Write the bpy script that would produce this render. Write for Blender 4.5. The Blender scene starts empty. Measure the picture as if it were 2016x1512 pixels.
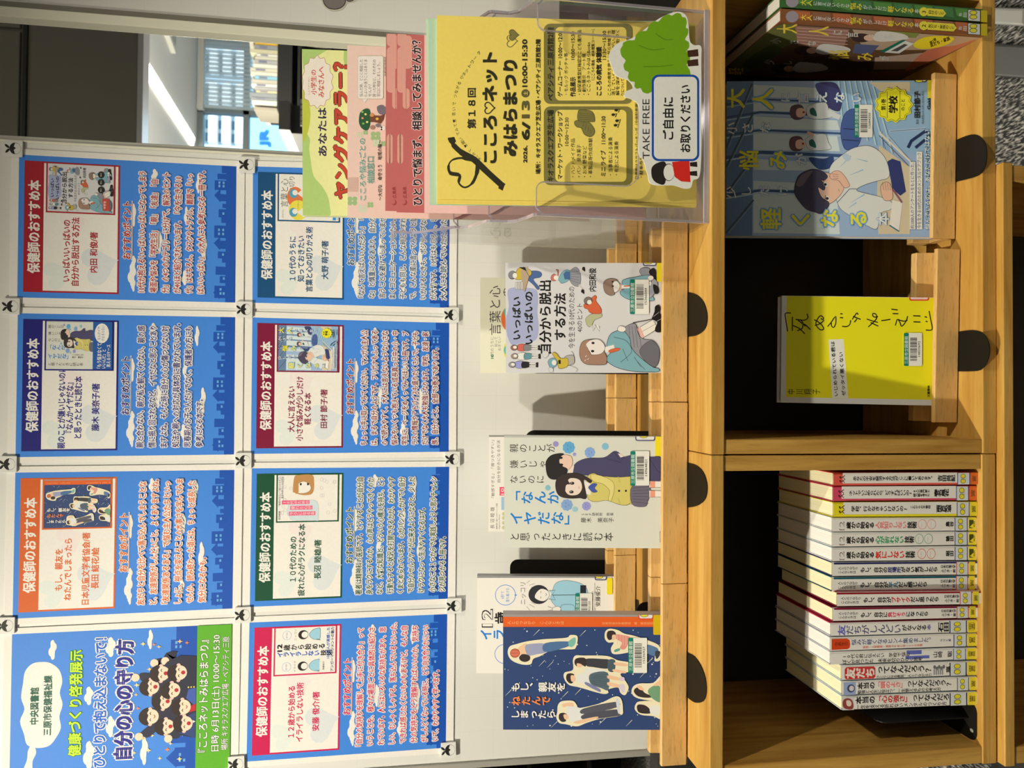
import bpy, math, random
import numpy as np
from mathutils import Vector, Matrix
random.seed(7)
R_ = math.radians
SC = bpy.context.scene
COL = SC.collection

# ------------------------------------------------------------ camera (eye at the world origin, floor at z = -1.40)
F = 1430.0
P_, YAW, ROLL = R_(8.6), R_(1.0), R_(0.6)
cy, sy, cp, sp, cr, sr = math.cos(YAW), math.sin(YAW), math.cos(P_), math.sin(P_), math.cos(ROLL), math.sin(ROLL)
M3 = np.array([[cr, 0, sr], [0, 1, 0], [-sr, 0, cr]]) @ np.array([[1, 0, 0], [0, cp, -sp], [0, sp, cp]]) @ np.array([[cy, -sy, 0], [sy, cy, 0], [0, 0, 1]])
cam = bpy.data.cameras.new('camera')
camo = bpy.data.objects.new('camera', cam)
COL.objects.link(camo)
cam.sensor_fit = 'HORIZONTAL'
cam.sensor_width = 36
cam.lens = F / 2016 * 36
cam.clip_start = .02
cam.clip_end = 200
cam.dof.use_dof = True
cam.dof.focus_distance = 0.95
cam.dof.aperture_fstop = 9.0
ax = [-M3[2], M3[0], -M3[1]]                     # the phone is held sideways: image right is down
camo.matrix_world = Matrix(((ax[0][0], ax[1][0], ax[2][0], 0), (ax[0][1], ax[1][1], ax[2][1], 0), (ax[0][2], ax[1][2], ax[2][2], 0), (0, 0, 0, 1)))
SC.camera = camo
SC.cycles.transparent_max_bounces = 40

# ------------------------------------------------------------ world, sun, exposure
SC.view_settings.view_transform = 'Standard'
SC.view_settings.look = 'None'
SC.view_settings.exposure = 0.0
SC.view_settings.gamma = 1.0
SC.view_settings.use_curve_mapping = False
w = bpy.data.worlds.new('sky')
SC.world = w
w.use_nodes = True
nt = w.node_tree
sky = nt.nodes.new('ShaderNodeTexSky')
sky.sky_type = 'HOSEK_WILKIE'
sky.sun_direction = (-.3, -.6, .74)
sky.turbidity = 3
nt.links.new(sky.outputs[0], nt.nodes['Background'].inputs[0])
nt.nodes['Background'].inputs[1].default_value = 6
def lamp(kind, name, loc, to, power, col, **k):
    l = bpy.data.lights.new(name, kind)
    l.energy = power
    l.color = col
    for a, b in k.items(): setattr(l, a, b)
    o = bpy.data.objects.new(name, l)
    COL.objects.link(o)
    o.location = loc
    o.rotation_euler = (Vector(to) - Vector(loc)).to_track_quat('-Z', 'Y').to_euler()
    return o
WARM = (1.0, .90, .70)
lamp('SUN', 'sun', (0, -5, 20), (2, 8, 6), 11.0, (1, .97, .92), angle=.01)
lamp('SPOT', 'ceiling_spot', (-1.05, .04, 1.45), (-.33, .82, -.66), 198, WARM, spot_size=R_(86), spot_blend=.85, shadow_soft_size=.028)
lamp('SPOT', 'ceiling_spot', (1.15, -.1, 1.55), (.02, .80, -.76), 110, WARM, spot_size=R_(60), spot_blend=1.0, shadow_soft_size=.028)
lamp('AREA', 'overhead_fill', (-.6, -1.6, 2.0), (0, 1, -.3), 8, (1, .78, .48), size=2.2, shape='SQUARE')  # added soft fill from overhead, not a fitting of the room
lamp('POINT', 'far_room_fill', (1.0, 4.4, 1.0), (1, 6, 0), 330, (1, .94, .78), shadow_soft_size=.15)  # added unseen fill that brightens the far ceiling and bookcase
lamp('POINT', 'near_room_fill', (.9, 1.9, 1.75), (1, 3, 0), 15, (1, .90, .66), shadow_soft_size=.15)  # added unseen fill that lifts the dark bulkhead

# ------------------------------------------------------------ geometry of view: points in the place from where they show
_m = M3.T.tolist()
def ray(ix, iy):
    a, b_ = (756 - iy) / F, -(ix - 1008) / F
    return np.array([_m[0][0] * a + _m[0][1] + _m[0][2] * b_, _m[1][0] * a + _m[1][1] + _m[1][2] * b_, _m[2][0] * a + _m[2][1] + _m[2][2] * b_])
def onY(ix, iy, Y):
    d = ray(ix, iy); return d * Y / d[1]
def onZ(ix, iy, Z):
    d = ray(ix, iy); return d * Z / d[2]

LT = np.array([.86, .80, .63])
def lin(v): v = v / 255.; return v / 12.92 if v <= .04045 else ((v + .055) / 1.055) ** 2.4
def c(r, g, b, k=1.0):                           # albedo whose colour under the warm lamps is r, g, b
    return tuple(float(min(.88, max(.004, lin(v) * k / t))) for v, t in zip((r, g, b), LT))
def raw(r, g, b): return (lin(r), lin(g), lin(b))

# ------------------------------------------------------------ materials
MATS = {}
def newmat(name):
    m = bpy.data.materials.new(name); m.use_nodes = True
    MATS[name] = m
    return m, m.node_tree.nodes, m.node_tree.links, m.node_tree.nodes['Principled BSDF']
def attrmat(name, rough, coat=0., spec=.4, noise=.0, bump=0.):
    m, N, L, b = newmat(name)
    a = N.new('ShaderNodeAttribute'); a.attribute_name = 'Col'
    b.inputs['Roughness'].default_value = rough
    b.inputs['Specular IOR Level'].default_value = spec
    b.inputs['Coat Weight'].default_value = coat
    b.inputs['Coat Roughness'].default_value = .12
    src = a.outputs['Color']
    if noise or bump:
        tc = N.new('ShaderNodeTexCoord')
        n = N.new('ShaderNodeTexNoise'); n.inputs['Scale'].default_value = 260; n.inputs['Detail'].default_value = 3
        L.new(tc.outputs['Object'], n.inputs['Vector'])
        if noise:
            mr = N.new('ShaderNodeMapRange'); mr.inputs['To Min'].default_value = 1 - noise; mr.inputs['To Max'].default_value = 1 + noise
            L.new(n.outputs[0], mr.inputs[0])
            mx = N.new('ShaderNodeMix'); mx.data_type = 'RGBA'; mx.blend_type = 'MULTIPLY'; mx.inputs[0].default_value = 1
            L.new(src, mx.inputs[6]); L.new(mr.outputs[0], mx.inputs[7]); src = mx.outputs[2]
        if bump:
            bp = N.new('ShaderNodeBump'); bp.inputs['Strength'].default_value = bump; bp.inputs['Distance'].default_value = .0005
            L.new(n.outputs[0], bp.inputs['Height']); L.new(bp.outputs[0], b.inputs['Normal'])
    L.new(src, b.inputs['Base Color'])
    return m
PAPER = attrmat('printed_paper', .55, 0, .3, .05)
GLOSS = attrmat('film_covered_print', .42, .25, .4)
PAINT = attrmat('painted_surface', .5, 0, .4)
PAGES, N, L, b = newmat('page_edges')
tc = N.new('ShaderNodeTexCoord'); wv = N.new('ShaderNodeTexNoise'); mp = N.new('ShaderNodeMapping')
mp.inputs['Scale'].default_value = (900, 6, 6); wv.inputs['Scale'].default_value = 1
L.new(tc.outputs['Object'], mp.inputs[0]); L.new(mp.outputs[0], wv.inputs['Vector'])
at = N.new('ShaderNodeAttribute'); at.attribute_name = 'Col'
mr = N.new('ShaderNodeMapRange'); mr.inputs['To Min'].default_value = .78; mr.inputs['To Max'].default_value = 1.12
L.new(wv.outputs[0], mr.inputs[0])
mx = N.new('ShaderNodeMix'); mx.data_type = 'RGBA'; mx.blend_type = 'MULTIPLY'; mx.inputs[0].default_value = 1
L.new(at.outputs['Color'], mx.inputs[6]); L.new(mr.outputs[0], mx.inputs[7]); L.new(mx.outputs[2], b.inputs['Base Color'])
b.inputs['Roughness'].default_value = .8

def wood(name, c1, c2, scale, rough=.42, fleck=0.):
    c1, c2 = [v * .84 for v in c1], [v * .88 for v in c2]
    m, N, L, b = newmat(name)
    tc = N.new('ShaderNodeTexCoord'); mp = N.new('ShaderNodeMapping'); mp.inputs['Scale'].default_value = scale
    oi = N.new('ShaderNodeObjectInfo'); va = N.new('ShaderNodeVectorMath'); va.operation = 'ADD'
    L.new(tc.outputs['Object'], va.inputs[0])
    ml = N.new('ShaderNodeMath'); ml.operation = 'MULTIPLY'; ml.inputs[1].default_value = 7
    L.new(oi.outputs['Random'], ml.inputs[0]); L.new(ml.outputs[0], va.inputs[1])
    L.new(va.outputs[0], mp.inputs[0])
    n = N.new('ShaderNodeTexNoise'); n.inputs['Scale'].default_value = 1; n.inputs['Detail'].default_value = 6; n.inputs['Distortion'].default_value = .6
    L.new(mp.outputs[0], n.inputs['Vector'])
    r = N.new('ShaderNodeValToRGB'); e = r.color_ramp.elements
    e[0].position = .28; e[0].color = (*c2, 1); e[1].position = .66; e[1].color = (*c1, 1)
    L.new(n.outputs[0], r.inputs[0])
    src = r.outputs[0]
    mp2 = N.new('ShaderNodeMapping'); mp2.inputs['Scale'].default_value = tuple(v * 7 for v in scale)
    n2 = N.new('ShaderNodeTexNoise'); n2.inputs['Scale'].default_value = 1; n2.inputs['Detail'].default_value = 3
    L.new(va.outputs[0], mp2.inputs[0]); L.new(mp2.outputs[0], n2.inputs['Vector'])
    r2 = N.new('ShaderNodeMapRange'); r2.inputs['From Min'].default_value = .3; r2.inputs['From Max'].default_value = .45
    r2.inputs['To Min'].default_value = 1 - .14 - fleck; r2.inputs['To Max'].default_value = 1
    L.new(n2.outputs[0], r2.inputs[0])
    mx = N.new('ShaderNodeMix'); mx.data_type = 'RGBA'; mx.blend_type = 'MULTIPLY'; mx.inputs[0].default_value = 1
    L.new(src, mx.inputs[6]); L.new(r2.outputs[0], mx.inputs[7]); L.new(mx.outputs[2], b.inputs['Base Color'])
    b.inputs['Roughness'].default_value = rough
    b.inputs['Specular IOR Level'].default_value = .35
    bp = N.new('ShaderNodeBump'); bp.inputs['Strength'].default_value = .25; bp.inputs['Distance'].default_value = .0006
    L.new(n2.outputs[0], bp.inputs['Height']); L.new(bp.outputs[0], b.inputs['Normal'])
    return m
W1, W2 = c(206, 160, 76), c(172, 120, 42)
WOODX = wood('wood_grain_along', W1, W2, (5, 55, 70))
WOODZ = wood('wood_grain_upright', c(205, 158, 74), c(160, 112, 40), (70, 55, 5))
BEECH = wood('beech', c(220, 176, 104), c(204, 156, 82), (9, 90, 60), .45, .1)
def plain(name, col, rough=.5, metal=0., coat=0., emit=None, es=0.):
    m, N, L, b = newmat(name)
    b.inputs['Base Color'].default_value = (*col, 1); b.inputs['Roughness'].default_value = rough
    if name.startswith(('black_powder', 'dark_brown')): b.inputs['Specular IOR Level'].default_value = .2
    b.inputs['Metallic'].default_value = metal; b.inputs['Coat Weight'].default_value = coat
    if emit:
        b.inputs['Emission Color'].default_value = (*emit, 1); b.inputs['Emission Strength'].default_value = es
    return m
BLACKM = plain('black_powder_coat', (.009, .008, .007), .5)
BROWNM = plain('dark_brown_metal', (.009, .007, .004), .6)
ALU = plain('aluminium_trim', (.50, .50, .47), .35, .3)
CREAMTRIM = plain('cream_enamel_trim', c(222, 216, 182), .45)
DARKBACK = plain('dark_back_panel', (.010, .009, .007), .6)
WHITEW = plain('white_wall_paint', (.78, .78, .76), .8)
BULK = plain('dark_grey_bulkhead', (.105, .098, .085), .55)
DBLACK = plain('matt_black', (.008, .008, .008), .6)
LIGHTSTRIP = plain('lit_strip_diffuser', (.9, .9, .85), .5, 0, 0, (1, .95, .8), 9)
FELT = plain('black_fabric', (.02, .02, .02), .95)
# whiteboard enamel with its faint printed 50 mm grid
WB, N, L, b = newmat('whiteboard_enamel')
tc = N.new('ShaderNodeTexCoord'); br = N.new('ShaderNodeTexBrick')
mp = N.new('ShaderNodeMapping'); mp.inputs['Rotation'].default_value = (R_(90), 0, 0)
br.offset = 0; br.squash = 1
br.inputs['Scale'].default_value = 1; br.inputs['Brick Width'].default_value = .0525; br.inputs['Row Height'].default_value = .0525
br.inputs['Mortar Size'].default_value = .0003; br.inputs['Mortar Smooth'].default_value = .3
wc = c(218, 213, 192, .96)
br.inputs['Color1'].default_value = (*wc, 1); br.inputs['Color2'].default_value = (*wc, 1)
br.inputs['Mortar'].default_value = (*[v * .93 for v in wc], 1)
L.new(tc.outputs['Object'], mp.inputs[0]); L.new(mp.outputs[0], br.inputs['Vector']); L.new(br.outputs['Color'], b.inputs['Base Color'])
b.inputs['Roughness'].default_value = .38
# clear acrylic: see-through with a fresnel sheen
def acrylic(name, tint, gl, dif):
    m, N, L, b = newmat(name); N.remove(b)
    out = [n for n in N if n.type == 'OUTPUT_MATERIAL'][0]
    t = N.new('ShaderNodeBsdfTransparent'); t.inputs[0].default_value = (*tint, 1)
    g = N.new('ShaderNodeBsdfGlossy'); g.inputs['Roughness'].default_value = .06
    d = N.new('ShaderNodeBsdfDiffuse'); d.inputs[0].default_value = (.80, .76, .84, 1)
    fr = N.new('ShaderNodeFresnel'); fr.inputs[0].default_value = 1.49
    ad = N.new('ShaderNodeMath'); ad.operation = 'MULTIPLY_ADD'; ad.inputs[1].default_value = .35 if gl == 0 else .8; ad.inputs[2].default_value = gl; ad.use_clamp = True
    L.new(fr.outputs[0], ad.inputs[0])
    a = N.new('ShaderNodeMixShader'); L.new(ad.outputs[0], a.inputs[0]); L.new(t.outputs[0], a.inputs[1]); L.new(g.outputs[0], a.inputs[2])
    e = N.new('ShaderNodeMixShader'); e.inputs[0].default_value = dif; L.new(a.outputs[0], e.inputs[1]); L.new(d.outputs[0], e.inputs[2])
    L.new(e.outputs[0], out.inputs[0])
    return m
CLEAR = acrylic('clear_acrylic', (.97, .97, .975), .0, .012)
CEDGE = acrylic('polished_acrylic_edge', (.80, .78, .88), .12, .30)
GLASSM = acrylic('window_glass', (.86, .93, .95), .0, .0)
# carpet
CARPET, N, L, b = newmat('loop_carpet')
tc = N.new('ShaderNodeTexCoord'); mp = N.new('ShaderNodeMapping'); mp.inputs['Scale'].default_value = (220, 60, 60)
n = N.new('ShaderNodeTexNoise'); n.inputs['Scale'].default_value = 1; n.inputs['Detail'].default_value = 4
r = N.new('ShaderNodeValToRGB'); r.color_ramp.elements[0].position = .46; r.color_ramp.elements[0].color = (.012, .012, .012, 1)
r.color_ramp.elements[1].position = .66; r.color_ramp.elements[1].color = (.55, .53, .50, 1)
L.new(tc.outputs['Object'], mp.inputs[0]); L.new(mp.outputs[0], n.inputs['Vector']); L.new(n.outputs[0], r.inputs[0]); L.new(r.outputs[0], b.inputs['Base Color'])
bp = N.new('ShaderNodeBump'); bp.inputs['Distance'].default_value = .004; L.new(n.outputs[0], bp.inputs['Height']); L.new(bp.outputs[0], b.inputs['Normal'])
b.inputs['Roughness'].default_value = .9

# ------------------------------------------------------------ mesh building
class G:                                          # gathers faces, each with its own flat colour, into one mesh
    def __init__(s): s.V, s.F, s.C, s.L, s.lk = [], [], [], 0, 1.0
    def add(s, vs, fs, col):
        n = len(s.V)
        s.V.extend(tuple(map(float, v)) for v in vs)
        for f in fs: s.F.append([n + i for i in f]); s.C.append(col)
    def make(s, name, mat, parent=None, bevel=0, smooth=False, label=None, cat=None, group=None, kind=None):
        o0 = parent['_loc'] if parent is not None and '_loc' in parent else (0, 0, 0)
        me = bpy.data.meshes.new(name)
        V = np.array(s.V) - np.array(o0)
        me.from_pydata(V.tolist(), [], s.F)
        a = me.attributes.new('Col', 'FLOAT_COLOR', 'CORNER')
        cl = np.concatenate([np.tile(np.array([*cc, 1.0]), (len(f), 1)) for f, cc in zip(s.F, s.C)]).astype(np.float32).ravel()
        a.data.foreach_set('color', cl)
        me.materials.append(mat)
        if smooth: me.polygons.foreach_set('use_smooth', [True] * len(me.polygons))
        me.update()
        o = bpy.data.objects.new(name, me); COL.objects.link(o)
        if bevel:
            m = o.modifiers.new('bevel', 'BEVEL'); m.width = bevel; m.segments = 2; m.limit_method = 'ANGLE'
        if parent is not None: o.parent = parent
        for k, v in (('label', label), ('category', cat), ('group', group), ('kind', kind)):
            if v: o[k] = v
        return o
def thing(name, label, cat, loc, group=None):
    o = bpy.data.objects.new(name, None); COL.objects.link(o)
    o.location = tuple(map(float, loc)); o.empty_display_size = .02
    o['_loc'] = tuple(map(float, loc)); o['label'] = label; o['category'] = cat
    if group: o['group'] = group
    return o
def sub(parent, obj):                              # a mesh nested under a part: its vertices already sit in the thing's frame
    obj.parent = parent
WHT = (.8, .8, .8)
def box(g, x0, x1, y0, y1, z0, z1, col=WHT):
    v = [(x, y, z) for x in (x0, x1) for y in (y0, y1) for z in (z0, z1)]
    g.add(v, [(0, 1, 3, 2), (4, 6, 7, 5), (0, 4, 5, 1), (2, 3, 7, 6), (0, 2, 6, 4), (1, 5, 7, 3)], col)
def prism(g, pts, lo, hi, col=WHT, fn=None):       # polygon pts (a, b) swept from lo to hi; fn(a, b, c) gives the point
    n = len(pts)
    v = [fn(a, b, lo) for a, b in pts] + [fn(a, b, hi) for a, b in pts]
    g.add(v, [list(range(n))[::-1], list(range(n, 2 * n))] + [(i, (i + 1) % n, n + (i + 1) % n, n + i) for i in range(n)], col)
XS = lambda a, b, t: (t, a, b)                     # profile in (y, z) swept along x
YS = lambda a, b, t: (a, t, b)
ZS = lambda a, b, t: (a, b, t)
def rrect(x0, y0, x1, y1, r, n=5, corners=(1, 1, 1, 1)):
    out = []
    for k, (cx, cy_, a0) in enumerate(((x1 - r, y1 - r, 0), (x0 + r, y1 - r, 90), (x0 + r, y0 + r, 180), (x1 - r, y0 + r, 270))):
        if corners[k]:
            for i in range(n + 1):
                a = R_(a0 + 90 * i / n); out.append((cx + r * math.cos(a), cy_ + r * math.sin(a)))
        else:
            out.append(((x1, y1), (x0, y1), (x0, y0), (x1, y0))[k])
    return out
def tube(g, pts, r, col=WHT, n=8):
    pts = [Vector(p) for p in pts]; rings = []
    for i, p in enumerate(pts):
        d = (pts[min(i + 1, len(pts) - 1)] - pts[max(i - 1, 0)]).normalized()
        u = d.orthogonal().normalized(); v = d.cross(u)
        rings.append([p + u * r * math.cos(2 * math.pi * k / n) + v * r * math.sin(2 * math.pi * k / n) for k in range(n)])
    vs = [q for rg in rings for q in rg]
    fs = [(i * n + k, i * n + (k + 1) % n, (i + 1) * n + (k + 1) % n, (i + 1) * n + k) for i in range(len(pts) - 1) for k in range(n)]
    fs += [list(range(n))[::-1], [(len(pts) - 1) * n + k for k in range(n)]]
    g.add(vs, fs, col)

# ------------------------------------------------------------ flat print: surfaces, shapes and lettering
EPS = 5e-6
class Px:                                          # a plane in the place, addressed by where its points show in the photograph
    def __init__(s, p, n=(0, -1, 0), o=(0, 0), k=1.0):
        s.p = np.array(p, float); n = np.array(n, float); s.n = n / np.linalg.norm(n)
        if s.n @ s.p > 0: s.n = -s.n
        s.o, s.k = o, k
    def at(s, a, b, l=0):
        d = ray(s.o[0] + a / s.k, s.o[1] + b / s.k); q = d * (s.p @ s.n) / (d @ s.n)
        return q + s.n * l * EPS
    def re(s, o, k):
        q = Px(s.p, s.n); q.o, q.k = o, k; return q
def proj(p):
    x, y, z = M3 @ np.array(p, float); return 1008 - F * z / y, 756 - F * x / y
def clipto(S, corners):                            # keep what is printed on S inside these corners of the sheet
    q = [proj(p) for p in corners]; q = [((x - S.o[0]) * S.k, (y - S.o[1]) * S.k) for x, y in q]
    if sum(q[i - 1][0] * q[i][1] - q[i][0] * q[i - 1][1] for i in range(len(q))) < 0: q = q[::-1]
    S.clip = q
def inside(cl, p): return all((cl[i][0] - cl[i - 1][0]) * (p[1] - cl[i - 1][1]) - (cl[i][1] - cl[i - 1][1]) * (p[0] - cl[i - 1][0]) >= -1e-6 for i in range(len(cl)))
def emit(g, S, pts, fs, col):
    cl = getattr(S, 'clip', None)
    if cl is None or all(inside(cl, p) for p in pts):
        g.add([S.at(a, b, g.L) for a, b in pts], fs, col); return
    for f in fs:
        q = [pts[i] for i in f]
        for i in range(len(cl)):
            A, B = cl[i - 1], cl[i]; out = []
            sd = lambda p: (B[0] - A[0]) * (p[1] - A[1]) - (B[1] - A[1]) * (p[0] - A[0])
            for j in range(len(q)):
                p0, p1 = q[j - 1], q[j]; d0, d1 = sd(p0), sd(p1)
                if (d0 >= 0) != (d1 >= 0): t = d0 / (d0 - d1); out.append((p0[0] + (p1[0] - p0[0]) * t, p0[1] + (p1[1] - p0[1]) * t))
                if d1 >= 0: out.append(p1)
            q = out
            if len(q) < 3: break
        if len(q) >= 3: g.add([S.at(a, b, g.L) for a, b in q], [list(range(len(q)))], col)
class Qd:                                          # a flat sheet addressed 0..1 rightwards and downwards
    def __init__(s, tl, tr, bl, br):
        s.c = [np.array(q, float) for q in (tl, tr, bl, br)]
        n = np.cross(s.c[1] - s.c[0], s.c[2] - s.c[0]); s.n = n / np.linalg.norm(n)
        if s.n @ s.c[0] > 0: s.n = -s.n
        s.W = float(np.linalg.norm(s.c[1] - s.c[0])); s.H = float(np.linalg.norm(s.c[2] - s.c[0]))
    def at(s, a, b, l=0):
        A, B, C, D = s.c
        return (1 - a) * (1 - b) * A + a * (1 - b) * B + (1 - a) * b * C + a * b * D + s.n * l * EPS
    def sub(s, a0, b0, a1, b1, turn=0):            # the sheet part between two corners
        q = [s.at(a0, b0), s.at(a1, b0), s.at(a0, b1), s.at(a1, b1)]
        return Qd(*q)
def poly(g, S, pts, col):
    g.L += 1
    emit(g, S, pts, [list(range(len(pts)))], col)
def rect(g, S, a0, b0, a1, b1, col): poly(g, S, [(a0, b0), (a1, b0), (a1, b1), (a0, b1)], col)
def frame(g, S, a0, b0, a1, b1, w, h, col):
    g.L += 1
    o = [(a0, b0), (a1, b0), (a1, b1), (a0, b1)]; i = [(a0 + w, b0 + h), (a1 - w, b0 + h), (a1 - w, b1 - h), (a0 + w, b1 - h)]
    g.add([S.at(a, b, g.L) for a, b in o + i], [(k, (k + 1) % 4, 4 + (k + 1) % 4, 4 + k) for k in range(4)], col)
def ell(g, S, a, b, ra, rb, col, n=20, rot=0):
    cs, sn = math.cos(R_(rot)), math.sin(R_(rot))
    poly(g, S, [(a + ra * math.cos(t) * cs - rb * math.sin(t) * sn, b + ra * math.cos(t) * sn + rb * math.sin(t) * cs) for t in [2 * math.pi * i / n for i in range(n)]], col)
def spl(pts, closed=True, m=4):
    n = len(pts); out = []
    for i in range(n if closed else n - 1):
        q = [pts[(i + j) % n] if closed else pts[min(max(i + j, 0), n - 1)] for j in (-1, 0, 1, 2)]
        for k in range(m):
            t = k / m
            out.append(tuple(.5 * (2 * q[1][d] + (q[2][d] - q[0][d]) * t + (2 * q[0][d] - 5 * q[1][d] + 4 * q[2][d] - q[3][d]) * t * t + (3 * q[1][d] - q[0][d] - 3 * q[2][d] + q[3][d]) * t ** 3) for d in (0, 1)))
    if not closed: out.append(tuple(pts[-1]))
    return out
def line(g, S, pts, w, col, smooth=False, closed=False):
    if smooth: pts = spl(pts, closed)
    if closed: pts = list(pts) + [pts[0], pts[1]]
    g.L += 1; vs = []; n = len(pts); bs = getattr(S, 'bs', 1.0)
    if n < 2: return
    for i, p in enumerate(pts):
        q0, q1 = pts[max(i - 1, 0)], pts[min(i + 1, n - 1)]
        dx, dy = q1[0] - q0[0], (q1[1] - q0[1]) * bs; d = math.hypot(dx, dy) or 1
        ww = w[i * (len(w) - 1) // max(n - 1, 1)] if isinstance(w, (list, tuple)) else w
        vs += [(p[0] - dy / d * ww / 2, p[1] + dx / d * ww / 2 / bs), (p[0] + dy / d * ww / 2, p[1] - dx / d * ww / 2 / bs)]
    emit(g, S, vs, [(2 * i, 2 * i + 1, 2 * i + 3, 2 * i + 2) for i in range(n - 1)], col)
def blob(g, S, pts, col, ol=None, ow=0):
    q = spl(pts); poly(g, S, q, col)
    if ol: line(g, S, q, ow, ol, closed=True)
TX = {}
def tgeo(s, off=0., res=2):
    k = (s, off, res)
    if k not in TX:
        cu = bpy.data.curves.new('t', 'FONT'); cu.body = s; cu.resolution_u = res; cu.offset = off
        o = bpy.data.objects.new('t', cu); COL.objects.link(o)
        me = bpy.data.meshes.new_from_object(o.evaluated_get(bpy.context.evaluated_depsgraph_get()))
        vs = [(v.co.x, v.co.y) for v in me.vertices]; fs = [list(p.vertices) for p in me.polygons]
        bpy.data.objects.remove(o); bpy.data.meshes.remove(me); bpy.data.curves.remove(cu)
        TX[k] = (vs, fs)
    return TX[k]
def text(g, S, s, a0, b0, a1, b1, h, col, bold=.012, halo=None, hw=.07, res=2, shear=0):
    """s written from (a0, b0) to (a1, b1) along its foot, h tall"""
    base = tgeo(s, 0, res)[0]
    if not base: return
    x0 = min(v[0] for v in base); x1 = max(v[0] for v in base)
    L_ = math.hypot(a1 - a0, b1 - b0); d = ((a1 - a0) / L_, (b1 - b0) / L_); u = (d[1], -d[0])
    if isinstance(S, Qd): u = (0, -1)
    vs, fs = tgeo(s, 0, res)
    for off, cl, m in (([(hw, halo, 6 if hw < .14 else 8)] if halo else []) + [(bold * 1.1, col, 1 if bold < .005 else 2 if bold < .02 else 4)]):
        g.L += 1
        for k in range(m):
            ang = 2 * math.pi * (k + .5) / m; ox, oy = (off * math.cos(ang), off * math.sin(ang)) if m > 2 else ((k - .5) * 2 * off, (k - .5) * off) if m == 2 else (0, 0)
            out = []
            for x, y in vs:
                t = (x + ox - x0) / (x1 - x0) * L_; e = (y + oy + .08) / .92 * h
                t += shear * e
                out.append((a0 + d[0] * t + u[0] * e, b0 + d[1] * t + u[1] * e))
            emit(g, S, out, fs, cl); g.L += .25
ROT = 'ー〜~「」『』（）()-…'
def vtext(g, S, s, a0, b0, a1, b1, w, col, bold=.012, halo=None, hw=.07, res=2, gap=1.0):
    """s set upright, one under the other, from (a0, b0) to (a1, b1), w wide"""
    if not s: return
    n = len(s); dn = ((a1 - a0) / n, (b1 - b0) / n); Ld = math.hypot(*dn); e = (dn[0] / Ld, dn[1] / Ld)
    rt = (e[1], -e[0]) if not isinstance(S, Qd) else (1, 0)
    hh = Ld * gap
    if getattr(S, 'bs', 1) > 1: w *= 1.22; bold += .018
    for off, cl, m in (([(hw, halo, 6)] if halo else []) + [(bold * 1.1, col, 1 if bold < .005 else 4)]):
        g.L += 2; L0 = g.L
        for i, ch in enumerate(s):
            if ch in ' 　': continue
            vs, fs = tgeo(ch, 0, res)
            if not vs: continue
            cw = 1.0 if ord(ch) > 0x2000 else .56
            ca, cb = a0 + dn[0] * (i + .5), b0 + dn[1] * (i + .5)
            for k in range(m):
                ang = 2 * math.pi * (k + .5) / m; ox, oy = (off * math.cos(ang), off * math.sin(ang)) if m > 1 else (0, 0)
                out = []; g.L = L0 + .25 * k
                for x, y in vs:
                    X_, Y_ = x - cw / 2 + ox, y - .38 + oy
                    if ch in ROT: X_, Y_ = Y_, -X_
                    if ch in '、。': X_, Y_ = X_ + .55, Y_ + .55
                    out.append((ca + rt[0] * X_ * w - e[0] * Y_ * hh, cb + rt[1] * X_ * w - e[1] * Y_ * hh))
                emit(g, S, out, fs, cl)

# ============================================================ the room
ZF, ZC = -1.40, 2.10
def struct(name, g, mat, **k): return g.make(name, mat, kind='structure', **k)
g = G(); box(g, -5, 6, -4, 7.95, ZF - .05, ZF); struct('floor', g, CARPET)
g = G(); box(g, -5, 6, -4, 7.95, ZC, ZC + .05); struct('ceiling', g, WHITEW)
g = G(); box(g, -5.1, -5, -4, 7.95, ZF, ZC); struct('wall_left', g, WHITEW)
g = G(); box(g, 6, 6.1, -4, 7.95, ZF, ZC); struct('wall_right', g, WHITEW)
g = G(); box(g, -5, 6, -4.1, -4, ZF, ZC); struct('wall_back', g, WHITEW)
YW = 7.75                                          # the far window wall
g = G()
box(g, -5, 1.2, YW, YW + .2, ZF, ZC); box(g, 1.2, 6, YW, YW + .2, ZF, -.6); struct('wall_front', g, WHITEW)
# dropped bulkhead across the room, in panels
BK = 3.5
g = G(); box(g, -5, 6, BK + .02, BK + .07, 1.20, ZC - .001); struct('trim_1', g, BULK)
for k, (x0, x1, z0, z1) in enumerate(((1.625, 3.0, 1.70, 2.09), (.2, 1.61, 1.70, 2.09), (.2, 3.0, 1.205, 1.655))):
    g = G(); box(g, x0, x1, BK, BK + .02, z0, z1); g.make('bulkhead_panel', BULK, parent=bpy.data.objects['trim_1'], bevel=.004)
g = G(); box(g, .2, 3.0, BK + .004, BK + .022, 1.672, 1.688); g.make('shadow_gap_strip', DBLACK, parent=bpy.data.objects['trim_1'])
g = G(); box(g, .2, 3.0, BK - .004, BK + .074, 1.18, 1.204); struct('trim_2', g, plain('satin_metal_edge', (.42, .43, .46), .3, .6))

# far window: mullions, panes
g = G()
for x in (1.2, 2.0, 2.92, 3.62, 4.35, 5.2): box(g, x - .035, x + .035, YW + .02, YW + .10, -.6, ZC)
for z in (-.6, 1.62, 2.07): box(g, 1.2, 6, YW + .02, YW + .09, z - .03, z + .03)
win = struct('window_1', g, plain('grey_window_frame', (.16, .19, .20), .4, .3))
for k, (x0, x1) in enumerate(((1.2, 2.0), (2.0, 2.92), (2.92, 3.62), (3.62, 4.35), (4.35, 5.2), (5.2, 6))):
    for z0, z1 in ((-.6, 1.62), (1.62, 2.07)):
        g = G(); box(g, x0 + .035, x1 - .035, YW + .05, YW + .056, z0 + .03, z1 - .03); g.make('pane', GLASSM, parent=win)
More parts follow.
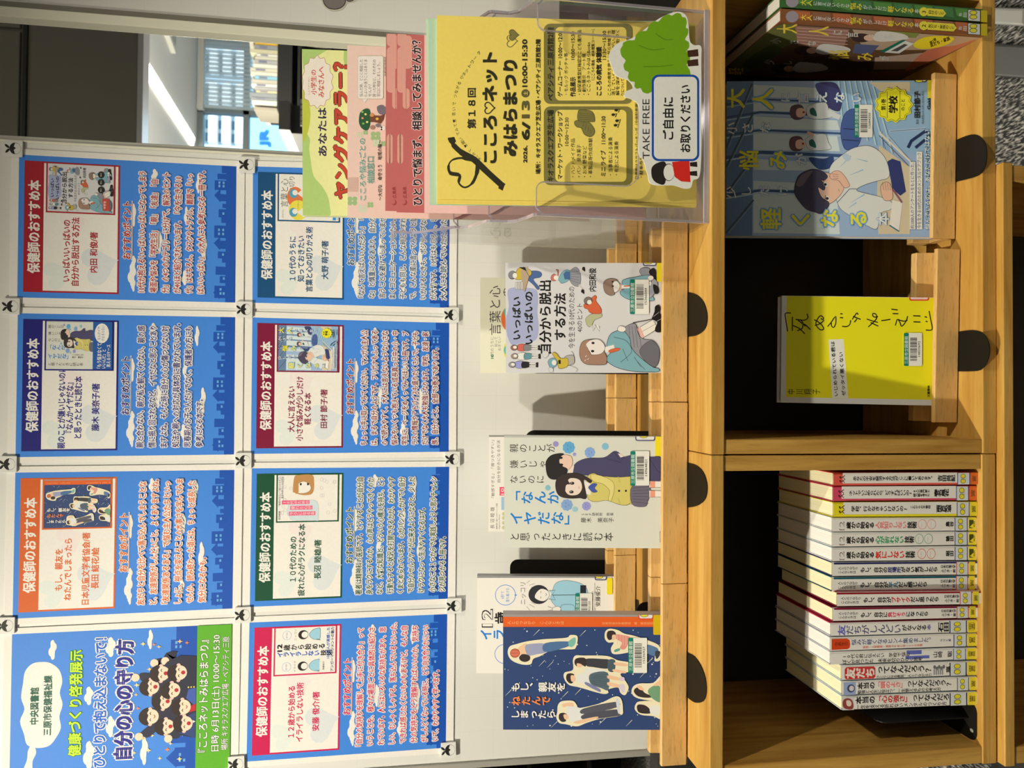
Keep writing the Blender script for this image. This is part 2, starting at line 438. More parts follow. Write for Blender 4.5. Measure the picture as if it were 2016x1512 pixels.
# louvre blind drawn over the right-hand part
bl = thing('roller_blind', 'pale translucent louvre blind drawn over the far window behind the gap', 'blind', (3.6, YW - .1, 2.05))
BL, N, L, b = newmat('translucent_blind_slats')
b.inputs['Base Color'].default_value = (.55, .60, .60, 1); b.inputs['Roughness'].default_value = .7
N_out = [n for n in N if n.type == 'OUTPUT_MATERIAL'][0]
tr = N.new('ShaderNodeBsdfTransparent'); tr.inputs[0].default_value = (.9, .95, 1, 1)
tl = N.new('ShaderNodeBsdfTranslucent'); tl.inputs[0].default_value = (.55, .62, .62, 1)
m1 = N.new('ShaderNodeMixShader'); m1.inputs[0].default_value = .5; L.new(b.outputs[0], m1.inputs[1]); L.new(tl.outputs[0], m1.inputs[2])
m2 = N.new('ShaderNodeMixShader'); m2.inputs[0].default_value = .32; L.new(m1.outputs[0], m2.inputs[1]); L.new(tr.outputs[0], m2.inputs[2]); L.new(m2.outputs[0], N_out.inputs[0])
bx0 = float(onY(440, 215, YW - .1)[0])
x = bx0
while x < 5.2:
    g = G(); box(g, x, x + .038, YW - .11, YW - .108, .2, 2.0); g.make('slat', BL, parent=bl)
    x += .043
g = G(); box(g, bx0 - .02, 5.25, YW - .14, YW - .08, 2.0, 2.06); g.make('headrail', ALU, parent=bl)

# outside: a balconied apartment block and a blue station sign on its roof line
YO = 120
def at(ix, iy, Y): return onY(ix, iy, Y)
ap = thing('apartment_building', 'white balconied apartment block seen through the far window', 'building', (40, YO, -6))
g = G(); box(g, 25, 90, YO, YO + 15, -6, 34, (.42, .55, .66)); g.make('wall', PAINT, parent=ap)
for k in range(9):
    z = float(at(392 + k * 26, 250, YO)[2])
    for y0, y1 in ((286, 230), (212, 168), (150, 104), (86, 44)):
        xa_, xb_ = float(at(430, y0, YO)[0]), float(at(430, y1, YO)[0])
        g = G(); box(g, xa_, xb_, YO - 1.4, YO, z - .95, z + .25, (.88, .88, .86)); g.make('balcony', PAINT, parent=ap)
        for j in range(2):
            xx = xa_ + (xb_ - xa_) * (.12 + .45 * j); g = G(); box(g, xx, xx + (xb_ - xa_) * .3, YO - .1, YO + .1, z + .35, z + 1.1, (.06, .16, .28)); g.make('window', PAINT, parent=ap)
sg = thing('rooftop_sign', 'light blue sign board lettered JR beyond the far window', 'sign', (6, 16, 0))
A_, B_ = at(486, 218, 16), at(600, 330, 16)
g = G(); box(g, float(B_[0]) - 1.0, float(A_[0]) + 3.4, 16, 16.3, -4.0, float(A_[2]), (.30, .62, .80)); g.make('sign_board', PAINT, parent=sg, bevel=.03)
g = G(); S = Px((0, 15.98, 0))
text(g, S, 'JR', 528, 288, 528, 256, 20, (.01, .14, .45), bold=.07)
g.make('lettering', PAINT, parent=sg)
g = G(); box(g, -20, 120, 9.2, 160, -6.2, -6, (.25, .26, .26)); struct('trim_3', g, PAINT)

# ceiling strip light and cassette
q = [onZ(x_, y_, ZC - .012) for x_, y_ in ((286, 112), (286, 146), (380, 290), (384, 272))]
cl = thing('strip_light', 'long lit strip light recessed in the white ceiling', 'light', q[0])
def strip(y0, y1, x0, x1, xx0, xx1, z0, z1, col=WHT):
    g = G(); g.add([(x0, y0, z1), (x1, y0, z1), (xx1, y1, z1), (xx0, y1, z1), (x0, y0, z0), (x1, y0, z0), (xx1, y1, z0), (xx0, y1, z0)],
                   [(0, 1, 2, 3), (7, 6, 5, 4), (0, 4, 5, 1), (1, 5, 6, 2), (2, 6, 7, 3), (3, 7, 4, 0)], col); return g
a, b_, c_, d_ = q
g = G(); g.add([tuple(v) for v in q] + [(v[0], v[1], ZC - .001) for v in q], [(0, 1, 2, 3), (4, 7, 6, 5), (0, 4, 5, 1), (1, 5, 6, 2), (2, 6, 7, 3), (3, 7, 4, 0)], WHT)
g.make('diffuser', LIGHTSTRIP, parent=cl)
q = [onZ(x_, y_, ZC - .05) for x_, y_ in ((321, 36), (347, 107), (350, 84), (343, 36))]
cs = thing('ceiling_cassette', 'white square cassette unit hanging under the ceiling beyond the bulkhead', 'air vent', q[0])
g = G(); g.add([tuple(v) for v in q] + [(v[0], v[1], ZC - .001) for v in q], [(0, 1, 2, 3), (4, 7, 6, 5), (0, 4, 5, 1), (1, 5, 6, 2), (2, 6, 7, 3), (3, 7, 4, 0)], (.72, .72, .66)); g.make('housing', PAINT, parent=cs, bevel=.01)
cx_, cy_ = sum(v[0] for v in q) / 4, sum(v[1] for v in q) / 4
g = G(); g.add([(cx_ + (v[0] - cx_) * .6, cy_ + (v[1] - cy_) * .6, ZC - .054) for v in q], [(0, 1, 2, 3)], (.45, .45, .42)); g.make('grille', PAINT, parent=cs)

# ------------------------------------------------------------ far bookcase seen through the gap
YB = 5.5
def P5(ix, iy, Y=YB): return onY(ix, iy, Y)
fb = thing('far_bookcase', 'tall black library bookcase with a pale top, far off in the gap', 'bookcase', P5(620, 150))
g = G()
t0, t1 = P5(482, 40), P5(521, 236)
g.add([tuple(t0), tuple(t1), tuple(t1 - [0, 0, .03]), tuple(t0 - [0, 0, .03]), tuple(t0 + [0, .1, 0]), tuple(t1 + [0, .1, 0]), tuple(t1 + [0, .1, -.03]), tuple(t0 + [0, .1, -.03])],
      [(0, 1, 2, 3), (4, 7, 6, 5), (0, 4, 5, 1), (3, 2, 6, 7), (0, 3, 7, 4), (1, 5, 6, 2)], (.55, .52, .44)); g.make('top_panel', PAINT, parent=fb)
xa, xb = float(P5(600, 30)[0]) + .15, float(P5(560, 236)[0])
g = G()
g.add([tuple(t0 - [0, -.02, .03]), tuple(t1 - [0, -.02, .03]), (t1[0], YB + .02, -1.4), (t0[0], YB + .02, -1.4), tuple(t0 - [0, -.1, .03]), tuple(t1 - [0, -.1, .03]), (t1[0], YB + .1, -1.4), (t0[0], YB + .1, -1.4)],
      [(4, 5, 6, 7), (1, 5, 6, 2), (0, 3, 7, 4)], (.01, .01, .01)); g.make('carcass', PAINT, parent=fb)
for zt in (558, 596, 652, 700):
    z = float(P5(zt, 120)[2])
    g = G(); box(g, xb - .02, xa, YB - .25, YB + .02, z - (.10 if zt == 558 else .02), z, (.012, .012, .012)); g.make('shelf', PAINT, parent=fb)
g = G(); p0 = P5(512, 205); p1 = P5(556, 236)
box(g, float(p1[0]) - .02, float(p1[0]) + .0, YB - .22, YB + .02, float(p1[2]), float(p0[2]), (.22, .20, .16)); g.make('end_panel', PAINT, parent=fb)
rng = random.Random(3)
PALS = [(222, 212, 180), (235, 228, 205), (200, 190, 160), (214, 205, 170), (180, 175, 160), (230, 222, 190), (150, 150, 140), (205, 195, 150)]
def farbooks(v0, v1, y0, y1, n, special={}, lab=''):
    z0 = float(P5(v1, 120)[2]); yy = y0
    for k in range(n):
        wd = (y1 - y0) / n * rng.uniform(.75, 1.25); 
        if k in special: col, wd, hh = special[k][:3]
        else: col, hh = rng.choice(PALS), rng.uniform(.72, .98)
        xl, xr = float(P5(v1, yy + wd)[0]), float(P5(v1, yy)[0]); z1 = z0 + (float(P5(v0, 120)[2]) - z0) * hh
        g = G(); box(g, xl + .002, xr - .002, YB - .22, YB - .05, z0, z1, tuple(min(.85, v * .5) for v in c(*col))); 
        if k % 2: box(g, xl + .006, xr - .006, YB - .2205, YB - .22, z0 + (z1 - z0) * .45, z0 + (z1 - z0) * .8, c(90, 90, 95))
        yy += wd
        if k in special: o = g.make('library_book', PAINT, label='%s book in the %s of the far black bookcase' % (special[k][3], lab), cat='book')
        else: o = g.make('library_book', PAINT, label='small pale book in the %s of the far black bookcase' % lab, cat='book', group='pale books in the %s of the far bookcase' % lab)
        if yy > y1 - 9: break
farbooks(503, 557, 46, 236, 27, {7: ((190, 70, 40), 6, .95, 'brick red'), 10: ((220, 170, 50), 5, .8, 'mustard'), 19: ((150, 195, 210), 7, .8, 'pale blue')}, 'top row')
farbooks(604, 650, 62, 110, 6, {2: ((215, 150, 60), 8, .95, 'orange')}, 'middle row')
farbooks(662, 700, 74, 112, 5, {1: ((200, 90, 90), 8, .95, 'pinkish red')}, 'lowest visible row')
YL = 4.4
# low dark units left of the far bookcase
g = G(); z = float(P5(566, 240, YL)[2]); xl, xr = float(P5(580, 292, YL)[0]), float(P5(580, 239, YL)[0])
fd = thing('low_shelf_unit', 'low dark grey shelf unit left of the far bookcase', 'shelf', (xl, YL, -1.4))
box(g, xl, xr, YL - .3, YL + .3, z - .06, z, (.10, .10, .10)); g.make('top', PAINT, parent=fd)
g = G(); box(g, xl, xr, YL - .25, YL + .3, -1.4, z - .06, (.03, .03, .03)); g.make('body', PAINT, parent=fd)
for k in range(5):
    z_ = z - .10 - k * .0
    g = G(); xx = xl + .04 + k * (xr - xl) / 5.2; box(g, xx, xx + (xr - xl) / 7, YL - .27, YL - .25, z - .32, z - .11, (.42, .42, .40)); g.make('magazine_front', PAINT, parent=fd)

# dark bookcase and chair beyond the left end
db = thing('tall_dark_bookcase', 'tall dark bookcase beyond the left end of the whiteboard', 'bookcase', (-2.6, 4.2, -1.4))
g = G(); box(g, -4.2, -1.45, 4.5, 4.55, -1.4, 1.1, (.010, .010, .012)); g.make('back_panel', PAINT, parent=db)
for x_ in (-4.2, -3.3, -2.4, -1.47):
    g = G(); box(g, x_, x_ + .03, 4.1, 4.5, -1.4, 1.1, (.05, .035, .025)); g.make('side_panel', PAINT, parent=db)
for z_ in (-1.1, -.75, -.4, -.05, .3):
    g = G(); box(g, -4.2, -1.45, 4.1, 4.5, z_, z_ + .025, (.02, .016, .014)); g.make('shelf', PAINT, parent=db)
ch = thing('black_chair', 'black fabric chair back behind the left end of the light wood cabinet', 'chair', (-.74, 1.25, -1.4))
g = G(); prism(g, rrect(-.98, -.62, -.5271, -.383, .02), 1.04, 1.09, (.02, .02, .02), YS); g.make('backrest', FELT, parent=ch, bevel=.008)
g = G(); prism(g, rrect(-.98, .62, -.52, 1.03, .05), -.98, -.92, (.02, .02, .02), ZS); g.make('seat', FELT, parent=ch, bevel=.01)
for x_ in (-.95, -.55):
    for y_, zt in ((1.065, -.43), (.66, -.98)):
        g = G(); tube(g, [(x_, y_, -1.4), (x_, y_, zt)], .011, (.02, .02, .02)); g.make('leg', BLACKM, parent=ch)

# ============================================================ whiteboards (free-standing, on metal feet)
YWB = 1.14
def whiteboard(label, xL, xR, zb, zt, side, sw):
    t = thing('whiteboard', label, 'whiteboard', ((xL + xR) / 2, YWB, zb))
    g = G(); box(g, xL, xR, YWB, YWB + .018, zb, zt); g.make('writing_panel', WB, parent=t)
    for s in side:
        g = G(); x0 = (xL - .0) if s < 0 else xR
        a, b_ = (x0 - sw[0], x0) if s < 0 else (x0, x0 + sw[0])
        box(g, a, b_, YWB - .004, YWB + .020, zb - .02, zt + .02); g.make('edge_trim', ALU, parent=t, bevel=.001)
        if sw[1]:
            a, b_ = (x0 - sw[0] - sw[1], x0 - sw[0]) if s < 0 else (x0 + sw[0], x0 + sw[0] + sw[1])
            g = G(); box(g, a, b_, YWB - .012, YWB + .022, zb - .02, zt + .02); g.make('post', CREAMTRIM, parent=t, bevel=.002)
    for x_ in ((-.30, .15) if xL < 0 else (1.0, 1.18)):
        g = G(); box(g, x_ - .015, x_ + .015, YWB + .02, YWB + .05, ZF + .03, zb + .1); g.make('leg', ALU, parent=t)
        g = G(); box(g, x_ - .02, x_ + .02, YWB - .02, YWB + .45, ZF, ZF + .03); g.make('foot', ALU, parent=t, bevel=.005)
    return t
whiteboard('large whiteboard holding the blue posters in two rows', -.5700, .3625, -.62, .72, (-1,), (.009, 0))
wbt = bpy.data.objects['whiteboard']
g = G(); box(g, .3625, .3645, YWB - .003, YWB + .02, -.62, .72, WHT); g.make('edge_bead', CREAMTRIM, parent=wbt)
g = G(); box(g, .3645, .3715, YWB, YWB + .02, -.62, .72, WHT); g.make('edge_trim', ALU, parent=wbt, bevel=.001)
wb2 = whiteboard('second whiteboard at the right, behind the leaflet rack', .5660, 1.20, -.245, .72, (), (.006, 0))
# its light post and grey channel on the left side
g = G(); prism(g, [(.5385, 1.128), (.5535, 1.128), (.5535, 1.150), (.5385, 1.150)], -.62, .72, WHT, ZS); g.make('post', CREAMTRIM, parent=wb2, bevel=.0015)
g = G(); box(g, .5535, .5660, 1.139, 1.152, -.62, .72, (.30, .29, .25)); g.make('channel', PAINT, parent=wb2)
g = G(); box(g, .53, 1.3, 1.16, 1.19, -.62, -.24, (.03, .03, .028)); g.make('dark_lower_sheet', PAINT, parent=wb2)  # dark sheet behind and below the board's lower edge
# the grey drawn animal sticker on it: a plain rounded shape
g = G(); S = Px((0, YWB - .0006, 0))
GREY, OUTL = c(120, 110, 100), c(40, 32, 28)
blob(g, S, [(634, -14), (634, 4), (640, 15), (650, 21), (662, 22), (676, 17), (684, 6), (700, 3), (708, -12)], (.62, .60, .54))
blob(g, S, [(637, -14), (637, 3), (642, 12), (650, 17), (662, 18), (673, 14), (680, 4), (676, -14)], GREY, OUTL, 1.6)
blob(g, S, [(680, -14), (683, 1), (692, 2), (698, -3), (700, -14)], GREY, OUTL, 1.6)
g.make('animal_sticker', PAPER, label='grey animal sticker cut by the top corner of the second whiteboard', cat='sticker')

# ============================================================ cabinets
YF_, ZT = .78, -.346
def cabinet(label, xL, xR, dividers, zt, th, zb, zb2, yf, yb, inset, pl, pr, back=1.01):
    t = thing('cabinet', label, 'cabinet', ((xL + xR) / 2, (yf + yb) / 2, zb2))
    g = G(); box(g, xL, xR, yf, yb, zt - th, zt); g.make('top_board', WOODX, parent=t, bevel=.0012)
    g = G(); box(g, xL, xR, yf, yb, zb2, zb); g.make('bottom_board', WOODX, parent=t, bevel=.0012)
    for x0, x1 in ((xL + inset, xL + inset + pl), (xR - inset - pr, xR - inset)):
        g = G(); box(g, x0, x1, yf + .0015, yb, zb, zt - th); g.make('side_panel', WOODZ, parent=t, bevel=.001)
    g = G(); box(g, xL + inset + pl, xR - inset - pr, back, back + .006, zb, zt - th); g.make('back_panel', DARKBACK, parent=t)
    return t
cabinet('light wood cabinet unit holding the row of spine-out books', -.4345, -.0648, 0, ZT, .0162, -.690, -.7085, YF_, 1.105, .0005, .0195, .0175)
cabinet('light wood cabinet unit holding the yellow and the blue covered books', -.0640, .5075, 0, ZT, .0168, -.6915, -.7105, YF_, 1.105, .0005, .0165, .0195)
lc = thing('low_cabinet', 'wooden cabinet underneath, carrying the two upper units', 'cabinet', (-.07, .95, ZF))
g = G(); box(g, -.434, .2862, .770, 1.105, -.7240, -.7107); g.make('top_board', WOODX, parent=lc, bevel=.001)
for x0, x1 in ((-.432, -.412), (.264, .284)):
    g = G(); box(g, x0, x1, .7715, 1.105, ZF + .06, -.7240); g.make('side_panel', WOODZ, parent=lc, bevel=.001)
g = G(); box(g, -.412, .264, 1.03, 1.036, ZF + .06, -.7240); g.make('back_panel', DARKBACK, parent=lc)
g = G(); box(g, -.432, .284, .79, 1.09, ZF, ZF + .06); g.make('plinth', WOODX, parent=lc)
lg = thing('support_post', 'square wooden post carrying the right end of the upper cabinet', 'post', (.565, .82, ZF))
g = G(); box(g, .550, .580, .79, .82, ZF, -.7115); g.make('post', WOODZ, parent=lg, bevel=.001)
g = G(); box(g, .5085, .580, .79, .82, -.7110, -.6950); g.make('bracket', BLACKM, parent=lg)

# metal foot bars on the carpet, right
fr = thing('stand_foot', 'grey metal stand foot lying across the carpet at the right', 'stand', (.85, 1.5, ZF))
for q_, col, h in ((((1950, 16), (1950, 48), (2040, 54), (2040, 18)), (.36, .36, .34), .03), (((1950, 86), (1950, 150), (2040, 156), (2040, 90)), (.05, .05, .045), .02)):
    p_ = [onZ(x_, y_, ZF) for x_, y_ in q_]
    g = G(); g.add([(v[0], v[1], ZF) for v in p_] + [(v[0], v[1], ZF + h) for v in p_], [(0, 1, 2, 3), (7, 6, 5, 4), (0, 4, 5, 1), (1, 5, 6, 2), (2, 6, 7, 3), (3, 7, 4, 0)], col)
    g.make('foot_bar', PAINT, parent=fr, bevel=.006)

# ------------------------------------------------------------ wooden book ledges
PROF = [(0, .0017), (0, .0325), (.0012, .0335), (.0055, .0335), (.0085, .014), (.0290, .014), (.0325, .0265), (.0335, .0355), (.0345, .0362), (.043, .0362), (.049, .032), (.050, .030), (.050, .0017)]
def ledge(label, xL, xR, Y, z, rot=0, grp=None, n=1.0):
    t = thing('book_ledge', label, 'book ledge', ((xL + xR) / 2, Y, z), grp)
    t.rotation_euler = (0, 0, rot)
    g = G(); prism(g, PROF, xL, xR, WHT, lambda a, b, x: (x, Y + a, z + b)); g.make('ledge_block', BEECH, parent=t, bevel=.0007)
    for x0 in (xL + .001, xR - .011):
        g = G(); box(g, x0, x0 + .010, Y + .002, Y + .048, z, z + .0017); g.make('foot_pad', BEECH, parent=t)
    return t
ZT1 = ZT + .0003
ledge('beech ledge under the book with the seated girl, front row', -.0050, .2145, .8440, ZT1)
ledge('beech ledge under the book with the two teenagers, front row', -.2245, -.0057, .8428, ZT1)
ledge('beech ledge under the dark blue book, front row', -.4428, -.2251, .8425, ZT1)
ledge('beech ledge behind the book with the seated girl, back row', -.0005, .2290, 1.0395, ZT1)
ledge('beech ledge behind the book with the two teenagers, back row', -.2325, -.0012, 1.0385, ZT1)
ledge('beech ledge under the white book with the smiling boy, back row', -.4330, -.2331, 1.0385, ZT1)
ledge('beech ledge under the large blue classroom book in the cabinet', .2039, .4120, .8195, -.6912, R_(-1.1))
ledge('beech ledge under the yellow book in the cabinet', -.0283, .1890, .8160, -.6912, R_(-1.6))

# ------------------------------------------------------------ black metal bookends: a tongue under the ledge, a plate behind the book
TAN = math.tan(R_(8))
def bookend(label, px_t, z, Y0, upr, mat=BLACKM, outl=None):
    """px_t: where the tongue shows; upr: (xL, xR, ztop, Y at foot)"""
    p = onZ(*px_t[0], z)
    t = thing('bookend', label, 'bookend', (p[0], Y0, z))
    pts = [tuple(onZ(x_, y_, z)[:2]) for x_, y_ in (spl(px_t, False, 3) if len(px_t) > 4 else px_t)]
    xl, xr = pts[-1][0], pts[0][0]
    pts = pts + [(xl, upr[3] + .004), (xr, upr[3] + .004)]
    g = G(); prism(g, pts, z + .0001, z + .0012, WHT, ZS); g.make('base_plate', mat, parent=t)
    x0, x1, zt, yf = upr
    g = G(); prism(g, rrect(x0, z + .001, x1, zt, .012, 5, (1, 1, 0, 0)), 0, .0012, WHT, lambda a, b, s: (a, yf + (b - z) * TAN + s, b)); g.make('upright_plate', BLACKM, parent=t)
    return t
TONG = [(1355, 575), (1372, 580), (1386, 594), (1393, 615), (1393, 635), (1387, 650), (1372, 660), (1355, 663)]
bookend('dark metal bookend tongue below the book with the seated girl', TONG, ZT, .84, (.03, .155, -.16, .8955), BROWNM)
bookend('black metal bookend behind the book with the two teenagers', [(x_, y_ + 336) for x_, y_ in TONG], ZT, .84, (-.170, -.0430, -.157, .8940), BROWNM)
bookend('dark metal bookend tongue below the dark blue book', [(1355, 1285), (1368, 1292), (1381, 1310), (1390, 1335), (1392, 1362), (1386, 1380), (1370, 1383), (1355, 1373)], ZT, .84, (-.385, -.262, -.30, .8940), BROWNM)
bookend('black metal bookend behind the white book with the smiling boy', [(1252, 1180), (1258, 1182), (1258, 1240), (1252, 1242)], ZT, 1.05, (-.420, -.2520, -.168, 1.0905))
bookend('black metal bookend tongue under the blue classroom book', [(1886, 275), (1903, 268), (1920, 265), (1934, 272), (1943, 290), (1943, 318), (1934, 340), (1915, 350), (1886, 357)], -.6912, .82, (.24, .37, -.45, .8745))
bookend('black metal bookend tongue under the yellow book', [(1890, 653), (1915, 650), (1935, 655), (1947, 672), (1950, 692), (1945, 712), (1932, 728), (1910, 731), (1890, 731)], -.6912, .82, (.0, .11, -.52, .8725))
# bookend closing the row of spine-out books
be = thing('bookend', 'black metal bookend with a round hole, left end of the spine-out row', 'bookend', (-.40, .84, -.690))
g = G(); prism(g, rrect(-.4128, .7885, -.368, .900, .010), -.6898, -.6886, WHT, ZS); g.make('base_plate', BLACKM, parent=be)
g = G(); prism(g, rrect(.800, -.6886, .895, -.57, .012, 5, (1, 1, 0, 0)), -.3885, -.3873, WHT, XS); g.make('upright_plate', BLACKM, parent=be)
p = onZ(1913, 1438, -.6885); g = G(); prism(g, [(float(p[0]) + .0022 * math.cos(k), float(p[1]) + .0028 * math.sin(k)) for k in [i * math.pi / 6 for i in range(12)]], -.6886, -.6883, (.25, .25, .24), ZS); g.make('hole', PAINT, parent=be)

# ============================================================ cover pictures (flat print), drawn once and used on the books and on the posters
INK, SKIN, PAPERW = c(38, 32, 28), c(232, 205, 178), c(226, 221, 202)
class Af:                                          # a surface read through another frame of reference
    def __init__(s, S, fn): s.S, s.fn = S, fn
    def at(s, a, b, l=0):
        q = s.fn(a, b); return s.S.at(q[0], q[1], l)
def lib_label(g, S, x0, y0, x1, y1, num, seed=1, k=3.733):
    """green and white library barcode label: x0 head edge, y0..y1 its right and left ends"""
    h = x1 - x0; w_ = y1 - y0
    poly(g, S, rrect(x0, y0, x1, y1, h * .06, 3), c(222, 222, 205))
    poly(g, S, rrect(x0, y0, x0 + h * .27, y1, h * .05, 3), c(18, 118, 92))
    text(g, S, '三原市立図書館', x0 + h * .235, y1 - w_ * .06, x0 + h * .235, y0 + w_ * .10, h * .20, c(205, 228, 205), .01)
    r = random.Random(seed); y = y1 - w_ * .16
    while y > y0 + w_ * .14:
        b_ = r.choice((.012, .018, .028)) * w_
        rect(g, S, x0 + h * .34, y, x0 + h * .72, y - b_, c(52, 46, 44)); y -= b_ + r.choice((.012, .016, .026)) * w_
    g.L += 1
    text(g, S, num, x0 + h * .90, y1 - w_ * .28, x0 + h * .90, y0 + w_ * .25, h * .15, c(60, 56, 54), .01)
def ovals(g, S, x0, y0, x1, y1, edge=(60, 70, 130)):
    """class-mark label: white with two yellow leaf shapes; y0..y1 across the spine, x0..x1 along it"""
    h = x1 - x0; w_ = y1 - y0
    rect(g, S, x0, y0, x1, y1, c(*edge)); rect(g, S, x0 + h * .06, y0, x1 - h * .06, y1, c(208, 208, 192))
    for s_ in (.28, .72):
        ell(g, S, x0 + h * .45, y0 + w_ * s_, h * .20, w_ * .19, c(50, 56, 40), 14); ell(g, S, x0 + h * .45, y0 + w_ * s_, h * .165, w_ * .155, c(228, 208, 40), 14)
    line(g, S, [(x0 + h * .25, y0 + w_ * .42), (x0 + h * .45, y0 + w_ * .5), (x0 + h * .25, y0 + w_ * .58)], h * .02, c(60, 60, 60))
    line(g, S, [(x0 + h * .68, y0 + w_ * .42), (x0 + h * .45, y0 + w_ * .5), (x0 + h * .68, y0 + w_ * .58)], h * .02, c(60, 60, 60))

def face(g, S, x, y, r, tilt=0, col=SKIN, ol=INK, ow=2.2, smile=True):
    """a drawn head seen on its side: chin towards +x"""
    ell(g, S, x, y, r * 1.0, r * .92, ol, 22); ell(g, S, x, y, r * 1.0 - ow, r * .92 - ow, col, 22)
    for s_ in (-1, 1): ell(g, S, x + r * .08, y + s_ * r * .36 + tilt, r * .15, r * .10, ol, 8)
    line(g, S, [(x + r * .52, y - r * .12 + tilt), (x + r * .58, y + tilt), (x + r * .52, y + r * .12 + tilt)], r * .06, c(170, 90, 70))

def cover_girl(g, S, full=True):                   # cream cover, seated girl, small pupils around the title
    TEAL, GRY, HAIR, OR, YE = c(122, 165, 165), c(142, 140, 140), c(158, 122, 96), c(205, 96, 56), c(196, 170, 60)
    poly(g, S, [(357, 433), (1512, 433), (1512, 1243), (357, 1243)], c(206, 202, 190))
    blob(g, S, [(372, 640), (440, 618), (520, 622), (585, 640), (596, 720), (590, 800), (600, 900), (590, 985), (545, 1022), (460, 1030), (400, 1040), (365, 960), (358, 850), (380, 760)], c(162, 166, 186))
    K = c(24, 20, 18)
    for s_, x_, a, b_, h, bd in (('いっぱい', 468, 1000, 690, 62, .03), ('いっぱいの', 558, 1035, 652, 64, .03), ('自分から脱出', 690, 1104, 570, 86, .03), ('する方法', 798, 1004, 664, 84, .03),
                        ('今を生きる10代のための', 865, 1068, 614, 48, .0), ('40のヒント', 922, 948, 738, 44, .0), ('内田和俊', 1021, 648, 478, 52, .025)):
        text(g, S, s_, x_, a, x_, b_, h, K, bd)
    # pupil at a desk
    blob(g, S, [(560, 560), (610, 545), (622, 520), (600, 500), (540, 500), (500, 540), (560, 600), (590, 635), (605, 620)], c(74, 100, 140), INK, 2)
    blob(g, S, [(425, 555), (440, 490), (470, 475), (515, 480), (545, 500), (540, 530), (480, 560)], YE, INK, 2.5)
    poly(g, S, [(470, 500), (480, 470), (520, 468), (530, 540), (500, 645), (480, 640)], c(176, 154, 122)); line(g, S, [(488, 466), (530, 540), (498, 650)], 3, INK)
    ell(g, S, 405, 528, 30, 32, INK); ell(g, S, 402, 526, 26, 29, c(128, 128, 126)); ell(g, S, 424, 532, 16, 20, PAPERW)
    for k in range(4): poly(g, S, rrect(428 + k * 14, 582 - k * 2, 440 + k * 14, 634, 4, 3), c(214, 206, 190)); line(g, S, rrect(428 + k * 14, 582 - k * 2, 440 + k * 14, 634, 4, 3), 1.8, INK, closed=True)
    poly(g, S, [(455, 470), (500, 472), (510, 500), (470, 480)], INK)
    # running girl
    blob(g, S, [(690, 560), (692, 535), (712, 520), (735, 530), (735, 500), (725, 490), (742, 488), (745, 525), (730, 565), (705, 572)], c(188, 112, 96), INK, 2)
    ell(g, S, 728, 548, 18, 18, PAPERW)
    blob(g, S, [(745, 560), (765, 515), (800, 490), (830, 500), (835, 545), (810, 575), (770, 590), (758, 580)], TEAL, INK, 2)
    blob(g, S, [(830, 500), (870, 470), (900, 500), (908, 560), (895, 610), (850, 600), (822, 550)], GRY, INK, 2)
    for k in range(5): line(g, S, [(832, 510 + k * 14), (895, 500 + k * 22)], 1.6, INK)
    poly(g, S, [(780, 520), (800, 500), (830, 505), (832, 560), (790, 560)], c(70, 100, 135))
    for pts in ([(900, 505), (935, 485)], [(895, 600), (925, 640)]): line(g, S, pts, 12, PAPERW); line(g, S, pts, 2, INK)
    for q in ((932, 480), (925, 645)): blob(g, S, [(q[0] - 14, q[1] + 8), (q[0] - 10, q[1] - 10), (q[0] + 6, q[1] - 8), (q[0] + 8, q[1] + 22), (q[0] - 6, q[1] + 14)], INK)
    # pupil in orange
    blob(g, S, [(950, 840), (990, 815), (1055, 808), (1062, 835), (1010, 860), (985, 905), (962, 905), (945, 870)], c(178, 176, 130), INK, 2)
    blob(g, S, [(960, 780), (935, 770), (930, 745), (950, 735), (985, 700), (1010, 678), (1025, 690), (1020, 720), (1055, 770), (1055, 810), (1000, 812), (970, 800)], OR, INK, 2)
    ell(g, S, 962, 718, 32, 30, INK); ell(g, S, 960, 716, 28, 27, c(120, 108, 100)); ell(g, S, 972, 728, 17, 17, PAPERW)
    line(g, S, [(985, 900), (1000, 935)], 12, PAPERW); line(g, S, [(1030, 895), (1045, 935)], 12, PAPERW); line(g, S, [(985, 900), (1000, 940), (1012, 915)], 2, INK); line(g, S, [(1010, 890), (1045, 940), (1046, 905)], 2, INK)
    # three standing pupils
    for y_, hc, bc, lc_, x_ in ((1062, c(150, 100, 85), c(200, 100, 80), c(130, 125, 118), 395), (1125, c(150, 135, 115), c(222, 218, 205), c(96, 140, 140), 398), (1188, c(150, 145, 142), c(150, 150, 190), c(40, 36, 40), 380)):
        blob(g, S, [(x_ + 50, y_ - 20), (x_ + 100, y_ - 26), (x_ + 112, y_), (x_ + 100, y_ + 24), (x_ + 50, y_ + 20)], bc, INK, 2)
        blob(g, S, [(x_ + 98, y_ - 20), (x_ + 150, y_ - 16), (x_ + 152, y_ + 14), (x_ + 98, y_ + 22)], lc_, INK, 2)
        line(g, S, [(x_ + 150, y_ - 8), (x_ + 200, y_ - 8)], 9, PAPERW); line(g, S, [(x_ + 150, y_ + 8), (x_ + 200, y_ + 10)], 9, PAPERW)
        line(g, S, [(x_ + 150, y_ - 3), (x_ + 200, y_ - 3)], 1.8, INK); line(g, S, [(x_ + 150, y_ + 13), (x_ + 200, y_ + 15)], 1.8, INK)
        for q in (-8, 10): blob(g, S, [(x_ + 198, y_ + q - 6), (x_ + 212, y_ + q - 10), (x_ + 214, y_ + q + 8), (x_ + 200, y_ + q + 6)], INK)
        ell(g, S, x_ + 24, y_, 27, 21, INK); ell(g, S, x_ + 23, y_, 24, 18, hc); ell(g, S, x_ + 30, y_ - 3, 14, 11, PAPERW)
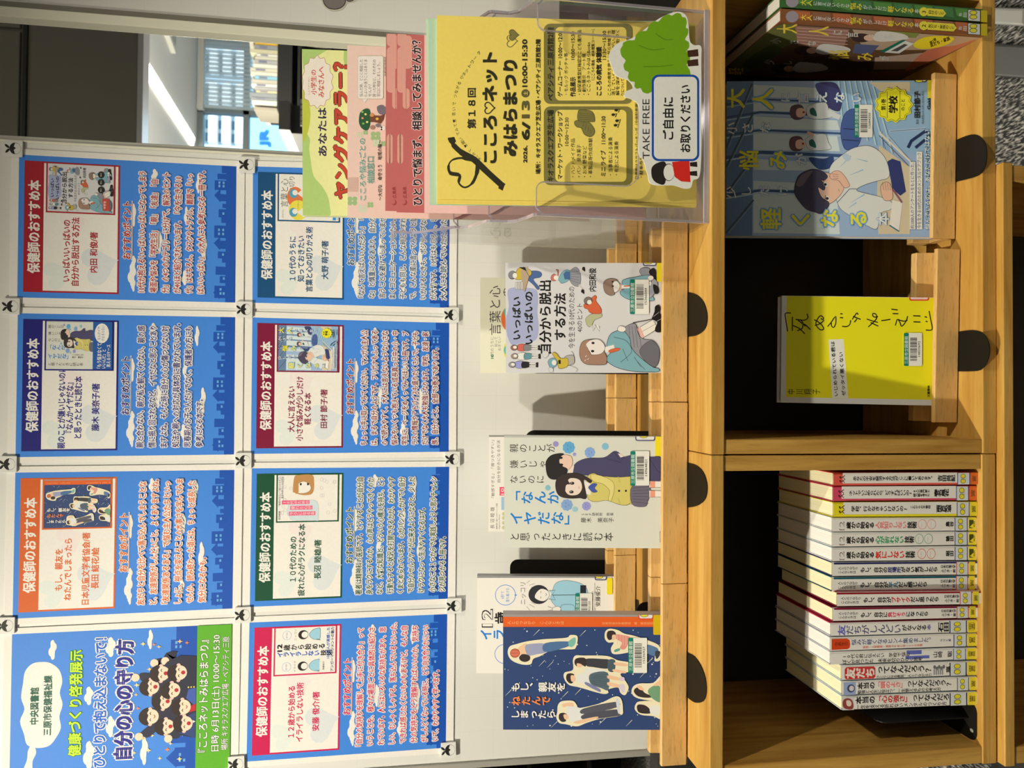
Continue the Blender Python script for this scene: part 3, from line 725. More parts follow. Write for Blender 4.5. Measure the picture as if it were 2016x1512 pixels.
    # girl with a phone
    blob(g, S, [(790, 1130), (850, 1118), (862, 1150), (855, 1180), (800, 1190)], c(172, 164, 150), INK, 2)
    blob(g, S, [(735, 1160), (700, 1110), (712, 1095), (735, 1110), (760, 1140), (810, 1140), (815, 1190), (790, 1210), (750, 1215), (740, 1190)], YE, INK, 2.5)
    blob(g, S, [(672, 1190), (668, 1160), (690, 1140), (725, 1145), (735, 1170), (722, 1200), (690, 1212)], c(120, 160, 165), INK, 2); ell(g, S, 712, 1172, 17, 20, PAPERW)
    poly(g, S, [(742, 1155), (760, 1150), (762, 1180), (745, 1182)], INK)
    line(g, S, [(860, 1135), (850, 1100), (835, 1090)], 2, INK, True); line(g, S, [(815, 1190), (850, 1200), (885, 1220), (872, 1240)], 2, INK, True)
    blob(g, S, [(625, 1100), (640, 1085), (665, 1090), (672, 1110), (660, 1130), (640, 1138), (628, 1120)], c(206, 202, 190), c(130, 128, 122), 2)
    blob(g, S, [(672, 1215), (690, 1208), (706, 1220), (700, 1240), (680, 1243)], c(206, 202, 190), c(130, 128, 122), 2)
    # seated boy, lower right
    blob(g, S, [(1348, 520), (1342, 490), (1370, 474), (1410, 480), (1430, 520), (1400, 560)], GRY, INK, 2.5)
    blob(g, S, [(1410, 500), (1440, 478), (1460, 500), (1462, 540), (1475, 560), (1465, 580), (1440, 560), (1420, 530)], c(34, 30, 30), INK, 2)
    blob(g, S, [(1210, 580), (1230, 560), (1300, 545), (1400, 528), (1430, 545), (1400, 620), (1440, 690), (1445, 715), (1400, 718), (1300, 715), (1240, 700), (1200, 670), (1200, 640), (1225, 630)], TEAL, INK, 3)
    blob(g, S, [(1380, 700), (1400, 640), (1440, 560), (1470, 580), (1470, 620), (1430, 690)], c(158, 158, 160), INK, 2.5)
    blob(g, S, [(1440, 600), (1470, 610), (1482, 640), (1475, 665), (1450, 660)], c(34, 30, 30), INK, 2)
    blob(g, S, [(1400, 545), (1420, 532), (1440, 540), (1440, 560), (1410, 572)], PAPERW, INK, 2); blob(g, S, [(1405, 580), (1425, 575), (1425, 605), (1405, 606)], PAPERW, INK, 2)
    poly(g, S, [(1208, 600), (1290, 606), (1290, 624), (1208, 628)], PAPERW); poly(g, S, [(1225, 606), (1290, 602), (1290, 612), (1225, 614)], OR)
    blob(g, S, [(1175, 590), (1205, 600), (1205, 640), (1180, 640)], c(222, 176, 150))
    ell(g, S, 1148, 612, 50, 48, INK); ell(g, S, 1148, 612, 47, 45, PAPERW)
    blob(g, S, [(1075, 620), (1078, 580), (1105, 558), (1150, 556), (1180, 570), (1150, 575), (1142, 600), (1150, 640), (1155, 670), (1125, 678), (1090, 660)], c(140, 116, 96), INK, 2.5)
    for y_ in (578, 610): ell(g, S, 1143, y_, 9, 6, INK, 10)
    # large seated girl, lower left
    line(g, S, [(1290, 880), (1450, 850)], 5, INK)
    poly(g, S, [(1320, 925), (1440, 860), (1470, 920), (1360, 995)], PAPERW); line(g, S, [(1320, 925), (1440, 852)], 3, INK); line(g, S, [(1362, 992), (1470, 925)], 3, INK); line(g, S, [(1330, 960), (1455, 890)], 2, INK)
    poly(g, S, [(1320, 925), (1345, 905), (1375, 980), (1352, 992)], c(222, 170, 150))
    blob(g, S, [(1430, 850), (1450, 800), (1455, 760), (1480, 748), (1492, 770), (1488, 810), (1505, 825), (1505, 900), (1500, 945), (1460, 945), (1455, 920), (1470, 880), (1450, 860)], c(26, 23, 22), c(10, 10, 10), 2)
    line(g, S, [(1445, 880), (1500, 850)], 3, c(170, 165, 160)); line(g, S, [(1440, 835), (1485, 800)], 3, c(170, 165, 160))
    blob(g, S, [(1230, 930), (1260, 895), (1310, 890), (1330, 960), (1370, 1000), (1440, 1010), (1480, 1070), (1480, 1160), (1450, 1205), (1400, 1180), (1300, 1110), (1240, 1050)], GRY, INK, 3)
    blob(g, S, [(1340, 1080), (1420, 1010), (1480, 1060), (1482, 1150), (1450, 1205), (1380, 1160)], c(104, 102, 104), INK, 2)
    for k in range(4): line(g, S, [(1262 + k * 22, 905), (1275 + k * 26, 1060)], 2, INK)
    blob(g, S, [(1105, 1010), (1130, 960), (1190, 935), (1230, 945), (1270, 1000), (1280, 1060), (1330, 1120), (1430, 1200), (1478, 1215), (1470, 1240), (1300, 1236), (1180, 1210), (1110, 1170), (1095, 1140), (1130, 1090), (1100, 1060)], TEAL, INK, 3.5)
    line(g, S, [(1150, 985), (1240, 1010), (1280, 1070), (1270, 1110), (1200, 1170)], 3, INK, True)
    for a in ((1215, 1070, 1255, 1160), (1300, 1130, 1350, 1205), (1320, 1160, 1380, 1225)): line(g, S, [(a[0], a[1]), (a[2], a[3])], 2.5, INK)
    blob(g, S, [(1178, 935), (1190, 905), (1225, 908), (1240, 930), (1215, 948)], PAPERW, INK, 2.5)
    poly(g, S, [(1080, 1060), (1150, 1040), (1160, 1080), (1090, 1100)], PAPERW); blob(g, S, [(1112, 1085), (1150, 1068), (1195, 1066), (1190, 1082), (1160, 1092), (1130, 1100)], OR, INK, 1.5)
    blob(g, S, [(905, 1140), (900, 1070), (920, 1020), (970, 1003), (1040, 1005), (1060, 1060), (1095, 1120), (1100, 1160), (1085, 1185), (1010, 1188), (940, 1180)], HAIR, INK, 3)
    blob(g, S, [(960, 1015), (1030, 1000), (1075, 1030), (1085, 1070), (1060, 1105), (1010, 1115), (965, 1105), (930, 1060)], c(224, 214, 198), INK, 2.5)
    blob(g, S, [(905, 1100), (912, 1040), (940, 1010), (975, 1008), (945, 1040), (960, 1070), (985, 1110), (960, 1120)], HAIR)
    line(g, S, [(945, 1040), (975, 1100), (980, 1115)], 2.5, INK, True)
    for q in ((998, 1028), (995, 1088)): ell(g, S, q[0], q[1], 12, 9, INK, 12)
    for q in ((940, 1130), (955, 1150), (935, 1160)): line(g, S, [q, (q[0] + 12, q[1] - 10)], 4, c(220, 205, 190))

def cover_pair(g, S, full=True):                   # pale cover, girl in yellow cardigan and boy in a navy blazer
    poly(g, S, [(345, 362), (1503, 362), (1503, 1193), (345, 1193)], c(208, 206, 182))
    rect(g, S, 345, 362, 1503, 378, c(180, 178, 160))
    K, BL = c(20, 17, 16), c(22, 120, 186)
    vtext(g, S, '親のことが', 383, 457, 722, 457, 66, K, .0)
    vtext(g, S, '嫌いじゃ', 383, 574, 660, 574, 62, K, .0)
    vtext(g, S, 'ないのに', 383, 686, 642, 686, 64, K, .0)
    vtext(g, S, '「なんか', 372, 820, 752, 820, 100, BL, .02)
    vtext(g, S, 'イヤだな」', 383, 970, 888, 970, 100, BL, .02)
    vtext(g, S, 'と思ったときに読む本', 383, 1108, 1150, 1108, 66, K, .0)
    vtext(g, S, '藤木 美奈子', 908, 985, 1152, 985, 40, K, .0)
    vtext(g, S, 'SEP研究所 所長', 910, 942, 1150, 942, 24, K, 0)
    text(g, S, 'WAVE出版', 1500, 1150, 1500, 1068, 14, K, 0)
    for x, y, r, q in ((725, 426, 21, c(150, 140, 178)), (820, 452, 44, c(96, 160, 190)), (862, 502, 13, c(150, 150, 190)), (975, 488, 38, c(130, 160, 195)), (1088, 444, 25, c(130, 180, 190)), (667, 748, 20, c(130, 180, 180)),
                       (806, 874, 42, c(128, 158, 190)), (950, 882, 32, c(150, 148, 190)), (866, 905, 20, c(150, 190, 185))):
        blob(g, S, [(x + r * (1 + .05 * (-1) ** k) * math.cos(k * math.pi / 9), y + r * (1 + .05 * (-1) ** k) * math.sin(k * math.pi / 9)) for k in range(18)], q)
        if r > 30:
            for d in (-.35, .3): line(g, S, [(x - r * .25, y + d * r - 6), (x - r * .1, y + d * r + 6)], 2.5, c(60, 80, 120))
            line(g, S, [(x + r * .3, y - 5), (x + r * .38, y), (x + r * .3, y + 5)], 2.5, c(60, 80, 120))
    NV, HB, YC, SKR = c(74, 70, 96), c(44, 40, 38), c(204, 190, 100), c(104, 100, 108)
    blob(g, S, [(845, 610), (880, 560), (960, 530), (1080, 525), (1150, 480), (1185, 488), (1220, 520), (1300, 505), (1420, 520), (1500, 530), (1500, 692), (1300, 690), (1150, 670), (1000, 660), (900, 650), (850, 640)], NV, INK, 2.5)
    line(g, S, [(1080, 528), (1200, 560), (1225, 520)], 2.5, INK); line(g, S, [(1150, 482), (1195, 540)], 2.5, INK); line(g, S, [(1410, 530), (1470, 620), (1500, 640)], 2.5, INK)
    poly(g, S, [(1180, 495), (1205, 500), (1222, 520), (1200, 525)], SKIN)
    poly(g, S, [(820, 580), (860, 585), (850, 640), (820, 640)], SKIN)
    blob(g, S, [(735, 520), (790, 505), (835, 515), (848, 550), (840, 590), (810, 620), (760, 640), (730, 600)], c(228, 190, 160), INK, 2)
    blob(g, S, [(652, 600), (655, 550), (690, 510), (750, 495), (785, 500), (760, 520), (750, 560), (775, 590), (810, 610), (800, 650), (760, 680), (700, 686), (665, 660)], HB, INK, 2)
    for q in ((762, 527), (766, 578)): ell(g, S, q[0], q[1], 14, 9, INK, 12)
    blob(g, S, [(955, 670), (1000, 640), (1060, 660), (1180, 670), (1290, 668), (1300, 730), (1290, 800), (1260, 870), (1190, 870), (1100, 840), (1020, 850), (965, 830), (955, 760)], YC, INK, 2.5)
    blob(g, S, [(985, 650), (1060, 660), (1140, 700), (1155, 760), (1130, 845), (1110, 830), (1120, 770), (1070, 720), (1000, 700)], c(216, 202, 116), INK, 2)
    for x_ in (1190, 1240): ell(g, S, x_, 770, 8, 8, INK, 10)
    for x_, y_ in ((1190, 690), (1190, 845)): line(g, S, [(x_ - 8, y_ - 22), (x_ + 8, y_ + 20)], 9, c(190, 176, 90))
    rect(g, S, 1268, 672, 1286, 870, c(190, 176, 90))
    blob(g, S, [(1285, 735), (1410, 730), (1415, 800), (1400, 850), (1380, 886), (1285, 868)], SKR, INK, 2)
    for k in range(6): line(g, S, [(1290, 750 + k * 20), (1408, 738 + k * 25)], 1.8, INK)
    for y_ in (722, 792): poly(g, S, [(1412, y_ - 25), (1500, y_ - 22), (1500, y_ + 22), (1412, y_ + 25)], c(230, 222, 205)); rect(g, S, 1418, y_ - 24, 1455, y_ + 24, c(226, 150, 120)); line(g, S, [(1412, y_ - 25), (1500, y_ - 22)], 2, INK); line(g, S, [(1412, y_ + 25), (1500, y_ + 22)], 2, INK)
    poly(g, S, [(925, 690), (985, 720), (980, 800), (930, 790)], PAPERW); blob(g, S, [(965, 740), (1000, 715), (1028, 722), (1010, 750), (1030, 775), (1000, 782), (975, 762)], c(70, 84, 150), INK, 1.5)
    blob(g, S, [(728, 770), (725, 700), (760, 655), (830, 640), (900, 645), (985, 690), (975, 712), (930, 690), (950, 820), (900, 822), (830, 825), (760, 812)], c(58, 48, 44), INK, 2.5)
    blob(g, S, [(790, 690), (850, 675), (900, 690), (918, 730), (912, 770), (880, 800), (820, 800), (790, 760)], c(236, 204, 178), INK, 2)
    blob(g, S, [(745, 740), (760, 690), (800, 668), (850, 665), (815, 690), (830, 720), (800, 730), (790, 800), (760, 795)], c(58, 48, 44))
    for q in ((845, 714), (840, 778)): ell(g, S, q[0], q[1], 16, 11, INK, 12); ell(g, S, q[0] - 4, q[1] - 2, 4, 3, PAPERW, 8)
    line(g, S, [(893, 738), (897, 748), (893, 758)], 3, c(170, 80, 60))

def person_sticker(g, S, ol, parts):
    blob(g, S, ol, c(232, 214, 172))
    for col, pts in parts: blob(g, S, pts, col)
def cover_stars(g, S, full=True):                  # navy starry cover, cut-out pupils, orange band
    NAVY = c(46, 66, 104)
    poly(g, S, [(338, 362), (1500, 362), (1500, 1213), (338, 1213)], NAVY)
    rect(g, S, 338, 362, 1500, 382, c(150, 142, 130)); rect(g, S, 338, 382, 1500, 456, c(216, 92, 34))
    CO = c(240, 170, 110)
    vtext(g, S, '人とのつながり こんなときは', 366, 426, 786, 426, 28, CO, 0); vtext(g, S, '日本児童文学者協会 編 長田結花 絵', 1064, 430, 1488, 430, 20, CO, 0)
    r = random.Random(5)
    for _ in range(95):
        x, y = r.uniform(350, 1490), r.uniform(470, 1200); q = r.choice((3, 3, 4, 6)); ell(g, S, x, y, q, q, c(214, 216, 200), 7)
    for x, y in ((560, 520), (900, 525), (660, 755), (600, 745), (770, 975), (865, 955), (355, 960), (690, 1195), (1240, 1185), (1340, 830), (1390, 730), (1040, 1175)): line(g, S, [(x, y), (x + 45, y - 45)], [1, 4], c(214, 210, 180))
    CR, BL_, WH_, HB, SK, JE = c(236, 226, 200), c(60, 60, 62), c(216, 214, 208), c(56, 46, 44), c(230, 184, 140), c(86, 116, 146)
    person_sticker(g, S, [(372, 650), (385, 600), (440, 580), (520, 560), (640, 545), (800, 535), (830, 515), (880, 520), (885, 560), (870, 610), (840, 620), (700, 625), (610, 670), (560, 690), (540, 730), (470, 730), (400, 700)],
        [(SK, [(440, 620), (500, 575), (520, 600), (540, 670), (470, 660)]), (c(150, 152, 170), [(500, 595), (540, 580), (645, 580), (652, 640), (590, 655), (540, 665), (510, 650)]), (c(76, 108, 140), [(645, 575), (820, 562), (825, 595), (650, 640)]),
         (c(120, 176, 150), [(820, 560), (865, 532), (870, 570), (850, 600), (822, 596)]), (HB, [(455, 680), (480, 655), (530, 665), (535, 695), (505, 712), (470, 705)])])
    ell(g, S, 425, 648, 36, 34, c(120, 50, 36)); ell(g, S, 425, 648, 32, 31, c(206, 108, 78))
    for k in (-18, 0, 18): line(g, S, [(396, 648 + k), (425, 648 + k * 1.4), (454, 648 + k)], 2, c(120, 50, 36), True)
    person_sticker(g, S, [(1085, 540), (1088, 490), (1120, 468), (1180, 478), (1230, 505), (1300, 520), (1420, 560), (1480, 590), (1500, 640), (1490, 700), (1450, 705), (1440, 660), (1300, 640), (1190, 655), (1140, 650), (1130, 610), (1150, 570), (1110, 570)],
        [(c(214, 140, 120), [(1160, 510), (1215, 515), (1270, 530), (1260, 575), (1230, 620), (1195, 610), (1210, 570), (1170, 545)]), (JE, [(1390, 585), (1470, 610), (1475, 650), (1450, 670), (1390, 640)]), (c(60, 60, 66), [(1455, 635), (1490, 635), (1485, 670), (1462, 690)]),
         (HB, [(1100, 530), (1105, 490), (1140, 482), (1165, 500), (1155, 530), (1120, 552)]), (SK, [(1140, 515), (1165, 515), (1165, 545), (1140, 550)]), (c(90, 150, 130), [(1155, 625), (1190, 612), (1196, 626), (1160, 640)])])
    for k in range(4): line(g, S, [(1175 + k * 22, 512 + k * 3), (1180 + k * 20, 590)], 3, c(232, 186, 160))
    person_sticker(g, S, [(785, 830), (790, 790), (850, 770), (850, 700), (870, 665), (930, 665), (1100, 668), (1180, 700), (1270, 720), (1270, 780), (1200, 800), (1235, 850), (1260, 900), (1235, 955), (1200, 940), (1180, 900), (1110, 915), (1110, 940), (1060, 945), (900, 900), (820, 880)],
        [(BL_, [(945, 690), (1060, 690), (1120, 700), (1110, 760), (1000, 750), (950, 740)]), (c(72, 88, 92), [(1110, 700), (1160, 700), (1155, 780), (1110, 775)]), (SK, [(1160, 715), (1245, 725), (1245, 745), (1160, 735)]), (SK, [(1150, 765), (1235, 780), (1232, 796), (1150, 782)]),
         (WH_, [(950, 760), (1080, 770), (1075, 795), (950, 790)]), (HB, [(862, 720), (870, 690), (910, 680), (945, 690), (945, 745), (915, 735), (880, 745)]), (SK, [(880, 722), (915, 730), (915, 748), (885, 750)]),
         (WH_, [(875, 815), (930, 790), (980, 800), (985, 870), (930, 870), (880, 855)]), (c(84, 100, 104), [(980, 800), (1105, 790), (1112, 915), (1060, 905), (980, 870)]), (SK, [(1110, 810), (1200, 830), (1200, 848), (1110, 835)]), (SK, [(1110, 860), (1190, 880), (1192, 900), (1110, 885)]),
         (c(206, 190, 196), [(1195, 825), (1225, 825), (1228, 850), (1198, 850)]), (c(206, 190, 196), [(1190, 880), (1228, 880), (1230, 925), (1210, 935)]), (HB, [(802, 840), (805, 805), (830, 795), (860, 805), (845, 830), (850, 865), (825, 868)]), (SK, [(835, 812), (862, 815), (868, 850), (840, 855)]), (c(120, 122, 150), [(950, 860), (1040, 905), (1055, 925), (1040, 930), (945, 880)])])
    for k in range(6): line(g, S, [(985, 812 + k * 11), (1105, 803 + k * 18)], 2, c(50, 60, 64))
    person_sticker(g, S, [(728, 1120), (735, 1080), (740, 1030), (770, 1000), (850, 998), (880, 1030), (900, 1050), (1050, 1015), (1160, 965), (1205, 985), (1218, 1060), (1200, 1105), (1050, 1130), (950, 1160), (880, 1185), (800, 1170), (750, 1160)],
        [(SK, [(775, 1020), (850, 1012), (850, 1050), (820, 1060), (815, 1035), (780, 1045)]), (WH_, [(800, 1050), (850, 1040), (920, 1060), (935, 1130), (860, 1150), (820, 1135)]), (c(84, 84, 88), [(925, 1055), (1160, 1005), (1175, 1045), (935, 1095)]), (c(78, 78, 82), [(935, 1095), (1170, 1060), (1190, 1090), (1185, 1108), (940, 1135)]),
         (c(200, 202, 206), [(1165, 985), (1190, 990), (1195, 1085), (1180, 1080)]), (HB, [(748, 1130), (750, 1095), (780, 1085), (808, 1098), (790, 1115), (800, 1145), (770, 1152)]), (SK, [(782, 1098), (812, 1100), (815, 1130), (790, 1132)]), (SK, [(860, 1150), (1010, 1115), (1030, 1125), (900, 1165)])])
    person_sticker(g, S, [(1280, 930), (1295, 890), (1340, 870), (1440, 865), (1500, 820), (1500, 1020), (1440, 1000), (1350, 985), (1300, 965)],
        [(HB, [(1298, 930), (1310, 905), (1345, 900), (1380, 940), (1440, 965), (1400, 975), (1330, 965)]), (SK, [(1320, 890), (1350, 888), (1375, 920), (1340, 915)]), (c(110, 150, 110), [(1400, 925), (1450, 885), (1500, 905), (1500, 1005), (1440, 985)]), (SK, [(1440, 885), (1500, 840), (1500, 880)])])
    person_sticker(g, S, [(1305, 1060), (1315, 1015), (1350, 1000), (1440, 1000), (1500, 1030), (1500, 1130), (1440, 1110), (1350, 1100)],
        [(HB, [(1320, 1050), (1330, 1025), (1380, 1030), (1415, 1060), (1415, 1090), (1340, 1085)]), (WH_, [(1420, 1035), (1490, 1040), (1498, 1095), (1425, 1095)])])
    TW, TO = c(238, 228, 196), c(232, 128, 66)
    vtext(g, S, 'もし、親友を', 395, 896, 795, 896, 74, TW, .03); vtext(g, S, 'ねたんで', 395, 998, 690, 998, 70, TO, .03); vtext(g, S, 'しまったら', 395, 1098, 722, 1098, 68, TW, .03)

def cover_calm(g, S, full=True):                   # white cover, smiling boy in a pale blue shirt (frame: 145..1150 down, 80..800 across)
    poly(g, S, [(145, 80), (1150, 80), (1150, 800), (145, 800)], c(232, 228, 212)); rect(g, S, 145, 80, 1100, 96, c(140, 138, 130))
    K, BL_, SH = c(24, 22, 22), c(30, 120, 190), c(150, 192, 216)
    text(g, S, '12', 268, 455, 268, 330, 100, K, .05); text(g, S, '12', 266, 451, 266, 334, 95, c(232, 228, 212), .01)
    vtext(g, S, '歳から始める', 272, 390, 940, 390, 92, K, .03)
    vtext(g, S, 'イライラしない技術', 165, 512, 1000, 512, 84, BL_, .03)
    ell(g, S, 355, 222, 76, 76, BL_, 30); ell(g, S, 355, 222, 72, 72, c(232, 228, 212), 30); poly(g, S, [(424, 215), (442, 222), (424, 230)], BL_)
    text(g, S, '6秒で', 346, 250, 346, 194, 26, BL_, 0); text(g, S, '落ち着ける', 384, 274, 384, 172, 26, BL_, 0)
    ell(g, S, 355, 655, 80, 74, BL_, 22); ell(g, S, 355, 655, 76, 70, c(232, 228, 212), 22)
    text(g, S, 'ニッコリ', 505, 290, 505, 130, 44, c(110, 108, 106), .0)
    for q in ((510, 135, 535, 115), (530, 150, 570, 138), (545, 165, 575, 160)): line(g, S, [(q[0], q[1]), (q[2], q[3])], 2, INK); line(g, S, [(q[0], 440 - q[1]), (q[2], 440 - q[3] + 10)], 2, INK)
    for dy, nm in ((0, 0), (410, 1)):
        blob(g, S, [(700, 200 + dy), (720, 140 + dy), (780, 115 + dy), (860, 122 + dy), (930, 150 + dy), (960, 210 + dy), (900, 300 + dy), (820, 345 + dy), (760, 335 + dy), (690, 260 + dy)], SH, INK, 2)
        line(g, S, [(700, 222 + dy), (870, 220 + dy)], 4, INK)
        poly(g, S, [(905, 150 + dy), (948, 150 + dy), (948, 208 + dy), (905, 208 + dy)], c(40, 42, 46))
        ell(g, S, 600, 218 + dy, 76, 70, c(46, 46, 48), 24); blob(g, S, [(585, 200 + dy), (620, 175 + dy), (665, 190 + dy), (678, 225 + dy), (650, 262 + dy), (610, 265 + dy), (570, 240 + dy)], c(236, 232, 220), INK, 2)
        for y_ in (200, 240): line(g, S, [(612, y_ - 8 + dy), (618, y_ + dy), (612, y_ + 8 + dy)], 3, INK)
        line(g, S, [(650, 208 + dy), (658, 218 + dy), (650, 228 + dy)], 3, INK)
        poly(g, S, [(672, 190 + dy), (722, 185 + dy), (700, 215 + dy)], SH); poly(g, S, [(672, 250 + dy), (722, 258 + dy), (700, 225 + dy)], SH); line(g, S, [(672, 190 + dy), (722, 185 + dy), (700, 217 + dy), (722, 258 + dy), (672, 250 + dy)], 3, INK)
    blob(g, S, [(765, 300), (800, 290), (850, 295), (865, 320), (850, 345), (770, 338)], SH, INK, 2)
    for a in ((665, 310, 705, 325), (668, 340, 705, 335)): line(g, S, [(a[0], a[1]), (a[2], a[3])], 9, c(226, 222, 208)); line(g, S, [(a[0], a[1] - 5), (a[2], a[3] - 5)], 2, INK)
    blob(g, S, [(700, 320), (735, 305), (760, 315), (755, 340), (715, 350)], c(232, 226, 212), INK, 2)
    text(g, S, '安藤俊介', 1052, 305, 1052, 155, 34, K, .0); text(g, S, '一般社団法人', 1000, 270, 1000, 192, 12, c(90, 88, 86), 0); text(g, S, '日本アンガーマネジメント協会ファウンダー', 1018, 335, 1018, 130, 13, c(90, 88, 86), 0)

def cover_class(g, S, full=True):                  # classroom cover, boy leaning on his hand
    B1, B2, B3, B4, BEI = c(150, 172, 190), c(96, 122, 146), c(200, 210, 214), c(58, 84, 118), c(206, 190, 150)
    poly(g, S, [(45, 68), (1565, 68), (1545, 1208), (45, 1208)], B1)
    poly(g, S, [(45, 68), (250, 68), (240, 1208), (45, 1208)], B2)
    for y0, y1 in ((330, 420), (445, 575), (640, 720), (800, 860), (880, 1180), (100, 190), (220, 290)):
        poly(g, S, [(250, y0), (860, y0 + 30), (880, y1 + 10), (250, y1)], B3)
    for y0, w_ in ((300, 16), (430, 14), (592, 24), (870, 18), (205, 12)):
        line(g, S, [(45, y0 + 40), (300, y0), (1000, y0 + 30)], w_, B4); line(g, S, [(45, y0 + 60), (300, y0 + 20), (1000, y0 + 48)], w_ * .5, c(176, 194, 206))
    for x0, y0, x1, y1 in ((50, 560, 240, 90), (50, 700, 250, 300), (50, 1180, 250, 940), (60, 880, 240, 640)): line(g, S, [(x0, y0), (x1, y1)], 14, c(66, 80, 90)); line(g, S, [(x0 + 16, y0), (x1, y1 + 24)], 6, c(130, 150, 160))
    poly(g, S, [(840, 68), (1565, 68), (1556, 640), (1170, 560), (880, 330)], c(140, 172, 190))
    for k in range(7): line(g, S, [(870 + k * 40, 70), (900 + k * 60, 420 + k * 30)], 9, c(184, 206, 216)); line(g, S, [(880 + k * 40, 70), (912 + k * 60, 420 + k * 30)], 3, B4)
    poly(g, S, [(1090, 80), (1390, 80), (1390, 150), (1180, 150)], BEI)
    for (a, b_) in (((1180, 440), (1240, 1100)), ((1230, 470), (1430, 700)), ((1240, 440), (1500, 420))): line(g, S, [a, b_], 16, c(170, 190, 200)); line(g, S, [(a[0] + 6, a[1]), (b_[0] + 6, b_[1])], 4, B4)
    poly(g, S, [(1165, 540), (1390, 700), (1390, 1190), (1160, 1190), (1150, 900)], BEI); line(g, S, [(1168, 450), (1395, 660)], 14, c(216, 206, 176)); line(g, S, [(1165, 470), (1380, 690)], 5, c(90, 84, 70))
    # bag
    blob(g, S, [(700, 100), (760, 82), (850, 90), (890, 180), (880, 290), (800, 270), (740, 190)], c(60, 62, 100)); blob(g, S, [(910, 560), (885, 450), (910, 320), (980, 275), (1030, 330), (1035, 480), (1000, 560), (950, 575)], c(70, 92, 140), c(30, 40, 70), 3)
    line(g, S, [(905, 420), (1030, 430)], 8, c(50, 60, 90)); line(g, S, [(900, 500), (1020, 510)], 8, c(50, 60, 90)); blob(g, S, [(655, 630), (760, 640), (830, 620), (820, 700), (740, 720), (690, 690)], c(50, 70, 110))
    # two girls at the back
    SHW = c(206, 208, 196)
    for x, y, hc in ((575, 300, c(96, 72, 78)), (570, 530, c(100, 70, 70))):
        blob(g, S, [(x + 60, y - 30), (x + 110, y - 60), (x + 200, y - 70), (x + 225, y - 10), (x + 240, y + 40), (x + 90, y + 45)], SHW, c(70, 70, 70), 2)
        blob(g, S, [(x - 60, y), (x - 50, y - 40), (x - 10, y - 55), (x + 30, y - 45), (x + 45, y), (x + 30, y + 45), (x - 20, y + 55), (x - 50, y + 35)], hc, c(50, 40, 40), 2)
        blob(g, S, [(x - 10, y - 20), (x + 30, y - 30), (x + 55, y), (x + 48, y + 25), (x + 15, y + 40), (x - 12, y + 25)], c(226, 184, 152))
        ell(g, S, x + 40, y, 9, 8, c(150, 60, 50), 10); blob(g, S, [(x + 85, y - 20), (x + 110, y - 32), (x + 130, y - 5), (x + 135, y + 30), (x + 105, y + 22), (x + 88, y + 10)], c(34, 100, 84))
    line(g, S, [(770, 290), (880, 340)], 38, SHW); line(g, S, [(690, 470), (640, 450)], 26, c(226, 184, 152)); line(g, S, [(690, 470), (760, 490), (775, 520)], 24, SHW)
    # the boy
    blob(g, S, [(860, 640), (960, 570), (1060, 545), (1130, 560), (1200, 620), (1240, 720), (1230, 780), (1160, 800), (1060, 830), (1000, 870), (1100, 900), (1180, 920), (1260, 960), (1250, 1010), (1180, 1040), (1150, 1150), (1080, 1130), (1000, 1080), (900, 1020), (860, 960), (830, 840), (800, 740), (820, 680)], c(212, 212, 194), c(80, 90, 100), 3)
    for a in ((880, 700, 960, 620), (1000, 640, 1080, 660), (950, 760, 1050, 720), (960, 960, 1060, 900), (940, 1000, 1000, 960)): line(g, S, [(a[0], a[1]), (a[2], a[3])], [2, 9], c(150, 176, 190))
    blob(g, S, [(895, 620), (930, 600), (960, 640), (930, 660)], c(180, 196, 200)); line(g, S, [(860, 960), (950, 860), (1000, 860)], 5, c(80, 90, 100))
    blob(g, S, [(680, 900), (720, 800), (760, 740), (850, 770), (900, 830), (905, 870), (860, 930), (800, 970), (740, 960)], c(224, 182, 148), c(110, 80, 70), 3)
    blob(g, S, [(805, 760), (840, 730), (885, 735), (930, 790), (950, 840), (910, 850), (870, 800), (820, 790)], c(224, 180, 146), c(110, 80, 70), 3)
    for k in range(3): line(g, S, [(822 + k * 4, 750 + k * 16), (868, 756 + k * 14)], 2.5, c(110, 80, 70))
    blob(g, S, [(548, 890), (560, 800), (600, 745), (680, 715), (750, 730), (790, 770), (760, 800), (740, 790), (770, 840), (760, 870), (720, 850), (745, 920), (800, 960), (780, 1010), (740, 1040), (700, 1030), (640, 1010), (590, 960)], c(70, 66, 82), c(36, 34, 44), 3)
    blob(g, S, [(560, 830), (600, 760), (680, 725), (640, 790), (600, 840)], c(112, 98, 104))
    for q in ((772, 828), (786, 930)): blob(g, S, [(q[0] - 16, q[1]), (q[0], q[1] - 22), (q[0] + 16, q[1] - 6), (q[0] + 12, q[1] + 18)], c(236, 232, 224)); ell(g, S, q[0], q[1], 12, 10, c(40, 40, 56), 12); line(g, S, [(q[0] - 18, q[1] + 20), (q[0] - 12, q[1] - 24)], 4, INK)
    line(g, S, [(868, 862), (875, 876)], 3, c(120, 70, 60))
    blob(g, S, [(1175, 850), (1210, 810), (1250, 830), (1265, 900), (1255, 940), (1200, 940)], c(224, 180, 146), c(110, 80, 70), 3)
    for k in range(4): line(g, S, [(1190 + k * 18, 812 + k * 4), (1200 + k * 16, 870)], 2.5, c(110, 80, 70))
    poly(g, S, [(1225, 660), (1260, 640), (1320, 660), (1360, 880), (1320, 910), (1262, 860)], c(52, 60, 104)); poly(g, S, [(1262, 940), (1335, 960), (1310, 1170), (1240, 1120)], c(226, 226, 212)); line(g, S, [(1262, 860), (1332, 960)], 14, c(140, 90, 100))
    line(g, S, [(1240, 1125), (1310, 1170)], 9, c(60, 110, 110)); line(g, S, [(1375, 560), (1400, 510), (1500, 440), (1550, 460), (1430, 560)], 22, c(36, 52, 86))
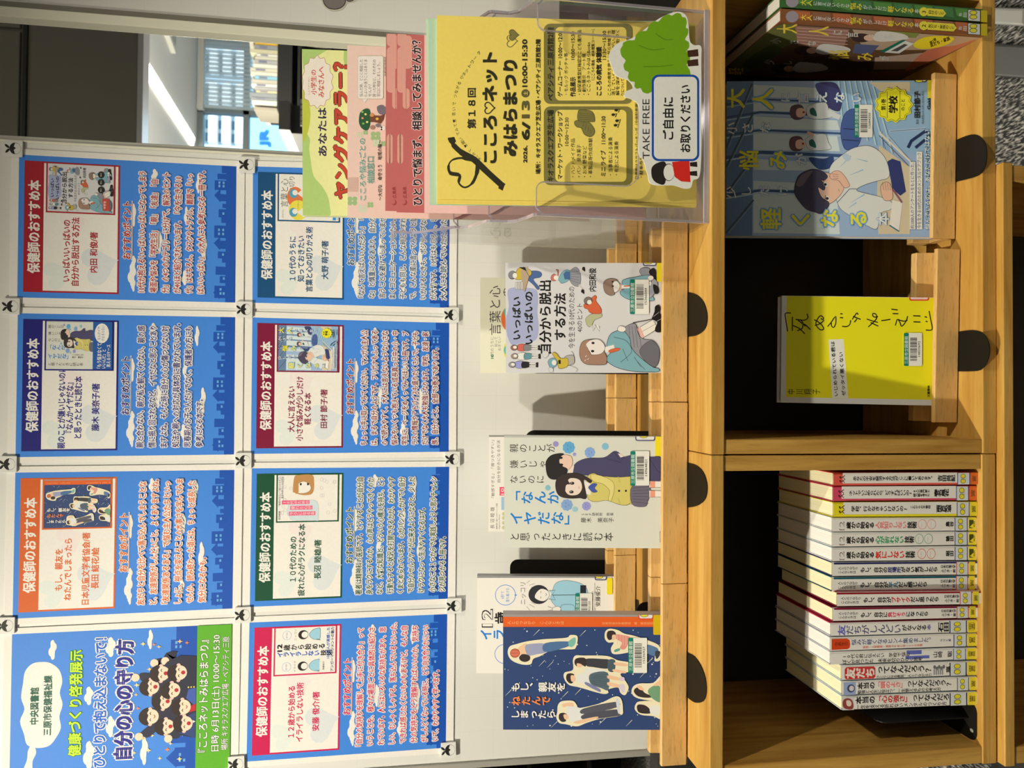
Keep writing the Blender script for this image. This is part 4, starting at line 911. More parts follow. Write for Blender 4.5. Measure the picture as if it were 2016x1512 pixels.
    # lettering
    YE, HAL = c(226, 214, 50), c(110, 160, 196)
    for s_, x, y, w_ in (('大', 115, 200, 150), ('人', 318, 205, 160), ('悩', 215, 650, 150), ('み', 425, 650, 145), ('軽', 375, 1078, 160), ('く', 590, 1080, 150), ('な', 800, 1075, 140), ('る', 1010, 1080, 140)):
        vtext(g, S, s_, x - w_ * .5, y, x + w_ * .5, y, w_, YE, .025, halo=HAL if x > 250 else None, hw=.09)
    WH_ = c(222, 228, 226)
    for s_, x, y, w_ in (('に', 480, 195, 74), ('言', 607, 200, 90), ('え', 745, 195, 88), ('な', 875, 195, 84), ('い', 1000, 195, 80), ('小', 85, 420, 90), ('さ', 205, 418, 90), ('な', 335, 415, 90), ('が', 595, 645, 88), ('少', 80, 885, 90), ('し', 195, 880, 80), ('だ', 325, 875, 84), ('け', 460, 875, 84), ('本', 1190, 1080, 96)):
        vtext(g, S, s_, x - w_ * .5, y, x + w_ * .5, y, w_, WH_, .015, halo=c(120, 165, 196) if x > 250 else None, hw=.05)
    q = [(1270 + (132 + 8 * (-1) ** k) * math.cos(k * math.pi / 13), 248 + (124 + 8 * (-1) ** k) * math.sin(k * math.pi / 13)) for k in range(26)]
    blob(g, S, q, c(232, 218, 40)); line(g, S, spl([(1270 + (a - 1270) * .92, 248 + (b_ - 248) * .92) for a, b_ in q]), 3, c(90, 84, 30), closed=True)
    text(g, S, '第1巻', 1212, 288, 1212, 205, 34, K_, .03); text(g, S, '学校', 1296, 306, 1296, 185, 62, K_, .05); text(g, S, 'のこと', 1350, 290, 1350, 208, 28, K_, .02)
    line(g, S, [(1222, 345), (1222, 150)], 3, K_); line(g, S, [(1315, 345), (1315, 150)], 3, K_)
    text(g, S, '監修', 1450, 388, 1450, 355, 18, K_, 0); text(g, S, '田村節子', 1462, 342, 1462, 150, 44, K_, .03); text(g, S, '東京成徳大学 応用心理学部 教授', 1488, 388, 1488, 150, 15, K_, 0); text(g, S, 'Gakken', 1540, 282, 1540, 150, 30, K_, .03)
    rect(g, S, 1386, 1155, 1428, 665, c(224, 224, 210)); rect(g, S, 1436, 1155, 1478, 590, c(224, 224, 210))
    text(g, S, '約1000人のアンケートをもとに作った、', 1420, 1150, 1420, 670, 30, c(60, 80, 110), .01); text(g, S, '今を生きる10代のためのメンタルケアブック', 1470, 1150, 1470, 598, 30, c(60, 80, 110), .01)
    text(g, S, '悩んでいるのは、あなただけではない', 1538, 1155, 1532, 430, 42, c(214, 222, 222), .02, halo=c(70, 120, 160), hw=.06)
K_ = c(22, 19, 18)

# ============================================================ posters on the whiteboard
YP = YWB - .0016
SKYB, DKB, WCL = c(62, 126, 200), c(18, 76, 156), c(240, 236, 222)
def skyline(g, S, b, o=0.0):                       # building silhouettes along the foot
    for x, w_, t in ((.03, .09, .90), (.14, .05, .925), (.20, .06, .905), (.29, .03, .935), (.32, .05, .915), (.39, .06, .925), (.47, .09, .897), (.58, .04, .93), (.62, .06, .917), (.69, .03, .935), (.74, .05, .925), (.82, .07, .897), (.90, .04, .91), (.945, .055, .93)):
        rect(g, S, x, t, x + w_, .955, b)
    for x in (.05, .41, .76): poly(g, S, [(x - .03, .925), (x + .02, .895), (x + .07, .925)], b)
    rect(g, S, 0, .952, 1, 1, b)
    for x, t in ((.055, .925), (.085, .925), (.055, .94), (.49, .915), (.52, .915), (.49, .935), (.52, .935), (.84, .915), (.865, .915), (.84, .935), (.865, .935), (.34, .935), (.64, .935), (.165, .94)):
        rect(g, S, x, t, x + .018, t + .009, c(98, 158, 214))
def cloud(g, S, x, t, w_, h, col=None):
    col = col or WCL
    for dx, dt, rx, rt in ((0, 0, .50, .30), (-.1, -.12, .24, .42), (.14, .10, .22, .40), (-.32, .02, .17, .26), (.32, -.03, .16, .27)):
        ell(g, S, x + dx * w_, t + dt * h, rx * w_, rt * h, col, 16)
def heart(g, S, x, t, r, col, rot=0):
    q = []
    for k in range(24):
        a = 2 * math.pi * k / 24
        hx, hy = 16 * math.sin(a) ** 3 / 16, -(13 * math.cos(a) - 5 * math.cos(2 * a) - 2 * math.cos(3 * a) - math.cos(4 * a)) / 16
        cs, sn = math.cos(R_(rot)), math.sin(R_(rot))
        q.append((x + r * (hx * cs - hy * sn), t + r * .68 * (hx * sn + hy * cs)))
    poly(g, S, q, col)
def px_quad(tr, br, tl, bl, Y=YP):
    return [onY(*q, Y) for q in (tl, tr, bl, br)]
def sheet(name, label, tr, br, tl, bl, group='blue posters on the whiteboard'):
    A, B, C_, D = px_quad(tr, br, tl, bl)
    S = Qd(A, B, C_, D)
    g = G()
    M = .0415                                      # the white film-covered margin round the print
    poly_ = [(-M, -.036), (1 + M, -.036), (1 + M, 1.040), (-M, 1.040)]
    f = [S.at(a, b_) for a, b_ in poly_]; bk = [q + np.array([0, .0009, 0]) for q in f]
    g.add(f + bk, [(0, 1, 2, 3), (7, 6, 5, 4), (0, 4, 5, 1), (1, 5, 6, 2), (2, 6, 7, 3), (3, 7, 4, 0)], c(226, 221, 202))
    return g, S
def poster(label, col, px, titles, author, body, b0, pitch, pic, head='保健師のおすすめ本', ends={}, adj={}, ttop=.19):
    g, S = sheet('poster', label, *px)
    cc = c(*col)
    rect(g, S, 0, 0, 1, 1, SKYB); skyline(g, S, DKB)
    rect(g, S, .040, .025, .961, .455, cc); rect(g, S, .052, .112, .950, .447, c(232, 227, 212))
    text(g, S, head, .174, .097, .824, .097, .054, WCL, .035)
    heart(g, S, .165, .175, .10, c(214, 216, 196), -20); heart(g, S, .53, .245, .10, c(230, 212, 194), -22); heart(g, S, .24, .362, .135, c(208, 209, 198), -18)
    for (s_, a, b_, t) in titles: text(g, S, s_, a, t, b_, t, .034, cc, .028)
    for (s_, a, b_, t) in author: text(g, S, s_, a, t, b_, t, .034, cc, .028)
    for x, t, w_, h in ((.18, .515, .17, .038), (.27, .522, .10, .022), (.11, .522, .10, .02), (.61, .52, .17, .022), (.90, .615, .10, .03), (.42, .64, .17, .026), (.86, .82, .15, .022), (.17, .76, .11, .028), (.39, .85, .20, .028), (.62, .765, .14, .022)):
        cloud(g, S, x, t, w_, h)
    text(g, S, 'おすすめポイント', .294, .508, .704, .508, .038, cc, .03, WCL, .10)
    rect(g, S, .285, .5105, .712, .516, WCL); rect(g, S, .294, .512, .706, .514, cc)
    # picture panel
    rect(g, S, .603, .122, .958, .434, cc); pic(g, S.sub(.613, .129, .949, .427))
    for k, s_ in enumerate(body):
        t = b0 + k * pitch + .031 + adj.get(k, 0); e = ends.get(k, .925)
        text(g, S, s_, .058, t, e, t + .001, .0335, cc, .020, WCL, .17, res=1)
    return g.make('poster', PAPER, label=label, cat='poster')

def crop_pic(fn, x0, y0, x1, y1, sub_=None):       # a cover picture squeezed into a poster panel; (x0, y1) is its top left
    def f(g, Q):
        fn(g, Af(Q, lambda a, b_: ((y1 - b_) / (y1 - y0), (a - x0) / (x1 - x0))), False)
    return f
def pic_girl(g, Q):
    crop_pic(cover_girl, 357, 433, 1512, 1243)(g, Q)
    for a in (.49, .65, .81): ell(g, Q, a, .81, .075, .052, c(34, 30, 30), 8); text(g, Q, '悩みに', a - .04, .82, a + .04, .82, .025, PAPERW, 0)
    poly(g, Q, [(.05, .84), (.30, .83), (.31, .93), (.05, .95)], c(190, 70, 56)); text(g, Q, '中学生', .09, .89, .26, .89, .04, PAPERW)
def pic_pair(g, Q):
    fn = cover_pair
    crop_pic(fn, 345, 362, 1780, 1193)(g, Q)
    B = c(30, 84, 146); rect(g, Q, 0, .705, 1, 1, B)
    text(g, Q, '「もう悩まなくて', .02, .84, .55, .84, .07, WCL, .02); text(g, Q, 'いいんだ」と', .02, .905, .42, .905, .06, WCL, .02); text(g, Q, '思える15ケース', .05, .975, .52, .975, .06, WCL, .02)
    ell(g, Q, .76, .84, .21, .11, WCL, 16); text(g, Q, 'なんかイヤ', .62, .82, .90, .82, .05, B, 0); text(g, Q, 'が止まらない', .60, .88, .92, .88, .05, B, 0)
def pic_stars(g, Q): crop_pic(cover_stars, 338, 362, 1500, 1213)(g, Q)
def pic_class(g, Q): crop_pic(cover_class, 45, 68, 1565, 1208)(g, Q)
def pic_calm(g, Q):
    poly(g, Q, [(0, 0), (1, 0), (1, 1), (0, 1)], c(232, 228, 212)); W = c(150, 192, 216); K = K_
    vtext(g, Q, '歳から始める', .575, .13, .575, .83, .13, K, .03); text(g, Q, '12', .50, .12, .65, .12, .10, K, .05); vtext(g, Q, 'イライラしない', .43, .03, .43, .74, .12, c(30, 84, 160), .04); vtext(g, Q, '技術', .43, .75, .43, .95, .13, K, .04)
    for x, cr_ in ((.84, .2), (.16, .2)):
        ell(g, Q, x, .19, .10, .075, c(140, 170, 190), 18); ell(g, Q, x, .19, .093, .068, c(232, 228, 212), 18); text(g, Q, '6秒で落ち', x - .07, .2, x + .07, .2, .025, c(30, 84, 160), 0)
        blob(g, Q, [(x - .10, .68), (x - .13, .80 - .05), (x - .10, .62), (x, .56), (x + .10, .62), (x + .13, .70), (x + .12, .74), (x - .10, .74)], W, INK, .006)
        ell(g, Q, x, .46, .10, .085, INK, 18); ell(g, Q, x, .485, .07, .055, c(236, 232, 220), 16)
        text(g, Q, 'ニッコリ' if x > .5 else 'イライラ', x - .12, .35, x + .12, .35, .04, c(110, 108, 106), 0)
    poly(g, Q, [(0, .74), (.36, .74), (.36, .76), (0, .76)], c(232, 228, 212)); text(g, Q, '安藤俊介', .06, .82, .25, .82, .03, K, 0)
    text(g, Q, '100万人が実感した', .30, .905, .98, .905, .055, c(30, 84, 160), .02); text(g, Q, 'アンガーマネジメントの魅力', .02, .975, .98, .975, .055, c(50, 60, 90), .02)
def pic_tired(g, Q):
    poly(g, Q, [(0, 0), (1, 0), (1, 1), (0, 1)], c(228, 222, 208)); LG = c(190, 184, 172)
    r = random.Random(9)
    for _ in range(26):
        x, t = r.uniform(.05, .95), r.choice((r.uniform(.03, .25), r.uniform(.72, .97))); line(g, Q, [(x + .04 * math.cos(k), t + .025 * math.sin(k)) for k in range(7)], .006, LG)
    blob(g, Q, [(.18, .16), (.10, .20), (.02, .26), (.0, .62), (.03, .68), (.40, .66), (.45, .48), (.42, .22)], c(196, 206, 214), LG, .006)
    blob(g, Q, [(.62, .27), (.66, .25), (.95, .27), (1.0, .34), (1.0, .56), (.86, .60), (.60, .58), (.56, .42)], c(182, 132, 74))
    blob(g, Q, [(.60, .36), (.66, .30), (.78, .31), (.86, .42), (.80, .52), (.70, .55), (.62, .49)], c(240, 232, 216), c(150, 120, 90), .006)
    poly(g, Q, [(.58, .30), (.95, .28), (.97, .34), (.78, .345), (.62, .345)], c(182, 132, 74))
    for t in (.38, .50): ell(g, Q, .80, t, .028, .018, INK, 10)
    PK = c(222, 92, 120)
    for x0, t0, t1, s_ in ((.365, .07, .53, '10代のための'), (.245, .21, .58, '疲れた心が'), (.12, .19, .63, 'ラクになる本')):
        rect(g, Q, x0, t0, x0 + .085, t1, PK); vtext(g, Q, s_, x0 + .042, t0 + .01, x0 + .042, t1 - .01, .075, c(240, 225, 220), .0)
    text(g, Q, '長沼睦雄', .03, .05, .22, .05, .035, c(90, 84, 80), 0); text(g, Q, '「敏感すぎる」「傷つきやすい」', .33, .05, .97, .05, .035, c(110, 104, 96), 0); text(g, Q, '自分を好きになる方法', .50, .095, .97, .095, .035, c(110, 104, 96), 0)
def pic_words(g, Q):
    poly(g, Q, [(0, 0), (1, 0), (1, 1), (0, 1)], c(232, 228, 214)); K = c(84, 84, 84)
    text(g, Q, '言葉と心', .28, .155, .90, .155, .13, K, 0); text(g, Q, 'の切り', .60, .26, .95, .26, .10, K, 0); text(g, Q, '10代のうちに', .04, .08, .24, .08, .03, K, 0)
    OR, YE, BL_ = c(214, 112, 60), c(222, 206, 70), c(84, 150, 170)
    ell(g, Q, .50, .27, .23, .14, OR, 18); ell(g, Q, .22, .32, .22, .16, YE, 18)
    for x, t in ((.58, .24), (.17, .24)): ell(g, Q, x, t, .10, .07, BL_, 16); ell(g, Q, x + .02, t + .025, .06, .045, c(240, 232, 216), 12); poly(g, Q, [(x - .1, t + .17), (x, t + .06), (x + .12, t + .17)], c(236, 230, 222))
    text(g, Q, '（イヤなことを）', .25, .33, .48, .33, .025, K, 0)
    rect(g, Q, .02, .90, .12, .955, c(40, 130, 190)); text(g, Q, '永岡', .02, .99, .12, .99, .02, K, 0)

RED, NAV, ORG, TEA, MAR, GRN, CRI = (158, 20, 36), (26, 24, 104), (204, 90, 28), (4, 72, 108), (120, 8, 48), (4, 72, 44), (192, 20, 72)
poster('red-banded blue poster, topmost row, far right beside the gap', RED, ((37.6, 304.3), (465.5, 327.6), (34, 585.5), (463.1, 595.7)),
    [('いっぱいいっぱいの', .121, .554, .233), ('自分から脱出する方法', .093, .574, .273)], [('内田 和俊/著', .19, .476, .356)],
    ['10代が抱えるいっぱいいっぱいになってしまう', '場面や悩みを「学校生活」「親」「友達」「自', '分」の4つのカテゴリーに分けて、解決のヒント', 'が40ほど紹介されています。「今を生きる10', '代」はもちろん、タスクやトラブル、難題で「いっ', 'ぱいいっぱい」の大人にも参考になる一冊です。'], .545, .0554, pic_girl, ends={1: .87, 3: .90, 5: .95})
poster('navy-banded blue poster in the top row', NAV, ((35, 616.7), (463.1, 624.5), (30.5, 900), (460.7, 894.8)),
    [('親のことが嫌いじゃないのに', .057, .629, .218), ('『なんかイヤだな』', .167, .519, .254), ('と思ったときに読む本', .128, .562, .292)], [('藤木 美奈子/著', .179, .512, .371)],
    ['親と合わない、親が私を観てくれない、親の感', '情に振り回されるなど、イヤだなと思うことあり', 'ますよね。そんな時に自分の心が傷つかない対', '処法や親への対応が具体的に書かれています。', '思春期のお子さんだけでなく、保護者の方にも', '参考になる本です。'], .545, .055, pic_pair, ends={3: .945, 5: .40})
poster('orange-banded blue poster in the top row', ORG, ((30.2, 930.5), (461.4, 925.2), (24.8, 1218.1), (457.6, 1197.9)),
    [('もし、親友を', .18, .467, .216), ('ねたんでしまったら', .111, .537, .257)], [('日本児童文学者協会/著', .076, .575, .337), ('長田 結花/絵', .183, .468, .379)],
    ['友だちと自分を比べて落ち込んでしまうことな', 'ど、友達関係がしんどいこと、よくありますよね。', '「友達関係あるある」で悩む主人公たちといっ', 'しょに、視点を変えることの大事さを学んでみま', 'せんか。読み終わった頃には、ちょっと成長した', '気分になるかも。'], .559, .0567, pic_stars, ends={1: .94, 3: .94, 5: .375})
poster('teal-banded blue poster, partly behind the leaflets', TEA, ((498, 327.6), (885.5, 338.5), (496.9, 596), (883.8, 606)),
    [('１０代のうちに', .171, .491, .214), ('知っておきたい', .164, .498, .256), ('言葉と心の切りかえ術', .09, .566, .297)], [('大野 萌子/著', .186, .467, .376)],
    ['「なんて言えばいいんだろう」「どう思われるか', 'な」と慎重になるあまり、自分の気持ちとちがう', '言うことを避けてしまっていませんか。もっとう', 'まくコミュニケーションしたい。そう思うのは、', '子どもも同じ。こんな時どうすればいいのか、こ', 'で、こんな風に言ってみようと説明があります。', 'いかけるときも、ポジティブな言葉を選ぶこと', 'が大切です。10代はもちろん、まわりの大人も、', '大人にも読んでいただきたい１冊です。'], .53, .0531, pic_words)
poster('maroon-banded blue poster in the lower row', MAR, ((496.9, 625), (884.3, 635.7), (494, 893.6), (883.3, 889.3)),
    [('大人に言えない', .16, .496, .213), ('小さな悩みが少しだけ', .093, .569, .254), ('軽くなる本', .214, .448, .294)], [('田村 節子/著', .188, .476, .375)],
    ['ちょっと手に取ってみてください。マンガの主人公', 'は、まるで自分のようです。フリガナもふってある', 'ので読みやすく、大人には言えないような小さな', '悩みをいくつも抱えている成長真っ只中の小・中', '学生に、ページをめくってみてほしい１冊です。プ', 'ラスの情報やアドバイスも盛りだくさんで、子ども', 'だけでなく大人も勉強になります。学校、友達・家', '族、自分のこと、全部で3巻まであります。'], .546, .0523, pic_class, ends={7: .80})
poster('green-banded blue poster in the lower row', GRN, ((495.7, 922.1), (884.3, 919), (491.7, 1194.8), (881.4, 1178.6)),
    [('１０代のための', .172, .498, .226), ('疲れた心がラクになる本', .065, .589, .268)], [('長沼 睦雄/著', .184, .471, .348)],
    ['著者は精神科の医師です。どうすることが自分自', '身をラクにするのか、心の声はどうやってきくのか', 'など、大切な知識と、どういう心構えを持ち、どう', '行動をすると状況を打開できるかが、わかりやす', 'くまとめられています。心がパンクしかけても自分', 'で自分のセルフケアが出来るようになると、少しだ', 'けラクになって生きやすくなるはず。', '小さなこと１つからでも実践しようと思うチャレン', 'ジが見つかる１冊です。'], .525, .0533, pic_tired, ends={6: .69, 8: .47}, adj={7: .006, 8: .003})
poster('crimson-banded blue poster, lower row, left end', CRI, ((491.2, 1225.7), (880.5, 1209), (485.2, 1499.5), (877.6, 1472.1)),
    [('１２歳から始める', .154, .524, .231), ('イライラしない技術', .119, .547, .272)], [('安藤 俊介/著', .191, .474, .352)],
    ['「自分の気持ちを理解して上手に付き合う」って', 'いうことを、様々な場面ごとに具体的に紹介さ', 'れています。人にはいろいろな気持ちがあり、悲', 'しい、むしゃくしゃする、落ち込んでいるといった、', 'できれば感じたくないものもあるけど、そんな自', '分の気持ちをどう理解すればいいのか、気持ち', 'がしんどくなっている時に、どう向き合うかについ', 'いて、わかりやすく学べます。'], .540, .0556, pic_calm, ends={3: .955, 7: .585})
# title poster
g, S = sheet('poster', '', (23.8, 1248.8), (456.7, 1228.6), (18.5, 1536), (452.5, 1511))
rect(g, S, 0, 0, 1, 1, SKYB)
GS = c(88, 162, 34)
for x, w_, t in ((.03, .13, .74), (.19, .10, .72), (.30, .10, .76), (.42, .08, .78), (.60, .12, .77), (.72, .10, .75), (.82, .09, .715), (.91, .09, .74)): rect(g, S, x, t, x + w_, .84, DKB)
poly(g, S, [(.02, .75), (.09, .70), (.16, .75)], DKB); poly(g, S, [(.73, .76), (.78, .725), (.83, .76)], DKB); rect(g, S, 0, .79, 1, .84, DKB)
for x, t in ((.06, .76), (.10, .76), (.06, .78), (.85, .735), (.88, .735), (.85, .755)): rect(g, S, x, t, x + .02, t + .01, c(98, 158, 214))
blob(g, S, [(.21, .12), (.235, .075), (.31, .06), (.40, .042), (.48, .06), (.56, .045), (.66, .052), (.74, .06), (.79, .09), (.80, .13), (.79, .17), (.74, .21), (.66, .225), (.58, .215), (.50, .228), (.42, .215), (.34, .222), (.27, .20), (.22, .17)], WCL)
blob(g, S, [(.0, .075), (.06, .06), (.13, .075), (.20, .08), (.24, .10), (.18, .115), (.12, .10), (.05, .10), (.0, .09)], WCL)
for x, t, w_, h in ((.88, .18, .14, .035), (.14, .35, .20, .05), (.55, .345, .13, .04), (.88, .44, .14, .045), (.33, .445, .15, .04), (.92, .62, .14, .025), (.15, .60, .20, .035), (.62, .60, .10, .03)): cloud(g, S, x, t, w_, h)
DG = c(10, 84, 60)
text(g, S, '中央図書館', .374, .122, .625, .122, .037, DG, .03); text(g, S, '三原市保健福祉課', .294, .180, .703, .180, .036, DG, .03)
text(g, S, '健康づくり啓発展示', .14, .313, .869, .313, .056, c(186, 222, 34), .03, c(8, 110, 52), .075, 3)
text(g, S, 'ひとりで抱え込まないで！', .059, .424, .945, .424, .056, c(20, 92, 180), .035, WCL, .12, 3)
text(g, S, '自分の心の守り方', .105, .543, .923, .543, .080, c(24, 26, 120), .055, WCL, .13, 3)
r = random.Random(11)
for _ in range(30):
    x, t = r.uniform(.08, .90), r.uniform(.53, .80); q = r.choice((.011, .014)); col = r.choice((c(232, 206, 130), c(226, 190, 110), c(220, 130, 80)))
    poly(g, S, [(x, t - q), (x + q * .35, t - q * .25), (x + q * 1.2, t), (x + q * .35, t + q * .25), (x, t + q), (x - q * .35, t + q * .25), (x - q * 1.2, t), (x - q * .35, t - q * .25)], col)
SUIT, SUIT2, HAIRK, SKN = c(40, 42, 56), c(46, 62, 104), c(42, 30, 28), c(240, 200, 164)
for (x, t, x2, t2) in ((.33, .72, .25, .575), (.62, .66, .66, .555), (.72, .70, .755, .64), (.80, .74, .765, .69), (.28, .78, .225, .71)):
    line(g, S, [(x, t), ((x + x2) / 2 + .02, (t + t2) / 2), (x2, t2 + .02)], [.055, .035], SUIT, True); ell(g, S, x2, t2, .028, .019, SKN, 12)
poly(g, S, [(.22, .836), (.26, .72), (.36, .66), (.50, .63), (.66, .64), (.76, .70), (.80, .76), (.79, .836)], SUIT)
poly(g, S, [(.22, .836), (.26, .76), (.34, .74), (.40, .836)], SUIT2); poly(g, S, [(.44, .836), (.50, .79), (.56, .80), (.57, .836)], c(60, 84, 150)); poly(g, S, [(.30, .79), (.335, .836), (.36, .80)], WCL)
poly(g, S, [(.40, .80), (.43, .79), (.46, .836), (.41, .836)], c(180, 30, 44)); poly(g, S, [(.63, .81), (.645, .80), (.66, .836), (.63, .836)], SUIT)
for k in range(3): ell(g, S, .575 + .0 * k, .80 + k * .013, .006, .004, c(232, 196, 60), 8)
for (x, t, hair) in ((.59, .617, 1), (.385, .617, 2), (.68, .664, 1), (.485, .705 - .03, 1), (.31, .69, 1), (.68, .745, 1), (.44, .765, 2), (.56, .715, 1), (.325, .775, 1)):
    ell(g, S, x, t, .062, .045, HAIRK, 18)
    for s_ in (-1, 1): ell(g, S, x + s_ * .052, t + .008, .014, .010, c(240, 180, 160), 8)
    poly(g, S, [(x + .052 * math.cos(a_), t + .012 + .036 * math.sin(a_)) for a_ in [i * math.pi / 8 for i in range(16)]], SKN)
    poly(g, S, [(x - .052, t + .004), (x - .045, t - .028), (x + .045, t - .028), (x + .052, t + .004), (x + .025, t - .006), (x + .01, t - .0), (x - .02, t - .006)], HAIRK)
    for s_ in (-1, 1): line(g, S, [(x + s_ * .022 - .009, t + .012), (x + s_ * .022, t + .007), (x + s_ * .022 + .009, t + .012)], .004, INK)
    if hair == 1: ell(g, S, x, t + .030, .014, .010, c(170, 34, 40), 10)
    else: line(g, S, [(x - .012, t + .026), (x, t + .031), (x + .012, t + .026)], .004, c(170, 34, 40))
rect(g, S, 0, .838, 1, 1, GS)
text(g, S, '『こころネットみはらまつり』', .119, .893, .898, .893, .044, WCL, .02, c(10, 70, 40), .07, 3)
text(g, S, '日時 6月13日(土) 10:00〜15:30', .122, .947, .93, .947, .038, WCL, .015, c(10, 70, 40), .06); text(g, S, '場所 キオラスクエア広場・ペアシティ三原', .126, .990, .915, .990, .033, WCL, .01, c(10, 70, 40), .06)
g.make('poster', PAPER, label='title poster with green foot and a crowd of drawn pupils, top row', cat='poster')

# ------------------------------------------------------------ square magnets holding the posters
def magnet(x, y, label, tilt=0):
    p = onY(x, y, YWB - .005); s_ = .0117
    t = thing('magnet', label, 'magnet', p, 'square printed magnets on the whiteboard')
    g = G(); q = rrect(-s_, -s_, s_, s_, .001, 2)
    cs, sn = math.cos(tilt), math.sin(tilt)
    prism(g, [(p[0] + a * cs - b_ * sn, p[2] + a * sn + b_ * cs) for a, b_ in q], p[1], p[1] + .0028, c(214, 210, 190), YS)
    g.make('magnet_body', PAINT, parent=t, bevel=.0003)
    S = Qd(*[np.array([p[0] + a * cs - b_ * sn, p[1] - .00005, p[2] + a * sn + b_ * cs]) for a, b_ in ((-s_, s_), (s_, s_), (-s_, -s_), (s_, -s_))])
    g = G(); K = c(30, 28, 26); W = c(214, 210, 190)
    ell(g, S, .50, .60, .36, .33, K, 22); ell(g, S, .50, .62, .335, .30, W, 22)
    poly(g, S, [(.14, .60), (.17, .45), (.28, .34), (.5, .29), (.72, .34), (.83, .45), (.86, .60), (.62, .52), (.52, .64), (.40, .52)], K)
    ell(g, S, .34, .17, .17, .075, K, 12, 40); ell(g, S, .62, .14, .17, .075, K, 12, -50)
    g.make('printed_face', PAPER, parent=t)
for x, y, lb, tl_ in ((26.5, 292, 'square magnet above the red-banded poster, upper right corner', .0), (21, 603, 'square magnet between the red-banded and the navy-banded poster, at their tops', 0), (15, 914, 'square magnet between the navy-banded and the orange-banded poster, at their tops', 0),
                (11, 1232, 'square magnet between the orange-banded and the title poster, at their tops', 0), (486, 324, 'square magnet at the top right corner of the teal-banded poster', 0), (481, 609, 'square magnet where the red, navy, teal and maroon banded posters meet', 0),
                (479, 907, 'square magnet where the navy, orange, maroon and green banded posters meet', 0), (478, 1211, 'square magnet where the orange, title, green and crimson banded posters meet', .02), (465, 1505, 'square magnet at the foot of the title poster, lower left', .02),
                (889, 620, 'square magnet at the foot between the teal-banded and maroon-banded posters', .01), (891, 904, 'square magnet at the foot between the maroon-banded and green-banded posters', 0), (894, 1193, 'square magnet at the foot between the green-banded and crimson-banded posters', 0), (883, 1477, 'square magnet at the lower left corner of the crimson-banded poster', .02)):
    magnet(x, y, lb, tl_)

# ============================================================ books shown face out, leaning back in the ledges
CREAMP, WHITEP = c(232, 216, 166), c(234, 228, 212)
def leanplane(Yb, zb, o=(0, 0), k=1.0, t=TAN): return Px((0, Yb, zb), (0, -1, t), o, k)
def faceout(label, Yb, zb, corners, th, art, o, k, pagecol=WHITEP, backcol=(.5, .5, .48), stick=(), spinecol=None, group=None, hard=False):
    """corners: top right, foot right, top left, foot left as seen in the photograph; the foot goes on down into the slot"""
    S = leanplane(Yb, zb)
    TR, BR, TL, BL_ = [S.at(*q) for q in corners]
    def down(a, b_): 
        s_ = (zb - a[2]) / (b_[2] - a[2]); return a + (b_ - a) * s_
    BR, BL_ = down(TR, BR), down(TL, BL_)
    t = thing('book', label, 'book', (BL_ + BR) / 2 - S.n * th / 2, group)
    n = -S.n
    def slab(g, q, a, b_, col):
        v = [p + n * a for p in q] + [p + n * b_ for p in q]
        g.add(v, [(0, 1, 2, 3), (7, 6, 5, 4), (0, 4, 5, 1), (1, 5, 6, 2), (2, 6, 7, 3), (3, 7, 4, 0)], col)
    q = [TL, TR, BR, BL_]
    g = G(); cb = .0022 if hard else .0007
    slab(g, q, 0, cb, backcol)
    S2 = S.re(o, k); clipto(S2, [TL, TR, BR, BL_]); art(g, S2)
    g.make('front_cover', GLOSS, parent=t)
    g = G(); slab(g, q, th - cb, th, backcol); g.make('back_cover', GLOSS, parent=t)
    # spine on the right-hand side
    r_ = (TR - TL) / np.linalg.norm(TR - TL)
    sp_ = [TR - r_ * .0008, TR, BR, BR - r_ * .0008]
    g = G(); slab(g, sp_, .0, th, spinecol or backcol); g.make('spine', GLOSS, parent=t)
    m = .003 if hard else .0006
    dn = (BL_ - TL) / np.linalg.norm(BL_ - TL)
    pq = [TL + r_ * m + dn * m, TR - r_ * .001 + dn * m, BR - r_ * .001 - dn * m, BL_ + r_ * m - dn * m]
    g = G(); slab(g, pq, cb + .0001, th - cb - .0001, pagecol); g.make('pages', PAGES, parent=t)
    for nm, fn in stick:
        g = G(); g.L = 240; fn(g, S2); g.make(nm, GLOSS, parent=t)
    return t
ZS1 = ZT + .0172
def tape(x0, x1, y0, y1, col=(232, 206, 30)): return lambda g, S: poly(g, S, rrect(x0, y0, x1, y1, 6, 2), c(*col))
def corner_label(x0, x1, y0, y1, edge=(60, 56, 100)):
    def f(g, S):
        poly(g, S, rrect(x0, y0 - 12, x1, y1, 14, 3), c(*edge)); poly(g, S, rrect(x0 + 8, y0 - 12, x1 - 8, y1 - 7, 10, 3), c(214, 212, 196))
        ell(g, S, (x0 + x1) / 2 - 12, y0 + 3, 30, 14, c(60, 66, 40), 14); ell(g, S, (x0 + x1) / 2 - 12, y0 + 3, 26, 11, c(214, 200, 60), 14)
    return f
faceout('cream book with a drawn girl hugging her knees, front row', .8535, ZS1, ((995, 517), (1303, 518), (996, 733.5), (1303, 733.5)), .015, cover_girl, (900, 400), 3.733,
    backcol=c(206, 202, 190), spinecol=c(140, 130, 122), stick=(('barcode_label', lambda g, S: lib_label(g, S, 1268, 562, 1408, 816, '15266044', 2)), ('yellow_tape', tape(1466, 1530, 434, 578)), ('class_label', corner_label(1364, 1465, 434, 463))))
